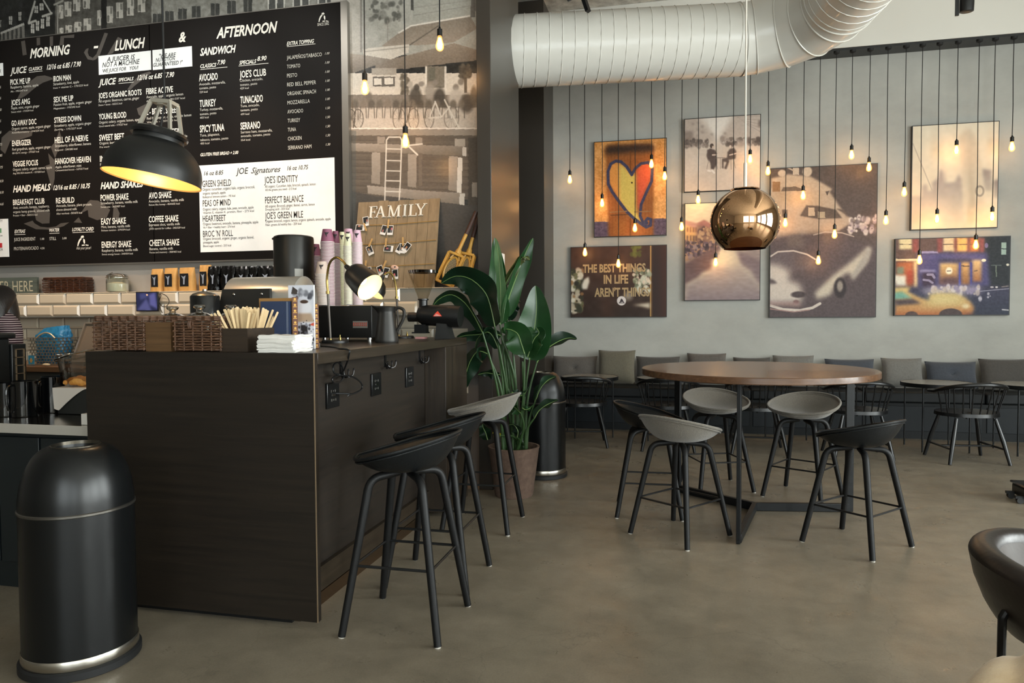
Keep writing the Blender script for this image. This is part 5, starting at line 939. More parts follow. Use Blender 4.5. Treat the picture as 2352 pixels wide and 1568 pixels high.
def leaf(pts, wd0, m, Y=5.0, fold=.35, side=(1, 0, 0), wav=.012, root=None, stem=True, dy=0., stemr=.008, tipY=0., shp=1.0):
    """pts: midrib pixels from leaf base to tip"""
    n = len(pts) - 1
    P = [onY(x, y, Y + dy + tipY * i / max(n, 1)) for i, (x, y) in enumerate(pts)]
    Q = spline(P, 6); N = len(Q) - 1
    def at(t): k = min(int(t * N), N - 1); f = t * N - k; return Q[k].lerp(Q[k + 1], f)
    sd0 = Vector(side).normalized()
    def fn(u, v):
        c = at(v); tg = (at(min(v + .03, 1)) - at(max(v - .03, 0))).normalized(); s_ = (sd0 - tg * sd0.dot(tg)).normalized(); nn = tg.cross(s_)
        x = 2 * u - 1; wd = wd0 * 1.22; wv = math.sin(PI * min(1, v ** (.62 * shp) * .985 + .012)) ** .72
        return c + s_ * (x * wd / 2 * wv * math.cos(fold * abs(x))) + nn * (-abs(x) * wd / 2 * wv * math.sin(fold) + wav * wv * math.sin(14 * v + 2 * (x > 0)) * abs(x))
    o = MB().sheet(fn, 12, 26, th=.0016).build('leaf', LM[m], pl, ang=70)
    rb = [at(i / 14) for i in range(15)]; MB().tube(rb, [.0045 * (1 - i / 16) + .001 for i in range(15)], 6).build('midrib', M_rib, o)
    if stem:
        r0 = Vector(root) if root else Vector((px_ + random.uniform(-.09, .09), py_ + random.uniform(-.07, .07), .32)); b = P[0]; d = (P[1] - P[0]).normalized()
        mid = r0.lerp(b, .55) + Vector((0, 0, .06)) - d * .05
        MB().tube(spline([r0, mid, b], 6), [.012 - .006 * i / 12 for i in range(13)], 8).build('leaf_stem', M_stem, pl)
random.seed(11)
leaf([(1149, 745), (1143, 690), (1140, 610), (1137, 546)], .135, 'm', 4.95, .5, (1, .5, 0))
leaf([(1147, 742), (1150, 690), (1147, 610), (1139, 548)], .085, 'l', 4.93, .15, (1, -.4, 0), stem=False)
leaf([(1158, 728), (1170, 680), (1192, 620), (1210, 575), (1224, 547)], .12, 'm', 4.96, .6, (1, .8, 0)); leaf([(1160, 655), (1185, 610), (1203, 590), (1217, 597)], .06, 'b', 4.94, .4, (1, .5, .3), stem=False)
leaf([(1137, 750), (1126, 700), (1112, 668), (1080, 640), (1045, 634), (1014, 650)], .22, 'd', 4.86, .25, (.5, -.4, .8), wav=.02)
leaf([(1108, 762), (1085, 718), (1062, 690), (1034, 676), (1004, 690), (986, 718)], .115, 'd', 4.80, .4, (.4, -.5, .7)); leaf([(1100, 690), (1085, 676), (1070, 668), (1055, 660)], .05, 'd', 4.9, .3, (.3, -.3, .8), stem=False)
leaf([(1216, 826), (1224, 775), (1232, 715), (1230, 656)], .235, 'm', 5.0, .42, (1, .15, 0), wav=.01, root=(px_ + .05, py_, .32))
leaf([(1205, 812), (1198, 790), (1188, 765), (1165, 755), (1152, 762)], .17, 'm', 4.88, .25, (1, -.2, .35), root=(px_ + .04, py_ - .06, .32)); leaf([(1212, 820), (1226, 780), (1238, 765), (1232, 752)], .16, 'm', 4.93, .3, (1, -.3, .2), stem=False)
leaf([(1233, 832), (1250, 806), (1278, 786), (1304, 776), (1325, 778)], .12, 'd', 5.03, .5, (.3, -.6, .8), root=(px_ + .08, py_, .32))
leaf([(1150, 770), (1125, 763), (1098, 768), (1070, 770), (1048, 776)], .105, 'd', 4.92, .35, (.1, -.5, .8))
leaf([(1145, 800), (1132, 772), (1118, 762), (1098, 776), (1092, 800)], .11, 'd', 4.9, .3, (.7, -.5, .4))
leaf([(1120, 812), (1098, 806), (1080, 830), (1070, 862), (1067, 894)], .155, 'd', 4.90, .35, (.9, -.35, .2), root=(px_ - .06, py_ - .05, .32))
leaf([(1165, 735), (1172, 710), (1185, 694), (1196, 692)], .10, 'd', 5.0, .4, (1, .3, 0)); leaf([(1155, 730), (1140, 728), (1118, 715), (1105, 700)], .075, 'b', 5.0, .3, (.4, .4, .8), stem=False)
leaf([(1229, 922), (1240, 893), (1258, 873), (1277, 864)], .095, 'd', 4.93, .3, (.5, -.4, .7), root=(px_ + .1, py_ - .04, .32)); leaf([(1227, 960), (1240, 940), (1262, 926), (1282, 918)], .085, 'd', 4.90, .3, (.4, -.5, .7), root=(px_ + .1, py_ - .06, .32))
leaf([(1196, 948), (1186, 938), (1178, 934), (1168, 942)], .075, 'm', 4.86, .5, (.6, -.5, .6)); leaf([(1200, 936), (1206, 940), (1216, 938), (1224, 930)], .05, 'm', 4.86, .4, (.3, -.6, .7), stem=False)
leaf([(1188, 1004), (1190, 990), (1180, 975), (1166, 976)], .075, 'd', 4.84, .3, (.8, -.5, .3)); leaf([(1120, 1010), (1116, 995), (1110, 982), (1108, 974)], .08, 'd', 4.95, .2, (1, -.2, 0), stem=False)
leaf([(1150, 1000), (1142, 996), (1136, 990), (1132, 988)], .05, 'y', 4.84, .3, (.4, -.4, .8)); leaf([(1176, 900), (1190, 908), (1204, 905), (1214, 888)], .06, 'd', 4.9, .4, (.3, -.5, .8))
leaf([(1148, 860), (1132, 858), (1116, 856), (1098, 860)], .06, 'd', 4.95, .3, (.1, -.5, .8))
for rx_, ry_, a, b in [(-.02, .03, (1158, 770), 4.96), (.02, -.02, (1172, 735), 4.96), (-.05, 0, (1150, 790), 4.95), (.05, .03, (1200, 830), 5.0), (-.08, .02, (1138, 860), 4.97)]: MB().tube(spline([(px_ + rx_, py_ + ry_, .32), (px_ + rx_ * 1.4, py_ + ry_, .7), onY(a[0], a[1], b)], 6), [.013 - .006 * i / 12 for i in range(13)], 8).build('leaf_stem', M_stem, pl)
sw = onX(1154, 600, -1.348); o = MB().box((-1.3495, sw.y - .04, sw.z - .06), (-1.338, sw.y + .04, sw.z + .06)).build('light_switch', mat('switch_white', '#d9d6cf', .35), bev=.004); tag(o, 'white light switch plate on the dark pier behind the plant', 'switch')
# ================================================================ ON THE BAR COUNTER
def wicker(mb, x0, x1, y0, y1, z0, z1, row=.0105, st=.021, r=.0042, taper=.0):
    """basket walls of woven rods around a rectangle"""
    n = max(3, int((z1 - z0) / row))
    per = []
    def seg(a, b):
        L = math.hypot(b[0] - a[0], b[1] - a[1]); m = max(2, int(L / st)); return [(a[0] + (b[0] - a[0]) * k / m, a[1] + (b[1] - a[1]) * k / m) for k in range(m)]
    c = [(x0, y0), (x1, y0), (x1, y1), (x0, y1)]
    for i in range(4): per += seg(c[i], c[(i + 1) % 4])
    cx, cy = (x0 + x1) / 2, (y0 + y1) / 2
    def off(p, d):
        L = max(abs(p[0] - cx) / (x1 - x0), abs(p[1] - cy) / (y1 - y0)) or 1
        nx = (p[0] - cx) / (x1 - x0); ny = (p[1] - cy) / (y1 - y0)
        return (p[0] + (d if abs(nx) > .49 else 0) * (1 if nx > 0 else -1), p[1] + (d if abs(ny) > .49 else 0) * (1 if ny > 0 else -1))
    for k in range(n):
        z = z0 + (k + .5) * (z1 - z0) / n; pts = []
        for j, p in enumerate(per): q = off(p, .0035 * (1 if (j + k) % 2 else -1)); pts.append((q[0], q[1], z + .0012 * math.sin(j * 1.7 + k)))
        mb.tube(pts, r, 5, closed=True)
    for p in per[::2]: mb.tube([(p[0], p[1], z0), (p[0], p[1], z1)], .0035, 5)
    for dz in (0, .009): mb.tube([(*off(p, .004 * (1 if j % 2 else -1)), z1 + dz) for j, p in enumerate(per)], .0062, 6, closed=True)
    mb.box((x0 + .004, y0 + .004, z0), (x1 - .004, y1 - .004, z0 + .006))
M_wick = mat('brown_wicker', '#3a2618', .6, var=.45, vscale=40, col2='#6b4a33', bump=.2, bscale=90)
Z = CZ + .001
def basket(px0, px1, pyt, y0, y1, label):
    a = onY(px0, 808, y0); b = onY(px1, 808, y0); zt = onY(px0, pyt, y0).z
    t = thing('wicker_basket', label, 'basket', ((a.x + b.x) / 2, (y0 + y1) / 2, Z), 0, 'dark wicker baskets on the bar counter')
    mb = MB(); wicker(mb, a.x + .008, b.x - .008, y0 + .008, y1, Z + .004, zt - .012); mb.build('weave', M_wick, t)
    m_ = (a.x * .62 + b.x * .38); mb = MB()
    for s_ in (-1, 1): mb.tube(arc((m_ + s_ * .004, y0 - .002, zt - .05), (m_ + s_ * .004, y0 - .012, zt - .035), (m_ + s_ * .004, y0 - .002, zt - .02), 4), .005, 6)
    mb.build('handle', M_wick, t); return t
basket(211, 331, 727, 2.685, 2.90, 'dark wicker basket at the outer end of the bar counter, beside the wooden block')
basket(396, 508, 727, 2.685, 2.90, 'dark wicker basket between the wooden block and the box of stirrers')
M_block = woodmat('oiled_wood', '#4a351f', '#6a4d2f', .5, 'x')
a = onY(335, 800, 2.70); b = onY(393, 800, 2.70); zt = onY(335, 741, 2.70).z
t = thing('wooden_block', 'brown wooden napkin box between two wicker baskets', 'box', ((a.x + b.x) / 2, 2.8, Z))
MB().box((a.x, 2.70, Z), (b.x, 2.712, zt)).build('front_board', M_block, t); MB().box((a.x, 2.713, Z), (a.x + .01, 2.88, zt)).box((b.x - .01, 2.713, Z), (b.x, 2.88, zt)).box((a.x + .01, 2.87, Z), (b.x - .01, 2.88, zt)).box((a.x + .01, 2.713, Z), (b.x - .01, 2.87, Z + .01)).build('box_sides', M_block, t)
# box of stirrers
M_dbox = woodmat('dark_box_wood', '#241b13', '#372a1d', .5, 'x')
a = onY(504, 806, 2.70); b = onY(569, 806, 2.70); zt = onY(504, 754, 2.70).z; bx0, bx1, by0, by1 = a.x, b.x, 2.70, 2.96
t = thing('stirrer_box', 'open dark wooden box holding coffee stirrers', 'box', ((bx0 + bx1) / 2, (by0 + by1) / 2, Z))
MB().box((bx0, by0, Z), (bx1, by0 + .01, zt)).build('front_board', M_dbox, t); MB().box((bx1 - .01, by0 + .0105, Z), (bx1, by1, zt)).build('side_board', M_dbox, t); MB().box((bx0, by0 + .0105, Z), (bx0 + .01, by1, zt)).build('side_board', M_dbox, t)
MB().box((bx0 + .0105, by1 - .01, Z), (bx1 - .0105, by1, zt)).box((bx0 + .0105, by0 + .0105, Z), (bx1 - .0105, by1 - .0105, Z + .008)).build('box_back', M_dbox, t)
M_stir = mat('birch_stick', '#cfb182', .6, var=.15, vscale=14, col2='#e0c79c'); rg = random.Random(9); first = None
for k in range(95):
    u = rg.uniform(-1, .85); v = rg.uniform(0, .85); L = rg.uniform(.165, .185); lean = .62 * u + rg.uniform(-.08, .08); bx = (bx0 + bx1) / 2 + u * .028; by = by0 + .04 + v * .17
    M_ = Matrix.Translation((bx, by, Z + .012 + rg.uniform(0, .012))) @ Matrix.Rotation(lean * (.9 if abs(u) < .5 else .75), 4, 'Y') @ Matrix.Rotation((v - .5) * -.7 + rg.uniform(-.05, .05), 4, 'X') @ Matrix.Rotation(rg.uniform(.1, .8), 4, 'Z') @ Matrix.Translation((0, 0, .0 + L * 0))
    lab = 'flat pale wooden coffee stirrer bundled upright in the dark box'
    if first is None:
        mb = MB(); w2 = .0046; mb.prism([(-w2, .004), (w2, .004), (w2, .172), (w2 * .6, .175), (-w2 * .6, .175), (-w2, .172)], (0, -.0007, 0), (1, 0, 0), (0, 0, 1), (0, .0014, 0)); first = mb.build('coffee_stirrer', M_stir, smooth=False); first.matrix_world = M_; tag(first, lab, 'stirrer', 'wooden stirrers in the dark box')
    else: dup(first, lab, M=M_)
# napkins
M_nap = mat('paper_napkin', '#d9d6cf', .85, bump=.15, bscale=50); first = None; rg = random.Random(5)
a = onY(588, 806, 2.67); b = onY(673, 806, 2.67); nw = (b.x - a.x) * .97; zt = onY(600, 765, 2.67).z; nN = 14
def nap(u, v): x, y = (u - .5) * nw, (v - .5) * .155; return (x, y, .0012 * math.sin(11 * u + 3) + .0016 * math.sin(9 * v + 5 * u) + .003 * (u - .5) ** 2)
for k in range(nN):
    z = Z + .004 + k * (zt - Z - .008) / nN; M_ = XF(((a.x + b.x) / 2 + rg.uniform(-.004, .004), 2.752 + rg.uniform(-.004, .006), z), rg.uniform(-.05, .05) + (.04 if k > 9 else 0))
    lab = 'folded white paper napkin in the stack beside the blue book'
    if first is None: first = MB().sheet(nap, 12, 12, th=.0062).build('paper_napkin', M_nap); first.matrix_world = M_; tag(first, lab, 'napkin', 'stack of white napkins')
    else: dup(first, lab, M=M_)
# books and magazine
def book(label, q, y, dep, cov, spine=None, yaw=0., name='book', cat='book'):
    a = onY(q[0], q[3], y); b = onY(q[1], q[3], y); zt = onY(q[0], q[2], y).z; w_ = (b.x - a.x) * math.cos(yaw) ** .8
    M_ = XF((a.x, y, Z), yaw); t = thing(name, label, cat, M=M_)
    MB(M_).box((.002, .003, .003), (w_ - .002, dep - .003, zt - Z - .003)).build('pages', mat('page_edges', '#b89a68', .8), t)
    MB(M_).box((0, 0, 0), (w_, .0028, zt - Z)).box((0, dep - .0028, 0), (w_, dep, zt - Z)).box((w_ - .0028, .0028, 0), (w_, dep - .0028, zt - Z)).build('cover', cov, t); return t, M_, w_, zt - Z
M_blue = mat('blue_cloth', '#1c2c4a', .55, var=.08, vscale=30); M_brl = mat('tooled_leather', '#5a3018', .5, var=.2, vscale=30); M_gold = mat('gold_tooling', '#b58a45', .4, .6)
t, M_, w_, h_ = book('dark blue hardback book standing behind the white napkins', (600, 662, 692, 802), 2.90, .03, M_blue, yaw=.12)
MB(M_).box((w_ - .012, -.0006, .002), (w_ - .0105, 0, h_ - .002)).box((w_ - .007, -.0006, .002), (w_ - .006, 0, h_ - .002)).build('spine_rule', mat('pale_rule', '#8d97a8', .5), t)
book('tan boxed volume just behind the dark blue book', (597, 673, 685, 802), 2.945, .04, mat('tan_board', '#9c7340', .6))
def spine(label, q, y):
    t, M_, w_, h_ = book(label, q, y, .13, M_brl, yaw=.56); mb = MB(M_)
    n = 9
    for k in range(n): z = h_ * (k + .5) / n; mb.box((.15 * w_, -.0012, z - .006), (.85 * w_, 0, z - .003)); mb.disc((w_ / 2, -.0012, z + .004), (1, 0, 0), (0, 0, 1), w_ * .24, 8)
    mb.build('gilt_ornament', M_gold, t, smooth=False)
spine('old brown book with gilt spine between the blue book and the magazine', (673, 685, 682, 800), 2.93); spine('old brown book with gilt spine on the far side of the magazine', (723, 733, 697, 789), 3.02)
yM = 3.00; a = onY(664, 793, yM); b = onY(722, 793, yM); zt = onY(664, 655, yM).z
t = thing('magazine', 'white magazine with a photo of a cap and coffee cup on the cover', 'magazine', (a.x, yM, Z))
MB().box((a.x, yM + .001, Z), (b.x, yM + .012, zt)).build('pages', mat('white_pages', '#d8d8d8', .6), t)
c = Cv(yM, a.x, b.x, Z, zt, 70, 165, '#c9ccd6', (400, 560, 6.03)); c.rect(1300, 570, 1960, 1380, '#d3d5de'); c.specks(1640, 650, 1930, 760, ['#6f7078', '#3f4048', '#a9abb5'], 14, 30); c.poly([(1640, 590), (1710, 640), (1700, 700), (1620, 690)], '#46403e'); c.ell(1800, 880, 100, 100, '#e2e2e6'); c.ell(1800, 800, 55, 25, '#4a3a30'); c.poly([(1710, 960), (1900, 960), (1940, 1080), (1700, 1080)], '#b79f86', soft=2); c.poly([(1860, 1120), (1950, 1080), (1950, 1140)], '#d8604a'); c.poly([(1750, 1120), (1850, 1120), (1850, 1370), (1760, 1370)], '#2c2a2c', soft=1); c.poly([(1850, 1190), (1940, 1150), (1940, 1370), (1880, 1360)], '#dcdde4'); c.specks(1700, 1060, 1950, 1370, ['#5c5c66', '#8c8d98', '#2c2c30'], 30, 16); c.build('cover', vcol('paper_print', .4), t, y=yM - .0)
p = onZ(707, 800, Z); t = thing('power_adapter', 'black power adapter at the counter corner, its cord looped on a hook', 'adapter', (p.x, p.y, Z)); MB().box((-.052, -.01, 0), (.0, .06, .028)).build('body', M_blk, t, world=False, bev=.003); MB().box((.001, -.006, .002), (.038, .05, .024)).build('plug_face', mat('grey_plastic', '#4f4f4d', .4), t, world=False, bev=.002); MB().tube(spline(cord, 6), .0042, 7).build('power_cord', M_blk, t)
# till
yT = 3.45
t = thing('cash_register', 'till with rounded silver top and black sloping back panel', 'till', (onY(570, 700, yT).x, yT, Z)); A = lambda x, y, Y=yT: onY(x, y, Y)
q = [A(480, 742), A(505, 690), A(510, 664), A(620, 662), A(622, 742)]
zb = Z
pol = [(q[0].x - .02, zb), (q[0].x, q[0].z), (q[1].x, q[1].z), (q[2].x, q[2].z), (q[3].x, q[3].z), (q[3].x, zb)]
MB().prism(pol, (0, yT, 0), (1, 0, 0), (0, 0, 1), (0, .02, 0)).build('back_panel', mat('till_black', '#1c1c1a', .5), t, bev=.002, world=True)
mb = MB()
for x, y in ((537, 676), (601, 675)): p = A(x, y); mb.ball((p.x, yT - .002, p.z), (.008, .004, .008), 10)
mb.build('screw', M_chrome, t); x0, x1 = A(503, 660).x, A(668, 660).x; zc = A(500, 690).z; r_ = A(500, 634).z - zc
MB().tube([(x0 + .0, yT + .02 + r_, zc), (x0 + .004, yT + .02 + r_, zc), (x1 - .004, yT + .02 + r_, zc), (x1, yT + .02 + r_, zc)], [r_ * .94, r_, r_, r_ * .94], 40).build('silver_hood', mat('silver_plastic', '#b9b6ae', .3, .55), t)
MB().box((x0 + .02, yT + .06, Z), (x1 - .02, yT + .32, zc - .03)).build('till_body', M_blk, t, bev=.01)
# canister and glass jars
yC = 3.35
p0, p1 = onY(443, 690, yC), onY(499, 690, yC); cx, r_ = (p0.x + p1.x) / 2, (p1.x - p0.x) / 2; zt = onY(470, 681, yC).z
t = thing('canister', 'black canister with shallow silver lid behind the wicker basket', 'canister', (cx, yC, Z)); MB().lathe([(0, 0), (r_, 0), (r_, zt - Z), (r_ * .97, zt - Z + .004), (0, zt - Z + .004)], 36).build('body', mat('gloss_black_body', '#131313', .18), t, world=False); h_ = zt - Z + .0045
MB().lathe([(r_ * .95, h_), (r_ * .8, h_ + .012), (r_ * .3, h_ + .022), (.012, h_ + .026), (.012, h_ + .034), (0, h_ + .036)], 32).build('lid', M_steel, t, world=False)
M_jar = glassmat('jar_glass', '#e9f0ea', .22, .01)
def jar(px, pyk, y, r_, label, fill=None):
    p = onY(px, pyk, y); H_ = p.z - Z; t = thing('glass_jar', label, 'jar', (p.x, y, Z), 0, 'glass jars on the bar counter')
    hb = H_ - .07; MB().lathe([(0, .003), (r_, .003), (r_, hb - .02), (r_ * .9, hb)], 32).build('jar_body', M_jar, t, world=False)
    MB().lathe([(r_ * 1.0, hb + .004), (r_ * 1.02, hb + .010), (r_ * .6, hb + .028), (.016, hb + .036), (.014, hb + .046), (.026, hb + .054), (.030, hb + .062), (.024, hb + .07), (0, hb + .072)], 32).build('jar_lid', glassmat('lid_glass', '#d4cdbb', .35, .03), t, world=False)
    MB().lathe([(0, .006), (r_ * .94, .006), (r_ * .94, hb * .6), (0, hb * .62)], 24).build('contents', mat('biscuits', '#8a6238', .8, var=.4, vscale=30), t, world=False)
jar(396, 703, 3.12, .075, 'lidded glass biscuit jar behind the wooden block'); jar(458, 700, 3.10, .075, 'lidded glass biscuit jar before the black canister'); jar(530, 700, 3.12, .07, 'lidded glass biscuit jar behind the stirrers')
# coffee urn
yU = 4.15; p0, p1 = onY(635, 600, yU), onY(716, 600, yU); cx, r_ = (p0.x + p1.x) / 2, (p1.x - p0.x) / 2; zt = onY(670, 545, yU).z; zlo = onY(676, 641, yU).z
t = thing('coffee_urn', 'tall dark grey cylindrical coffee urn with a small label', 'coffee urn', (cx, yU, Z)); m = mat('urn_grey', '#2b2a27', .38, .5)
MB().lathe([(0, zlo - Z - .0), (r_, zlo - Z), (r_, zt - Z - .012), (r_ * .98, zt - Z), (r_ * .9, zt - Z + .006), (0, zt - Z + .008)], 48).build('body', m, t, world=False); MB().tube([(-r_ * .9, -r_ * .45, zt - Z - .012), (-r_ * .3, -r_ * .98, zt - Z - .006), (-r_ * .22, -r_ * .99, zt - Z - .004)], .008, 8).build('lid_catch', M_blk, t, world=False)
MB().lathe([(0, 0), (r_ * .96, 0), (r_ * .96, zlo - Z - .002), (0, zlo - Z - .002)], 40).build('base', M_blk, t, world=False)
mb = MB()
for k in range(5): a_ = -1.2 + k * .22; mb.tube([(r_ * .97 * math.cos(a_), r_ * .97 * math.sin(a_), zlo - Z - .05), (r_ * .97 * math.cos(a_), r_ * .97 * math.sin(a_), zlo - Z - .005)], .008, 6)
mb.build('sight_rods', M_chrome, t, world=False)
mb = MB(); 
def lb(u, v): a_ = -1.02 + .42 * u; return ((r_ + .0012) * math.cos(a_), (r_ + .0012) * math.sin(a_), zlo - Z + .01 + .05 * v)
mb.sheet(lb, 8, 1); mb.build('label_plate', mat('label_silver', '#a9a8a2', .4), t, world=False)
# black appliance box + cups on it
yB = 3.98; a, b = onY(729, 745, yB), onY(854, 745, yB); zt = onY(790, 702, yB).z
t = thing('espresso_grinder_box', 'wide black appliance box with a small red and silver plate under the paper cups', 'appliance', ((a.x + b.x) / 2, yB, Z))
MB().box((a.x, yB, Z + .02), (b.x, yB + .38, zt)).build('body', mat('appliance_black', '#121211', .4), t, bev=.003); mb = MB()
for x in (a.x + .03, b.x - .03):
    for y in (yB + .03, yB + .34): mb.lathe([(0, Z), (.014, Z), (.014, Z + .02), (0, Z + .02)], 12, XF((x, y, 0)))
mb.build('foot', M_chrome, t); p0, p1 = onY(811, 753, yB), onY(844, 737, yB); o = MB().box((p0.x, yB - .003, p0.z), (p1.x, yB - .0002, p1.z)).build('name_plate', mat('plate_silver', '#9c9a94', .35, .6), t); mb = MB(); n = 8
mb_w = (p1.x - p0.x) / n
for k in range(n): x = p0.x + mb_w * (k + .22); zz0, zz1 = p0.z + (p1.z - p0.z) * .28, p0.z + (p1.z - p0.z) * .78; mb.box((x, yB - .0042, zz0), (x + mb_w * .28, yB - .0031, zz1)); mb.box((x, yB - .0042, zz1 - .003), (x + mb_w * .7, yB - .0031, zz1)); mb.box((x, yB - .0042, zz0), (x + mb_w * .7, yB - .0031, zz0 + .003))
mb.build('plate_marks', mat('plate_red', '#c8442c', .5), o, smooth=False)
ZB = zt + .001
def cupstack(cx, cy, ztop, r_, col, label, group, cuph, gap=.0088, logo=True, z0=None):
    """inverted paper cups: every cup is its own thing"""
    z0 = ZB if z0 is None else z0; m = mat('cup_' + col, col, .55); first = None; n = max(2, int((ztop - cuph - z0) / gap) + 1)
    zs = [ztop - cuph - k * gap for k in range(n)]
    for k, z in enumerate(zs):
        if first is None:
            first = thing('paper_cup', label[0], 'paper cup', (cx, cy, z), 0, group)
            MB().lathe([(r_, .004), (r_ * .70, cuph - .004), (r_ * .68, cuph), (0, cuph - .004)], 24).build('cup_body', m, first, world=False); MB().tube([(r_ * 1.01 * math.cos(2 * PI * i / 24), r_ * 1.01 * math.sin(2 * PI * i / 24), .0028) for i in range(24)], .0026, 6, closed=True).build('rolled_rim', mat('rim_' + col, '#d5cdc8' if col != '#d9d6ae' else '#e2dfbd', .5), first, world=False)
            if logo:
                mb = MB(); z1 = cuph * .55
                def W(x, zz): a_ = -1.25 + x / r_; rr = r_ + (r_ * .70 - r_) * (zz / cuph) + .0008; return (rr * math.cos(a_), rr * math.sin(a_), zz)
                def tri(pts): mb.add([W(*q_) for q_ in pts], [tuple(range(len(pts)))])
                for x in np.linspace(-.017, .015, 9): tri([(x, z1 + .016), (x + .004, z1 + .016), (x * .5 + .002, z1 + .004), (x * .5, z1 + .004)])
                tri([(-.018, z1 + .018), (.018, z1 + .018), (.016, z1 + .0155), (-.016, z1 + .0155)]); tri([(-.002, z1 - .012), (.003, z1 - .012), (.004, z1 + .004), (-.004, z1 + .004)]); tri([(-.012, z1 + .008), (-.006, z1 + .008), (-.002, z1 - .006), (-.006, z1 - .002)]); mb.build('cup_emblem', mat('emblem_ink', '#2a2224', .6), first, world=False, smooth=False)
            top = first
        else:
            c_ = dup(top, label[1], (cx, cy, z), 0, group)
            for ch in list(c_.children):
                if ch.name.startswith('cup_emblem'): bpy.data.objects.remove(ch)
def cs(px0, px1, pyt, y, col, nm, cuph=.083, logo=True):
    p0, p1 = onY(px0, pyt, y), onY(px1, pyt, y); r_ = (p1.x - p0.x) / 2 / .70; cx = (p0.x + p1.x) / 2
    cupstack(cx, y, p0.z, r_ * .92, col, ('top ' + nm[0] + ' paper cup of the stack ' + nm[1], nm[0] + ' paper cup rim lower in the stack ' + nm[1]), nm[0] + ' cups ' + nm[1], cuph, logo=logo)
cs(741, 762, 527, 4.10, '#8a4f66', ('plum', 'standing tallest beside the coffee urn')); cs(764, 777, 531, 4.20, '#82485e', ('plum', 'between the tall plum and cream stacks'))
cs(780, 791, 533, 4.24, '#d9d6ae', ('cream', 'squeezed behind the other cream stack')); cs(792, 806, 537, 4.14, '#dcd9b4', ('cream', 'beside the pink cups')); cs(791, 809, 526, 4.30, '#c9a0b0', ('pink', 'behind the front pink stack')); cs(812, 828, 529, 4.16, '#d0aab9', ('pink', 'nearest the family board'))
cs(716, 733, 561, 4.28, '#8a4f66', ('plum', 'low between the urn and tall stack')); cs(729, 750, 601, 4.02, '#c9b4a6', ('beige', 'lowest, in front of the plum stack'))
# desk lamps
M_brass = mat('brass', '#a08a52', .28, .9); M_lampb = mat('lamp_black', '#161514', .4)
def desk_lamp(label, base, post, neck, shade0, shade1, rad, Y, e):
    b = onY(*base, Y); b.z = Z; t = thing('desk_lamp', label, 'desk lamp', (b.x, Y, Z), 0, 'gooseneck lamps on the bar counter')
    rb = .075; bc = (b.x + .03, Y, Z)
    MB().lathe([(0, 0), (rb, 0), (rb, .012), (rb * .94, .016), (0, .017)], 36, XF(bc)).build('base', M_lampb, t)
    MB().lathe([(0, .016), (.008, .016), (.008, .03), (.003, .032), (.003, .045), (0, .045)], 12, XF((b.x + .065, Y - .01, Z))).build('switch_knob', M_brass, t)
    MB().lathe([(0, .016), (.010, .016), (.010, .024), (0, .024)], 12, XF((b.x, Y, Z))).build('brass_collar', M_brass, t)
    p = onY(*post, Y); MB().tube([(b.x, Y, Z + .02), p], .0072, 10).build('stem', mat('gunmetal_stem', '#4a4540', .3, .8), t)
    MB().tube([p - Vector((0, 0, .012)), p + Vector((0, 0, .004))], .0115, 12).build('brass_collar', M_brass, t)
    nk = [p] + [onY(x, y, Y - .02 * k) for k, (x, y) in enumerate(neck)]; s0 = onY(*shade0, Y - .02 * len(neck)); MB().tube(spline(nk + [s0], 8), .0068, 10).build('gooseneck', M_brass, t)
    s1 = onY(*shade1, Y - .02 * len(neck) - .06); ax = (s1 - s0); L = ax.length; q = ax.to_track_quat('Z', 'Y').to_matrix().to_4x4(); M_ = Matrix.Translation(s0) @ q
    sh = MB(M_).lathe([(0, -.005), (.012, -.005), (.014, .01), (.018, .035), (.03, .042), (rad * .72, .06), (rad * .90, .085), (rad, L * .7), (rad * 1.04, L)], 36).build('shade', M_lampb, t)
    MB(M_).lathe([(rad * 1.03, L), (rad * .98, L * .7), (rad * .88, .09), (rad * .6, .07), (0, .06)], 36).build('shade_lining', mat('white_enamel', '#e6d3a8', .5), sh)
    MB(M_).ball((0, 0, L * .62), .03, 14).build('bulb', mat('lamp_bulb_lit', '#fff0d0', .5, emit='#ffe9c2', es=5), t)
    l = bpy.data.lights.new('lamp_light', 'POINT'); l.energy = e; l.color = (1, .80, .52); l.shadow_soft_size = .03; lo = bpy.data.objects.new('lamp_light', l); C.objects.link(lo); lo.parent = t; lo.location = wm(t).inverted() @ (M_ @ Vector((0, 0, L * .80)))
desk_lamp('black gooseneck desk lamp with brass neck before the paper cups', (759, 786), (753, 670), [(751, 640), (757, 605), (772, 591), (788, 600)], (796, 612), (850, 660), .078, 3.72, .35)
desk_lamp('black gooseneck desk lamp with brass neck behind the metal jug', (916, 774), (911, 682), [(909, 655), (902, 632), (892, 626)], (880, 633), (856, 672), .075, 4.55, .15)
# jug
yJ = 3.82; p0, p1 = onY(863, 780, yJ), onY(914, 780, yJ); cx, r_ = (p0.x + p1.x) / 2, (p1.x - p0.x) / 2; H_ = onY(890, 705, yJ).z - Z
t = thing('metal_jug', 'dark grey metal jug with a spout and loop handle beside the desk lamp', 'jug', (cx, yJ, Z)); m = mat('graphite_metal', '#31302e', .4, .5)
def jg(u, v):
    a_ = 2 * PI * u; z = H_ * v; r = r_ * (1 - .42 * v ** .9) if v < .86 else r_ * (.632 + .10 * (v - .86) / .14); r *= 1 if v > .06 else .93 + .07 * (v / .06) ** .5
    k = max(0, (v - .80) / .2); sp_ = math.exp(-((a_ - PI) / .42) ** 2) * k
    return (r * math.cos(a_) - .045 * sp_, r * math.sin(a_), z + .012 * sp_)
MB().sheet(jg, 44, 22, th=-.002, closeu=True).lathe([(0, .001), (r_ * .93, .001)], 36).build('body', m, t, world=False)
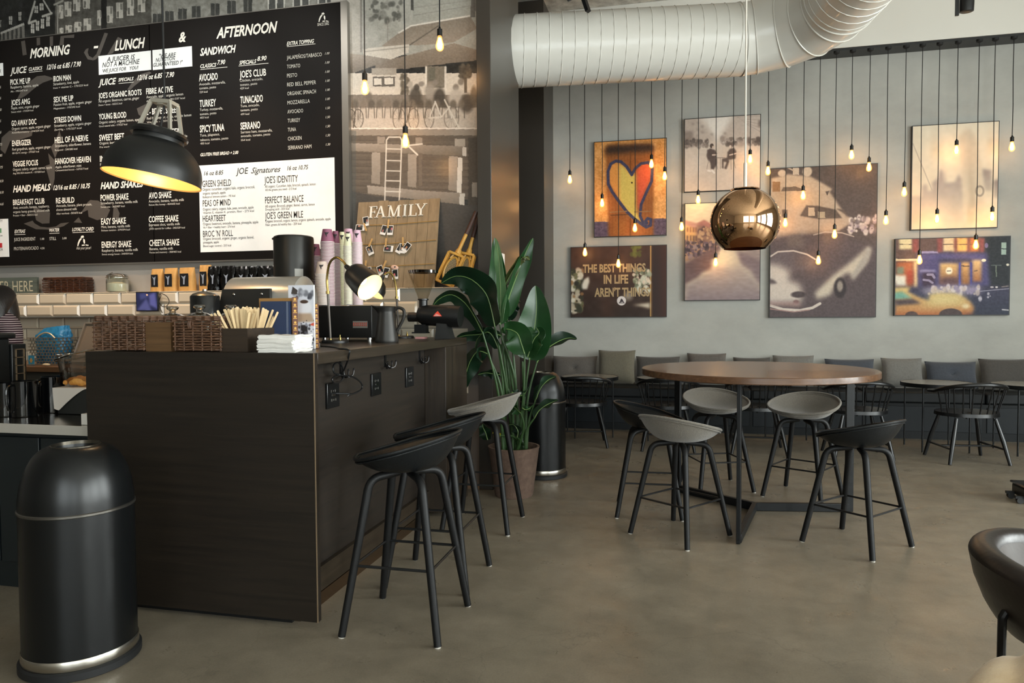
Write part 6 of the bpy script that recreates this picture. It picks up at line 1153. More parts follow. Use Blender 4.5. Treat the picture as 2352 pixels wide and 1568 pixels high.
MB().tube(spline([(r_ * .60, 0, H_ * .88), (r_ * 1.05, 0, H_ * .98), (r_ * 1.55, 0, H_ * .90), (r_ * 1.5, 0, H_ * .68), (r_ * 1.15, 0, H_ * .45), (r_ * .86, 0, H_ * .28)], 6), .006, 8, flat=1.6).build('handle', m, t, world=False)
# coffee grinder
yG = 4.45; A = lambda x, y, Y=yG: onY(x, y, Y)
t = thing('coffee_grinder', 'black shop coffee grinder with clear hopper and a red triangle badge', 'coffee grinder', (A(1000, 760).x, yG, Z)); m = mat('grinder_black', '#0f1010', .35)
c0, c1 = A(962, 722), A(1058, 727); r_ = A(1000, 704).z - A(1000, 728).z
MB().tube([c0, A(972, 723), A(990, 724), A(1040, 726), c1], [r_ * .7, r_ * .95, r_, r_ * 1.05, r_ * 1.02], 32).build('motor_housing', m, t); MB().tube([A(939, 728), A(960, 728)], r_ * .45, 20).build('adjust_knob', m, t)
MB().prism([(A(1008, 740).x, A(1008, 742).z), (A(1030, 740).x, A(1008, 742).z), (A(1040, 776).x, Z), (A(1004, 776).x, Z)], (0, yG - .05, 0), (1, 0, 0), (0, 0, 1), (0, .1, 0)).build('stand', mat('grinder_stand', '#1a1b1a', .45), t)
MB().box((A(955, 749).x, yG - .03, A(955, 762).z), (A(981, 749).x, yG + .03, A(955, 745).z)).box((A(955, 749).x - .01, yG - .05, A(955, 765).z), (A(981, 749).x + .01, yG + .02, A(955, 762).z)).build('chute', m, t); MB().box((A(957, 762).x, yG - .03, Z), (A(978, 762).x, yG + .03, Z + .012)).build('chute_tray', mat('pink_tray', '#c98f8c', .5), t)
zc = [(972, 688), (972, 712)]; cxh = A(972, 690).x; hz_ = lambda y: A(972, y).z
k_ = (A(1004, 625).x - A(939, 625).x) / 2
MB().lathe([(0, hz_(712)), (.028, hz_(712)), (.028, hz_(690)), (.036, hz_(689)), (.036, hz_(686)), (0, hz_(686))], 24, XF((cxh, yG, 0))).build('hopper_neck', m, t)
MB().lathe([(.03, hz_(687)), (k_ * .55, hz_(665)), (k_ * .85, hz_(640)), (k_ * .97, hz_(626))], 40, XF((cxh, yG, 0))).build('hopper', glassmat('hopper_plastic', '#ece6da', .14, .03), t)
MB().lathe([(k_ * .95, hz_(627)), (k_ * 1.0, hz_(627)), (k_ * 1.02, hz_(621)), (k_ * .6, hz_(619)), (0, hz_(618.5))], 40, XF((cxh, yG, 0))).build('hopper_lid', glassmat('lid_smoke', '#5a5148', .3, .05), t)
zb_ = A(1013, 716); mb = MB(); rr = r_ * 1.03; 
def bd(x, z): a_ = z / rr; return (zb_.x + x, yG - rr * math.cos(a_) - .003, A(1013, 725.5).z + rr * math.sin(a_))
mb.add([bd(-.031, -.002), bd(.031, -.002), bd(.016, .017), bd(0, .034), bd(-.016, .017)], [(0, 1, 2, 3, 4)]); o = mb.build('triangle_badge', mat('badge_red', '#d8452f', .4), t, smooth=False); mb = MB()
for q in ([(-.012, .006), (-.009, .006), (-.009, .013), (-.012, .013)], [(-.005, .006), (-.002, .006), (-.002, .013), (-.005, .013)], [(.001, .006), (.008, .006), (.008, .009), (.001, .009)], [(-.022, .0005), (.022, .0005), (.020, .003), (-.020, .003)]): v = [Vector(bd(*z)) + Vector((0, -.0012, 0)) for z in q]; mb.add(v, [(0, 1, 2, 3)])
mb.build('badge_marks', mat('badge_white', '#e6e0da', .5), o, smooth=False)
p = onY(866, 770, 4.52); t = thing('storage_jar', 'small dark glass jar standing behind the metal jug', 'jar', (p.x, 4.52, Z)); MB().lathe([(0, 0), (.04, 0), (.042, .1), (.036, .12), (0, .121)], 24).build('jar_body', mat('dark_glass', '#23261f', .1), t, world=False); MB().lathe([(.037, .122), (.038, .14), (0, .142)], 24).build('lid', M_steel, t, world=False)
# ================================================================ ON THE TILED LEDGE
ZL = LZ + .0012
# order sign
a, b = onY(-58, 655, 5.12), onY(85, 655, 5.12); z1 = onY(85, 636, 5.12).z
t = thing('order_sign', 'grey-green wooden sign reading ORDER HERE on the tiled ledge', 'sign', ((a.x + b.x) / 2, 5.13, ZL)); MB().box((a.x, 5.12, ZL), (b.x, 5.14, z1)).build('board', woodmat('weathered_green', '#3f4640', '#59625a', .7, 'x'), t)
mb = MB(); q0, q1 = onY(-44, 670, 5.12), onY(76, 670, 5.12); text_into(mb, 'ORDER HERE', (q0.x, 5.1188, ZL + (z1 - ZL) * .15), (1, 0, 0), (0, 0, 1), q1.x - q0.x, (z1 - ZL) * .68, 0, -.004); mb.build('sign_lettering', mat('sign_cream', '#b9b39a', .6), t, smooth=False)
# basket
a, b = onY(97, 660, 5.06), onY(192, 660, 5.06); z1 = onY(100, 638, 5.06).z
t = thing('wicker_basket', 'low dark wicker basket on the tiled ledge beside the order sign', 'basket', ((a.x + b.x) / 2, 5.12, ZL)); mb = MB(); wicker(mb, a.x + .01, b.x - .01, 5.06, 5.17, ZL + .004, z1 - .012, .014, .03, .0052); mb.build('weave', mat('dark_wicker', '#2c170c', .5, var=.4, vscale=30, col2='#4f2c16'), t)
# powder jar
y = 5.08; p0, p1 = onY(250, 650, y), onY(290, 650, y); cx, r_ = (p0.x + p1.x) / 2, (p1.x - p0.x) / 2; zt = onY(270, 636, y).z - ZL
t = thing('clip_jar', 'glass clip jar half full of white powder on the tiled ledge', 'jar', (cx, y, ZL)); MB().lathe([(0, .002), (r_ * .95, .002), (r_, .01), (r_, zt * .8), (r_ * .88, zt * .92), (r_ * .88, zt)], 32).build('jar_body', M_jar, t, world=False); MB().lathe([(0, .005), (r_ * .93, .006), (r_ * .95, zt * .55), (r_ * .4, zt * .66), (0, zt * .68)], 28).build('powder', mat('white_powder', '#d9cdb8', .95), t, world=False)
MB().lathe([(r_ * .92, zt + .001), (r_ * .98, zt + .008), (r_ * .8, zt + .022), (.01, zt + .03), (0, zt + .034)], 28).build('jar_lid', glassmat('lid_glass', '#d4cdbb', .35, .03), t, world=False)
mb = MB(); mb.tube([(r_ * 1.0 * math.cos(2 * PI * i / 20), r_ * 1.0 * math.sin(2 * PI * i / 20), zt * .95) for i in range(20)], .003, 6, closed=True); mb.tube([(0, -r_ * 1.02, zt * .8), (0, -r_ * 1.05, zt + .02), (0, -r_ * .6, zt + .034)], .003, 6); mb.build('wire_clip', M_steel, t, world=False)
# coffee bags
M_kraft = mat('kraft_paper', '#b98d4e', .7, var=.12, vscale=14, bump=.2, bscale=30); M_foil = mat('black_foil', '#0d0d0d', .16, .4, bump=.5, bscale=18)
def bag(px0, px1, pyt, y, m, label, kraft, group, seed):
    a, b = onY(px0, pyt, y), onY(px1, pyt, y); w_ = b.x - a.x; h_ = a.z - ZL; cx = (a.x + b.x) / 2; rg = random.Random(seed); k1, k2, k3 = rg.uniform(0, 6), rg.uniform(0, 6), rg.uniform(.8, 1.2)
    t = thing('coffee_bag', label, 'coffee bag', (cx, y + .04, ZL), rg.uniform(-.12, .12), group)
    def fn(u, v):
        a_ = 2 * PI * u; c_, s_ = math.cos(a_), math.sin(a_); sq = (abs(c_) ** 4 + abs(s_) ** 4) ** -.25; d = .036 * (1 - v ** 3 * .88); cr = .004 * math.sin(9 * a_ + 7 * v + k1) * math.sin(5 * v + k2) * (.4 if kraft else 1.3)
        return (w_ / 2 * c_ * sq * (.97 - .03 * math.sin(3 * v)) + cr, d * s_ * sq + cr, h_ * v)
    MB().sheet(fn, 40, 20, closeu=True).build('bag', m, t, world=False, ang=60)
    fy = -.036 * .93
    if kraft: MB().box((-w_ * .30, fy - .0035, h_ * .20), (w_ * .28, fy - .002, h_ * .74)).build('label', mat('label_dark', '#15161a', .4), t, world=False)
    mb = MB(); ww = .05 if kraft else .045
    mb.add([(-.2 * w_, fy - .0042, .66 * h_), (-.05 * w_, fy - .0042, .60 * h_), (.12 * w_, fy - .0042, .66 * h_), (.05 * w_, fy - .0042, .50 * h_), (.03 * w_, fy - .0042, .28 * h_), (-.07 * w_, fy - .0042, .28 * h_), (-.06 * w_, fy - .0042, .5 * h_)], [tuple(range(7))]); mb.build('label_figure', mat('label_figure', '#8d96a3', .5), t, world=False, smooth=False)
for k, (x0, x1, yt, lab) in enumerate([(340, 368, 617, 'kraft coffee bag at the outer end of the row, above the tablet'), (370, 401, 615, 'kraft coffee bag second along from the tablet'), (404, 441, 614, 'widest kraft coffee bag in the middle of the row'), (452, 478, 608, 'tallest kraft coffee bag half hidden by black foil bags')]): bag(x0, x1, yt, 5.04 if k < 3 else 5.09, M_kraft, lab, True, 'kraft coffee bags on the tiled ledge', k)
for k, (x0, x1, yt, lab) in enumerate([(473, 500, 611, 'black foil coffee bag leaning on the tallest kraft bag'), (503, 535, 610, 'wide black foil coffee bag above the black canister'), (538, 566, 611, 'black foil coffee bag in the middle above the till'), (568, 588, 610, 'narrow black foil coffee bag above the till hood'), (590, 626, 610, 'black foil coffee bag nearest the coffee urn')]): bag(x0, x1, yt, 5.06, M_foil, lab, False, 'black foil coffee bags on the tiled ledge', 20 + k)
# tablet on the tile face
yt_ = 4.965; a, b = onY(312, 692, yt_), onY(363, 692, yt_); z0, z1 = onY(312, 715, yt_).z, onY(312, 670, yt_).z
t = thing('tablet', 'small tablet screen with a dark blue picture mounted on the tiled ledge', 'tablet', ((a.x + b.x) / 2, yt_, (z0 + z1) / 2)); MB().box((a.x, yt_, z0), (b.x, yt_ + .012, z1)).build('case', M_blk, t, bev=.003); MB().box((a.x + .03, yt_ + .0125, z0 + .03), (b.x - .03, LY - .0005, z1 - .03)).build('wall_mount', M_dark, t)
c = Cv(yt_ - .001, a.x + .008, b.x - .008, z0 + .008, z1 - .008, 48, 42, '#20233f', (0, 590, 5.0587)); c.poly([(1590, 620), (1700, 480), (1760, 620)], '#43456f', soft=2); c.poly([(1730, 440), (1800, 410), (1830, 600), (1740, 560)], '#4a4b7c', soft=2); c.poly([(1620, 430), (1690, 420), (1720, 470), (1630, 500)], '#363a62', soft=2); c.ell(1708, 440, 10, 10, '#e0b08c')
m = vcol('tablet_screen', .12); nt = m.node_tree; bs = nt.nodes['Principled BSDF']; nt.links.new([n for n in nt.nodes if n.type == 'ATTRIBUTE'][0].outputs['Color'], bs.inputs['Emission Color']); bs.inputs['Emission Strength'].default_value = .5
c.build('screen', m, t); mb = MB(); P = lambda x, y: onY(x / 5.0587, 590 + y / 5.0587, yt_ + .01); mb.tube(spline([P(1838, 430), P(1880, 425), P(1940, 460), P(1965, 520), P(1930, 575), P(1880, 570), P(1850, 520), P(1870, 450), P(1855, 440), P(1850, 560), P(1885, 650)], 6), .003, 6); mb.build('cable', M_blk, t)
# family board, polaroids, clothes pegs
yF0, yF1 = 5.03, 5.175
tl_, br_ = onY(816, 463, yF1), onY(1004, 656, yF0); fx0, fx1 = onY(815, 560, 5.1).x, onY(1004, 560, 5.1).x; fz1 = onY(910, 459, yF1).z
lean = math.atan2(yF1 - yF0, fz1 - ZL); FH_ = math.hypot(yF1 - yF0, fz1 - ZL); MF = Matrix.Translation((fx0, yF0, ZL)) @ Matrix.Rotation(-lean, 4, 'X'); FWd = fx1 - fx0
t = thing('family_board', 'pale plank board lettered FAMILY leaning on the tiled ledge with strings of photos', 'photo board', M=Matrix.Translation((fx0, yF0, ZL)))
mb = MB(MF); n = 8; rg = random.Random(3)
for k in range(n): mb.box((FWd * k / n + .001, 0, rg.uniform(0, .004)), (FWd * (k + 1) / n - .001, .014, FH_ - rg.uniform(0, .012)))
mb.build('planks', woodmat('pale_pine', '#75634a', '#8d7a5e', .7, 'z', sc=.7), t); MB(MF).box((.02, .0145, .1), (FWd - .02, .02, .14)).box((.02, .0145, FH_ - .14), (FWd - .02, .02, FH_ - .1)).build('batten', M_block, t)
FC = lambda cx, cy: ((cx - 95) / 1205 * FWd, FH_ * (1 - (cy - (205 - (cx - 95) * .042)) / (1430 - 205 + (cx - 95) * .042 - (cx - 95) * .012)))   # crop (800,430) x6.273 to board
def serif(ch, x, z, h, w_):
    s_ = h * .15; e = h * .045; R_ = []
    def rc(a, b, c_, d): R_.append([(x + a * w_, z + b * h), (x + c_ * w_, z + b * h), (x + c_ * w_, z + d * h), (x + a * w_, z + d * h)])
    def st(x0, z0, x1, z1, k): R_.append([(x + x0 * w_ - k / 2, z + z0 * h), (x + x0 * w_ + k / 2, z + z0 * h), (x + x1 * w_ + k / 2, z + z1 * h), (x + x1 * w_ - k / 2, z + z1 * h)])
    if ch == 'F': st(.25, 0, .25, 1, s_); rc(.02, 0, .48, .045); rc(.02, .955, .98, 1); rc(.3, .48, .72, .53); rc(.92, .75, .98, .96); rc(.68, .40, .74, .62)
    if ch == 'A': st(.14, 0, .5, 1, s_ * .45); st(.86, 0, .5, 1, s_); rc(-.06, 0, .3, .045); rc(.66, 0, 1.06, .045); rc(.28, .34, .74, .39)
    if ch == 'M': st(.12, 0, .14, 1, s_ * .45); st(.88, 0, .86, 1, s_); st(.5, .02, .15, 1, s_); st(.5, .02, .84, 1, s_ * .45); rc(-.04, 0, .27, .045); rc(.74, 0, 1.04, .045); rc(-.04, .955, .2, 1); rc(.8, .955, 1.04, 1)
    if ch == 'I': st(.5, 0, .5, 1, s_); rc(.0, 0, 1, .045); rc(0, .955, 1, 1)
    if ch == 'L': st(.3, 0, .3, 1, s_); rc(.05, 0, .95, .05); rc(.05, .955, .55, 1); rc(.9, .03, .97, .26)
    if ch == 'Y': st(.5, 0, .5, .5, s_); st(.5, .42, .12, 1, s_); st(.5, .45, .88, 1, s_ * .45); rc(.28, 0, .72, .045); rc(-.06, .955, .32, 1); rc(.7, .955, 1.06, 1)
    return R_
mL = mat('letter_white', '#dcd8cd', .55)
for ch, x0, x1, zb, zt in [('F', 270, 392, 445, 275), ('A', 365, 520, 438, 268), ('M', 555, 735, 432, 258), ('I', 775, 832, 420, 250), ('L', 850, 980, 418, 245), ('Y', 960, 1115, 410, 235)]:
    a, b = FC(x0, zb), FC(x1, zt); mb = MB(MF)
    for pol in serif(ch, a[0], a[1], b[1] - a[1], b[0] - a[0]): mb.prism(pol, (0, -.008, 0), (1, 0, 0), (0, 0, 1), (0, .0078, 0))
    mb.build('letter', mL, t, smooth=False)
for y0, y1 in ((548, 485), (820, 755), (1130, 1088)): a, b = FC(100, y0), FC(1285, y1); m_ = FC(560, y0 - (y0 - y1) * .30 + 8); MB(MF).tube(spline([(a[0], -.006, a[1]), (m_[0], -.007, m_[1]), (b[0], -.006, b[1])], 8), .0028, 6).build('twine', mat('jute', '#9c7a3f', .9), t)
M_pol = mat('polaroid_white', '#dddbd6', .5); prm = vcol('polaroid_print', .3); rg = random.Random(8)
PO = [(240, 495, -.16, 'tucked under the letter F', 0), (165, 585, -1.5, 'lying sideways at the board edge beside the pink cups', 1), (520, 618, .25, 'tilted, first of the pair under the letter M', 0), (616, 622, .03, 'upright, second of the pair under the letter M', 1), (336, 905, -.45, 'tilted alone at the start of the middle string', 0), (608, 880, -1.48, 'hung sideways in the middle of the middle string', 0), (775, 880, .5, 'tilted, hidden behind the trio on the middle string', 0), (818, 878, .1, 'in the middle of the trio on the middle string', 1), (875, 865, .62, 'on top of the trio, tilted, on the middle string', 2),
      (255, 1205, .05, 'half hidden by the pink cups on the lowest string', 0), (338, 1205, -.06, 'upright beside the hidden one on the lowest string', 1), (515, 1185, -.4, 'tilted, above the gooseneck on the lowest string', 0), (598, 1215, .2, 'behind the brass gooseneck on the lowest string', 1), (733, 1240, -.12, 'hung low at the end of the lowest string', 0)]
for k, (cx, cy, rot, lab, lay) in enumerate(PO):
    a = FC(cx, cy); pw, ph = 85 / 1205 * FWd, 138 / 1205 * FWd; Mq = MF @ Matrix.Translation((a[0], -.012 - lay * .0022, a[1])) @ Matrix.Rotation(rot, 4, 'Y')
    q = thing('instant_photo', 'small white-bordered instant photo ' + lab, 'photo', M=Mq, group='instant photos on the family board'); MB().box((-pw / 2, 0, -ph / 2), (pw / 2, .0009, ph / 2)).build('card', M_pol, q, world=False)
    im = np.zeros((10, 8, 3)); im[:] = [rg.uniform(.05, .14)] * 3; im += np.random.default_rng(k).random((10, 8, 1)) * .10; cx_, cy_ = rg.randint(2, 5), rg.randint(3, 6); im[cy_:cy_ + 3, cx_:cx_ + 2] = (rg.uniform(.6, .85), rg.uniform(.42, .6), rg.uniform(.35, .5)); im[cy_ + 3:, cx_ - 1:cx_ + 3] = [(rg.uniform(.2, .7),) * 3]
    g = np.zeros((10, 8, 3)); g[..., 0] = np.linspace(-pw * .42, pw * .42, 8)[None, :]; g[..., 1] = -.0004; g[..., 2] = np.linspace(ph * .44, -ph * .26, 10)[:, None]
    o = gridmesh('picture', g, im, prm, None); o.parent = q
M_peg = mat('peg_wood', '#b8925a', .6); PG = [(243, 580, -.4, 'beside the sideways photo on the top string'), (584, 535, .02, 'holding the pair under the letter M'), (342, 800, .35, 'holding the first photo of the middle string'), (570, 800, 0, 'holding the sideways photo of the middle string'), (818, 785, -.1, 'holding the trio of the middle string'), (295, 1110, 0, 'at the start of the lowest string'), (572, 1108, .35, 'above the brass gooseneck on the lowest string')]
for cx, cy, rot, lab in PG:
    a = FC(cx, cy); Mq = MF @ Matrix.Translation((a[0], -.018, a[1])) @ Matrix.Rotation(rot, 4, 'Y'); q = thing('clothes_peg', 'tiny wooden clothes peg ' + lab, 'clothes peg', M=Mq, group='clothes pegs on the family board')
    MB().box((-.006, -.003, -.034), (-.0004, .003, .034)).box((.0004, -.003, -.034), (.006, .003, .034)).build('prongs', M_peg, q, world=False); MB().tube([(-.008, 0, .006), (.008, 0, .006)], .003, 6).build('spring', M_steel, q, world=False)
a = FC(720, 1145); Mq = MF @ Matrix.Translation((a[0], -.014, a[1])); q = thing('shell_charm', 'pale pink shell-shaped clip above the last photo of the lowest string', 'clip', M=Mq); MB().ball((0, 0, 0), (.032, .006, .018), 16, Matrix.Rotation(.2, 3, 'Y')).build('shell', mat('shell_pink', '#cfab98', .5), q, world=False); MB().ball((.004, -.005, .002), (.008, .003, .006), 8).build('eyelet', M_blk, q, world=False)
# wooden rackets
M_rk = mat('varnished_ash', '#b3822f', .35, var=.25, vscale=12, col2='#c99a48'); M_gr = mat('leather_grip', '#3a2015', .6, var=.4, vscale=60)
def racket(label, gb, gt, h0, h1, Y, wd):
    B, Tp = onY(*h1, Y - .05), onY(*gt, Y + .05); ax = (Tp - B).normalized(); L = (Tp - B).length
    t = thing('wooden_racket', label, 'racket', M=Matrix.Translation(B), group='old rackets on the tiled ledge'); sd = ax.cross(Vector((0, -1, 0.0))).normalized(); nn = ax.cross(sd).normalized()
    hl = (onY(*h0, Y) - B).length; r_ = wd / 2
    def P(x, z, d=0.): return B + sd * x + ax * z + nn * d
    for d in (-.018, .018):
        mb = MB(); c = [P(-r_, 0, d), P(r_, 0, d), P(r_ * .92, hl, d), P(-r_ * .92, hl, d)]
        for i in range(4): mb.bar(c[i], c[(i + 1) % 4], .018, .012, nn)
        mb.build('press_frame', M_rk, t, bev=.002)
    mb = MB(); n = 28; mb.tube([P(r_ * .66 * math.cos(2 * PI * k / n), hl * .50 + hl * .40 * math.sin(2 * PI * k / n)) for k in range(n)], .009, 8, closed=True); mb.build('head_hoop', M_rk, t)
    mb = MB()
    for k in range(-4, 5): x = k * r_ * .14; h_ = hl * .38 * math.sqrt(max(0, 1 - (x / (r_ * .66)) ** 2)); mb.tube([P(x, hl * .5 - h_), P(x, hl * .5 + h_)], .0012, 4)
    for k in range(-7, 8): z = k * hl * .05; h_ = r_ * .64 * math.sqrt(max(0, 1 - (z / (hl * .4)) ** 2)); mb.tube([P(-h_, hl * .5 + z), P(h_, hl * .5 + z)], .0012, 4)
    mb.build('strings', mat('gut_string', '#c9b282', .5), t); gbz = (onY(*gb, Y) - B).length
    for s_ in (-1, 1): MB().tube(spline([P(s_ * r_ * .55, hl * .82), P(s_ * r_ * .30, hl * 1.0), P(s_ * .010, hl * 1.18)], 5), .009, 6).build('throat', M_rk, t)
    MB().tube([P(0, hl * 1.05), P(0, hl * 1.2), P(0, gbz)], [.020, .014, .013], 10).build('shaft', M_rk, t); MB().tube([P(0, gbz), P(0, L)], [.0155, .0165], 10).build('grip', M_gr, t)
racket('wooden racket in a press, front one leaning beside the family board', (1078, 540), (1094, 486), (1048, 585), (1020, 650), 5.08, .13); racket('wooden racket in a press leaning just behind the front racket', (1088, 545), (1098, 500), (1076, 585), (1058, 650), 5.13, .11)
# ================================================================ BEHIND THE COUNTER
M_ss = mat('worktop_steel', '#9a948a', .16, 1., bump=.02, bscale=40, stretch=(1, 14, 14)); M_cab = mat('cabinet_black', '#12191b', .45)
wt = thing('prep_counter', 'low black cabinet with stainless steel worktop behind the bar', 'counter', (-4.2, 3.1, 0)); MB().box((-6.6, 2.70, .765), (CX0 - .002, 3.55, .806)).build('steel_worktop', M_ss, wt, bev=.003); MB().box((-6.6, 2.694, .763), (CX0 - .002, 2.6995, .807)).build('lit_steel_edge', mat('lit_steel_edge', '#c9c4ba', .5, .55), wt, bev=.001); MB().box((-6.6, 2.765, 0), (CX0 - .002, 3.5, .764)).build('carcass', M_cab, wt)  # lighter front strip holds a window's reflection in its colour
xs = [onY(95, 1100, 2.75).x, onY(2, 1200, 2.75).x]; 
for a, b in ((xs[0] + .006, CX0 - .006), (xs[1] + .004, xs[0] - .006), (xs[1] - .45, xs[1] - .004)): MB().box((a, 2.745, .13), (b, 2.7645, .735)).build('door', M_cab, wt, bev=.002)
bb = thing('back_bar', 'back bar with wooden worktop under the wall tiles', 'counter', (-4.2, 4.9, 0)); MB().box((-6.8, 4.5, .885), (-2.62, 5.18, .925)).build('wooden_worktop', woodmat('worktop_oak', '#5c432a', '#76593a', .4, 'x'), bb, bev=.003); MB().box((-6.8, 4.55, 0), (-2.62, 5.18, .884)).build('carcass', mat('backbar_grey', '#4f4c45', .5), bb)
ZW = .8072; ZBB = .9262
# brewer: mostly its side is in view
mx = onY(62, 860, 3.24).x; z1 = onY(20, 778, 3.1).z; y0_, y1_ = 2.97, 3.24
t = thing('coffee_machine', 'black filter coffee machine cut by the photo edge', 'coffee machine', (mx - .2, 3.1, ZW)); m = mat('machine_black', '#141616', .35)
MB().box((mx - .40, y0_ + .0, ZW + .06), (mx - .012, y1_ - .09, z1)).build('body', m, t, bev=.006); MB().box((mx - .40, y1_ - .088, ZW + .06), (mx, y1_, z1 - .03)).build('side_tower', m, t, bev=.004); MB().box((mx - .41, y0_ - .02, z1 + .001), (mx + .004, y1_ - .06, z1 + .032)).build('top_lid', m, t, bev=.01, seg=3); MB().box((mx - .40, y0_ - .02, ZW), (mx - .006, y1_ - .01, ZW + .058)).build('base', m, t, bev=.004)
mb = MB()
for y in (y0_ + .05, y0_ + .10): mb.box((mx + .0045, y - .006, z1 + .008), (mx + .006, y + .006, z1 + .026))
mb.build('chrome_button', M_chrome, t); mb = MB(); ga, gb, gz0, gz1 = y1_ - .07, y1_ - .015, ZW + .10, z1 - .06
mb.box((mx + .0005, ga, gz0), (mx + .006, ga + .006, gz1)).box((mx + .0005, gb - .006, gz0), (mx + .006, gb, gz1))
for k in range(6): z = gz0 + (gz1 - gz0) * k / 5; mb.box((mx + .0005, ga, z - .002), (mx + .006, gb, z + .002))
mb.build('water_gauge', mat('gauge_tan', '#8d7a62', .3, .5), t)
# jugs
M_gb = mat('gloss_black_steel', '#08090a', .1, spec=.7); first = None
for k, (x0, x1, yt, yb, y, lab) in enumerate([(-22, 12, 880, 946, 2.86, 'gloss black milk jug at the very edge of the photo'), (10, 54, 876, 945, 2.86, 'gloss black milk jug in front of the coffee machine'), (57, 84, 874, 941, 2.98, 'gloss black milk jug in the middle of the row'), (82, 121, 866, 935, 3.02, 'gloss black milk jug nearest the white paper')]):
    a, b = onY(x0, 900, y), onY(x1, 900, y); r_ = (b.x - a.x) / 2; h_ = onY(x0, yt, y).z - ZW
    t = thing('milk_jug', lab, 'jug', ((a.x + b.x) / 2, y + r_, ZW), 0, 'black milk jugs on the steel worktop'); MB().lathe([(0, .001), (r_ * .98, .001), (r_, .006), (r_, h_ * .96), (r_ * 1.02, h_), (r_ * .94, h_), (r_ * .93, .01), (0, .01)], 36).build('body', M_gb, t, world=False); MB().tube(spline([(-r_ * .2, -r_ * .96, h_ * .9), (-r_ * .2, -r_ * 1.5, h_ * .8), (-r_ * .2, -r_ * 1.45, h_ * .3), (-r_ * .2, -r_ * .97, h_ * .15)], 6), .006, 8).build('handle', M_gb, t, world=False)
# black case, paper sheet, tilted glass jar, pastries
yK = 3.02; a, b = onY(150, 920, yK), onY(215, 920, yK); z1 = onY(190, 893, yK).z
t = thing('display_box', 'dark box on the steel worktop under a white paper sheet', 'box', ((a.x + b.x) / 2, yK, ZW)); MB().box((a.x - .05, yK, ZW), (CX0 - .04, yK + .32, z1)).build('body', mat('box_charcoal', '#232422', .45), t, bev=.004)
c0 = onY(163, 893, yK).x
sheet = MB(); pts = [(122, 889), (200, 880), (200, 893), (172, 905), (150, 925), (133, 937), (124, 915)]
def psh(u, v):
    x0, x1 = onY(122, 890, yK).x, onY(200, 890, yK).x; x = x0 + (x1 - x0) * u
    if v < .5: return (x, yK + .14 * (1 - v * 2), z1 + .0025)
    dr = max(0, 1 - u) ** 1.3 * .14 * (1 if u > .15 else 1 - .25 * (.15 - u) / .15); s_ = (v - .5) * 2; return (x + .02 * s_ * (1 - u), yK - .004 - .012 * s_ * (1 - u), z1 + .0025 - dr * s_)
o = sheet.sheet(psh, 14, 10, th=.0012).build('paper_sheet', mat('white_paper', '#cfc6bb', .8)); tag(o, 'white paper sheet drooping over the edge of the dark box', 'paper')
p = onY(178, 890, yK + .12); Mj = XF((p.x + .04, yK + .12, z1 + .006), 0, ry=0); t = thing('pastry_jar', 'big open glass jar with pastries on the white paper', 'jar', M=Mj); zt = onY(150, 820, yK + .05).z - z1
MB().lathe([(0, .002), (.10, .002), (.102, .01), (.125, zt), (.129, zt + .006)], 40, None, 1.1, .8).build('jar_body', glassmat('jar_thick_glass', '#d9d0c6', .3, .02), t, world=False); MB().tube([(.13 * 1.1 * math.cos(2 * PI * i / 36), .13 * .8 * math.sin(2 * PI * i / 36), zt + .004 + .035 * math.cos(2 * PI * i / 36)) for i in range(36)], .005, 8, closed=True).build('jar_rim', glassmat('lid_glass', '#d4cdbb', .35, .03), t, world=False)
M_pas = mat('golden_pastry', '#b9772c', .6, var=.3, vscale=40, col2='#d9a04c', bump=.4, bscale=60); cr0 = None
for k, (dx, dy, rz, lab) in enumerate([(-.045, -.02, .4, 'croissant at the open side of the glass jar'), (.03, -.03, -.3, 'croissant in the middle of the glass jar'), (.0, .04, 1.1, 'croissant at the back of the glass jar')]):
    Mc = XF((p.x + .04 + dx, yK + .12 + dy, z1 + .03), rz)
    if cr0 is None: cr0 = MB().tube([(.06 * math.cos(a_) - .03, .055 * math.sin(a_), .004 * math.sin(6 * a_)) for a_ in np.linspace(-1.5, 1.5, 17)], [.006 + .018 * math.cos(a_) ** .8 + .0022 * (i % 2) for i, a_ in enumerate(np.linspace(-1.5, 1.5, 17))], 12).build('croissant', M_pas); cr0.matrix_world = Mc; tag(cr0, lab, 'croissant', 'croissants in the glass jar')
    else: dup(cr0, lab, M=Mc)
p = onY(194, 976, 2.74); rc = MB().box((p.x - .012, 2.735, ZW), (CX0 - .004, 2.80, ZW + .05)).build('receipt_pad', mat('receipt_white', '#cfcac1', .8)); tag(rc, 'small stack of white receipt slips against the counter side', 'receipts')
# wire basket with blue bag, tray, brush
yR = 4.66; a, b = onY(64, 840, yR), onY(140, 840, yR); z1 = onY(70, 776, yR).z
t = thing('metal_basket', 'openwork silver basket lined with a blue plastic bag on the back bar', 'basket', ((a.x + b.x) / 2, yR, ZBB)); mb = MB(); nr = 9; dp = .20
for k in range(nr + 1):
    z = ZBB + .004 + (z1 - ZBB - .004) * k / nr; e = .03 * (1 - k / nr); mb.tube([(a.x + e, yR, z), (b.x - e, yR, z), (b.x - e * .6, yR + dp, z), (a.x + e * .6, yR + dp, z)], .0032, 6, closed=True)
    if k < nr:
        z2 = ZBB + .004 + (z1 - ZBB - .004) * (k + 1) / nr
        for j in range(9): x = a.x + .03 + (b.x - a.x - .06) * (j + (.5 if k % 2 else .05)) / 9; mb.box((x - .0025, yR - .003, z), (x + .0025, yR + .003, z2))
        for j in range(5): y = yR + dp * (j + (.5 if k % 2 else .1)) / 5; mb.box((b.x - .022, y - .0025, z), (b.x - .012, y + .0025, z2))
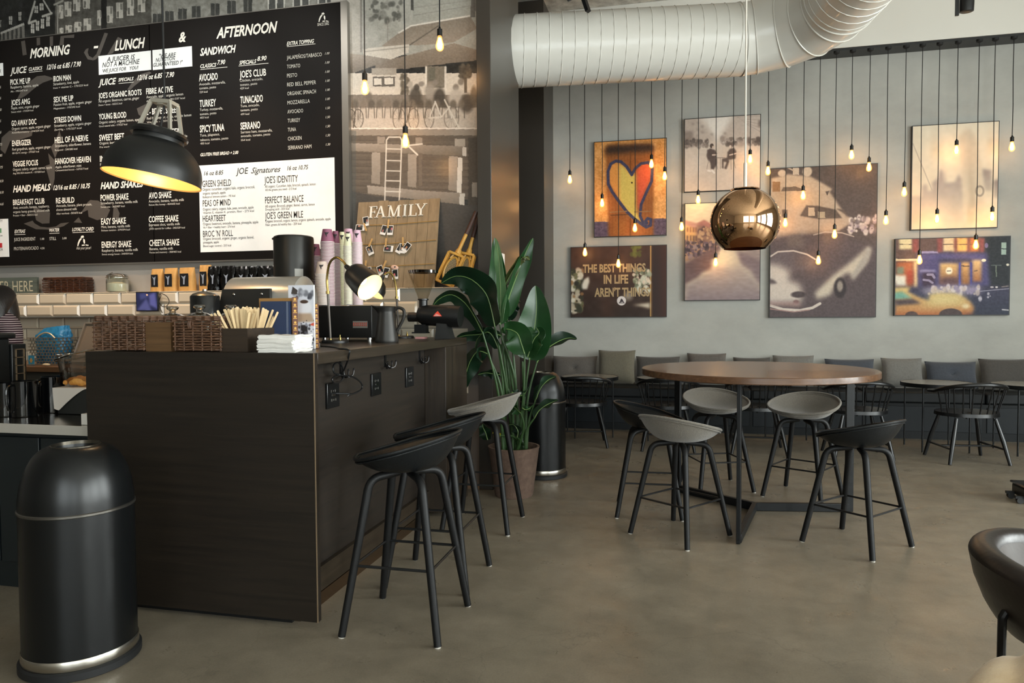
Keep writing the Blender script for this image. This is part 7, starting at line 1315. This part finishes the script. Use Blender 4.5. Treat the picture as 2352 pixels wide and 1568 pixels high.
mb.build('openwork', mat('basket_silver', '#a39a8a', .3, .8), t); P = lambda x, y: onY(x, y, yR - .004); MB().tube(spline([P(84, 776), P(92, 769), P(104, 764), P(116, 767), P(126, 776)], 6), .006, 8).build('arched_handle', mat('cream_metal', '#c2b08f', .35, .4), t)
rg = random.Random(6)
def bl(u, v):
    a_ = 2 * PI * u; cx, cy = (a.x + b.x) / 2, yR + .1; rx_, ry_ = (b.x - a.x) / 2 - .03, .075; c_, s_ = math.cos(a_), math.sin(a_); q_ = (abs(c_) ** 4 + abs(s_) ** 4) ** -.25; top = v > .8
    k_ = 1 - (max(0, v - .8) * 1.6) ; w_ = .006 * math.sin(13 * a_ + 9 * v) * math.sin(23 * v)
    return (cx + (rx_ * q_ * c_ + w_) * k_ + .03 * max(0, v - .8) * 5, cy + (ry_ * q_ * s_ + w_) * k_, ZBB + .012 + (z1 + .075 - ZBB) * v + .03 * c_ * max(0, v - .6))
o = MB().sheet(bl, 56, 30, closeu=True).build('plastic_bag', mat('blue_plastic', '#1c6a9c', .2, var=.3, vscale=18, col2='#2f8cbc', bump=.6, bscale=40, spec=.7)); tag(o, 'crinkled blue plastic bag inside the openwork silver basket', 'bag')
p = onY(68, 845, 4.60); t = thing('tag_card', 'small blue card with a tan diamond leaning on the silver basket', 'card', (p.x - .0, 4.60, ZBB)); MB().box((-.01, 0, 0), (.045, .004, .08)).build('card', mat('card_blue', '#2c82a6', .6), t, world=False); MB().prism([(.017, .018), (.032, .04), (.017, .062), (.002, .04)], (0, -.0012, 0), (1, 0, 0), (0, 0, 1), (0, .001, 0)).build('diamond', mat('card_tan', '#b99250', .6), t, world=False)
p = onY(100, 838, 4.56); t = thing('spatula', 'spatula with a white rubber end lying before the silver basket', 'spatula', (p.x, 4.56, ZBB), -.1); MB().ball((.03, 0, .012), (.035, .02, .011), 14).build('rubber_end', mat('rubber_white', '#cbbfa0', .5), t, world=False); MB().tube([(0, 0, .012), (-.16, -.01, .008)], .005, 8).build('handle', M_steel, t, world=False)
pA, pB = onY(158, 840, 4.60), onY(176, 752, 4.85); x1 = onY(232, 800, 4.7).x
t = thing('baking_tray', 'grey baking tray leaning on the wall tiles behind the wicker basket', 'tray', (pA.x, 4.6, ZBB)); ax = (Vector((pB.x, 4.95, pB.z)) - Vector((pA.x, 4.64, ZBB))); wd = Vector((x1 + .12 - pB.x, 0, 0)); nn = ax.cross(wd).normalized(); o0 = Vector((pA.x, 4.64, ZBB + .022))
mb = MB(); mb.add([o0, o0 + wd, o0 + wd + ax, o0 + ax] + [q + nn * .006 for q in (o0, o0 + wd, o0 + wd + ax, o0 + ax)], [(0, 1, 2, 3), (7, 6, 5, 4), (0, 4, 5, 1), (1, 5, 6, 2), (2, 6, 7, 3), (3, 7, 4, 0)]); mb.build('pan', mat('tray_grey', '#6f665a', .4, .5), t); mb = MB(); c_ = [o0, o0 + wd, o0 + wd + ax, o0 + ax]
for i in range(4): mb.bar(c_[i] - nn * .006, c_[(i + 1) % 4] - nn * .006, .014, .03, nn)
mb.build('rim', mat('tray_rim', '#a09a90', .3, .8), t)
# ================================================================ THE BARISTA
def skin(name, verts, edges, radii, m, parent, sub=2, root=0):
    me = bpy.data.meshes.new(name); me.from_pydata([Vector(v) for v in verts], edges, []); me.transform(wm(parent).inverted()) if parent else None
    o = bpy.data.objects.new(name, me); C.objects.link(o); me.materials.append(m)
    if parent: o.parent = parent; WM[o.name] = wm(parent)
    sm_ = o.modifiers.new('skin', 'SKIN'); sv = me.skin_vertices[0].data
    for i, r in enumerate(radii): sv[i].radius = r if isinstance(r, tuple) else (r, r); sv[i].use_root = (i == root)
    sm_.use_smooth_shade = True; o.modifiers.new('sub', 'SUBSURF').levels = sub; o.modifiers['sub'].render_levels = sub; return o
hx = onY(-8, 650, 3.95).x; hy = 3.95; sx = onY(50, 740, hy).x - hx
M_skin = mat('skin', '#b98566', .55); M_jean = mat('dark_denim', '#1b2027', .8)
bt_ = thing('person', 'barista with long dark hair in a dark red top with thin white stripes, bending over', 'person', (hx, hy, 0))
z0 = .0; sw_ = .155
V = [(hx, hy, .90), (hx, hy + .01, 1.02), (hx, hy, 1.14), (hx, hy - .03, 1.25), (hx, hy - .05, 1.315), (hx, hy - .07, 1.38), (hx, hy - .085, 1.46), (hx, hy - .09, 1.535),
     (hx + .09, hy - .03, 1.265), (hx + sw_, hy - .03, 1.245), (hx + sw_ + .03, hy - .06, 1.00), (hx + sw_ - .04, hy - .27, .93), (hx + sw_ - .07, hy - .35, .93),
     (hx - .09, hy - .03, 1.265), (hx - sw_, hy - .03, 1.245), (hx - sw_ - .03, hy - .06, 1.00), (hx - sw_ + .04, hy - .27, .93), (hx - sw_ + .07, hy - .35, .93),
     (hx + .085, hy, .84), (hx + .09, hy - .01, .46), (hx + .09, hy, .08), (hx + .09, hy - .1, .04), (hx - .085, hy, .84), (hx - .09, hy - .01, .46), (hx - .09, hy, .08), (hx - .09, hy - .1, .04)]
Ed = [(0, 1), (1, 2), (2, 3), (3, 4), (4, 5), (5, 6), (6, 7), (3, 8), (8, 9), (9, 10), (10, 11), (11, 12), (3, 13), (13, 14), (14, 15), (15, 16), (16, 17), (0, 18), (18, 19), (19, 20), (20, 21), (0, 22), (22, 23), (23, 24), (24, 25)]
Rd = [(.15, .105), (.125, .095), (.14, .10), (.13, .09), .052, .062, .085, .06, .075, .058, .044, .034, .026, .075, .058, .044, .034, .026, .085, .06, .045, .035, .085, .06, .045, .035]
skin('body', V, Ed, Rd, M_skin, bt_)
for s_ in (1, -1):
    w_ = Vector((hx + s_ * (sw_ - .07), hy - .35, .93))
    for k, (dx, L) in enumerate(((-.03, .055), (-.012, .07), (.006, .074), (.023, .066), (.037, .05))):
        r0 = w_ + Vector((dx, -.03, 0)); skin('finger', [r0, r0 + Vector((dx * .2, -L * .5, .004)), r0 + Vector((dx * .2, -L * .9, -.014)), r0 + Vector((dx * .2, -L * 1.1, -.034))], [(0, 1), (1, 2), (2, 3)], [.0095, .009, .0085, .007], M_skin, bt_, 1)
    skin('palm', [w_ + Vector((0, .01, 0)), w_ + Vector((0, -.03, 0)), w_ + Vector((0, -.05, 0))], [(0, 1), (1, 2)], [(.026, .016), (.036, .015), (.034, .013)], M_skin, bt_, 1)
m = bpy.data.materials.new('striped_jersey'); m.use_nodes = True; nt = m.node_tree; bs = nt.nodes['Principled BSDF']; bs.inputs['Roughness'].default_value = .9
tc = nt.nodes.new('ShaderNodeTexCoord'); wv = nt.nodes.new('ShaderNodeTexWave'); wv.wave_type = 'BANDS'; wv.bands_direction = 'Z'; wv.inputs['Scale'].default_value = 21; wv.inputs['Distortion'].default_value = .6; wv.inputs['Detail'].default_value = 0; nt.links.new(tc.outputs['Object'], wv.inputs['Vector'])
rp = nt.nodes.new('ShaderNodeValToRGB'); rp.color_ramp.interpolation = 'CONSTANT'; e = rp.color_ramp.elements; e[0].position = 0; e[0].color = (*lin('#17131a'), 1); e[1].position = .35; e[1].color = (*lin('#5a2a33'), 1); q = e.new(.86); q.color = (*lin('#c9c2c0'), 1); nt.links.new(wv.outputs[0], rp.inputs[0]); nt.links.new(rp.outputs[0], bs.inputs['Base Color'])
skin('striped_top', V[:4] + V[8:11] + V[13:16] + [(hx, hy - .04, 1.29)], [(0, 1), (1, 2), (2, 3), (3, 4), (4, 5), (5, 6), (3, 7), (7, 8), (8, 9), (3, 10)], [(.165, .118), (.142, .110), (.157, .115), (.147, .105), .09, .074, .058, .09, .074, .058, .062], m, bt_)
skin('trousers', [V[0]] + [(hx, hy, .98)] + V[18:21] + V[22:25], [(0, 1), (0, 2), (2, 3), (3, 4), (0, 5), (5, 6), (6, 7)], [(.165, .12), (.15, .11), .1, .072, .06, .1, .072, .06], M_jean, bt_)
M_hair = mat('dark_hair', '#0f0b0a', .35, var=.3, vscale=30, stretch=(6, 6, .6), bump=.3, bscale=40)
skin('hair', [(hx, hy - .02, 1.53), (hx, hy + .0, 1.47), (hx, hy + .05, 1.36), (hx + .05, hy + .06, 1.22), (hx + .055, hy + .065, 1.10), (hx - .06, hy + .06, 1.22), (hx - .05, hy + .065, 1.10), (hx + .085, hy - .06, 1.36), (hx + .10, hy - .085, 1.22), (hx - .085, hy - .06, 1.36), (hx - .10, hy - .085, 1.22)], [(0, 1), (1, 2), (2, 3), (3, 4), (2, 5), (5, 6), (1, 7), (7, 8), (1, 9), (9, 10)], [.085, .108, .095, .06, .03, .06, .03, .05, .035, .05, .035], M_hair, bt_)
mb = MB()
for s_ in (-1, 1): mb.ball((hx + s_ * .031, hy - .158, 1.47), (.014, .008, .008), 10)
mb.build('eyes', mat('eye_dark', '#1d1512', .2), bt_); MB().ball((hx, hy - .170, 1.435), (.014, .02, .022), 12).build('nose', M_skin, bt_); MB().ball((hx, hy - .160, 1.395), (.026, .008, .008), 12).build('mouth', mat('lips', '#8d4a44', .5), bt_)
MB().tube(spline([(hx + .10, hy - .03, 1.33), (hx + .085, hy + .09, 1.20), (hx - .02, hy + .13, 1.02)], 6), .012, 8, flat=.4).build('apron_strap', M_blk, bt_); MB().sheet(lambda u, v: (hx + (u - .5) * .30, hy - .135 - .02 * math.sin(PI * u), 1.16 - .62 * v), 8, 8, th=.004).build('apron', M_blk, bt_)
# ceiling spots above the bar
for k, x in enumerate((-5.4, -4.4, -3.4, -2.4)):
    t = thing('ceiling_spotlight', 'ceiling spotlight above the back bar, out of the photo', 'spotlight', (x, 3.9, 4.5), 0, 'spotlights above the bar'); d = (Vector((x, 5.15, 1.45)) - Vector((x, 3.9, 4.5))); R_ = d.to_track_quat('-Z', 'Y').to_matrix().to_4x4()
    MB(R_).lathe([(.05, -.08), (.055, .1), (0, .12)], 20).build('lamp_head', M_blk, t, world=False); MB().tube([(0, 0, .05), (0, 0, CEIL - 4.5)], .012, 8).build('stem', M_dark, t, world=False)
    l = bpy.data.lights.new('spot', 'SPOT'); l.energy = 105; l.color = (1, .62, .36); l.spot_size = math.radians(44); l.spot_blend = .7; l.shadow_soft_size = .05; lo = bpy.data.objects.new('spot', l); C.objects.link(lo); lo.parent = t; lo.matrix_local = R_ @ Matrix.Translation((0, 0, -.09))
for k, x in enumerate((-5.2, -4.2, -3.3)):  # unseen spots, added to brighten the menu board
    t = thing('ceiling_spotlight', 'unseen ceiling spotlight added to brighten the menu board', 'spotlight', (x, 2.9, 4.55), 0, 'spotlights above the bar'); d = (Vector((x, 5.15, 2.6)) - Vector((x, 2.9, 4.55))); R_ = d.to_track_quat('-Z', 'Y').to_matrix().to_4x4()
    MB(R_).lathe([(.05, -.08), (.055, .1), (0, .12)], 20).build('lamp_head', M_blk, t, world=False); MB().tube([(0, 0, .05), (0, 0, CEIL - 4.55)], .012, 8).build('stem', M_dark, t, world=False)
    l = bpy.data.lights.new('spot', 'SPOT'); l.energy = 85; l.color = (1, .95, .88); l.spot_size = math.radians(60); l.spot_blend = .8; l.shadow_soft_size = .05; lo = bpy.data.objects.new('spot', l); C.objects.link(lo); lo.parent = t; lo.matrix_local = R_ @ Matrix.Translation((0, 0, -.09))
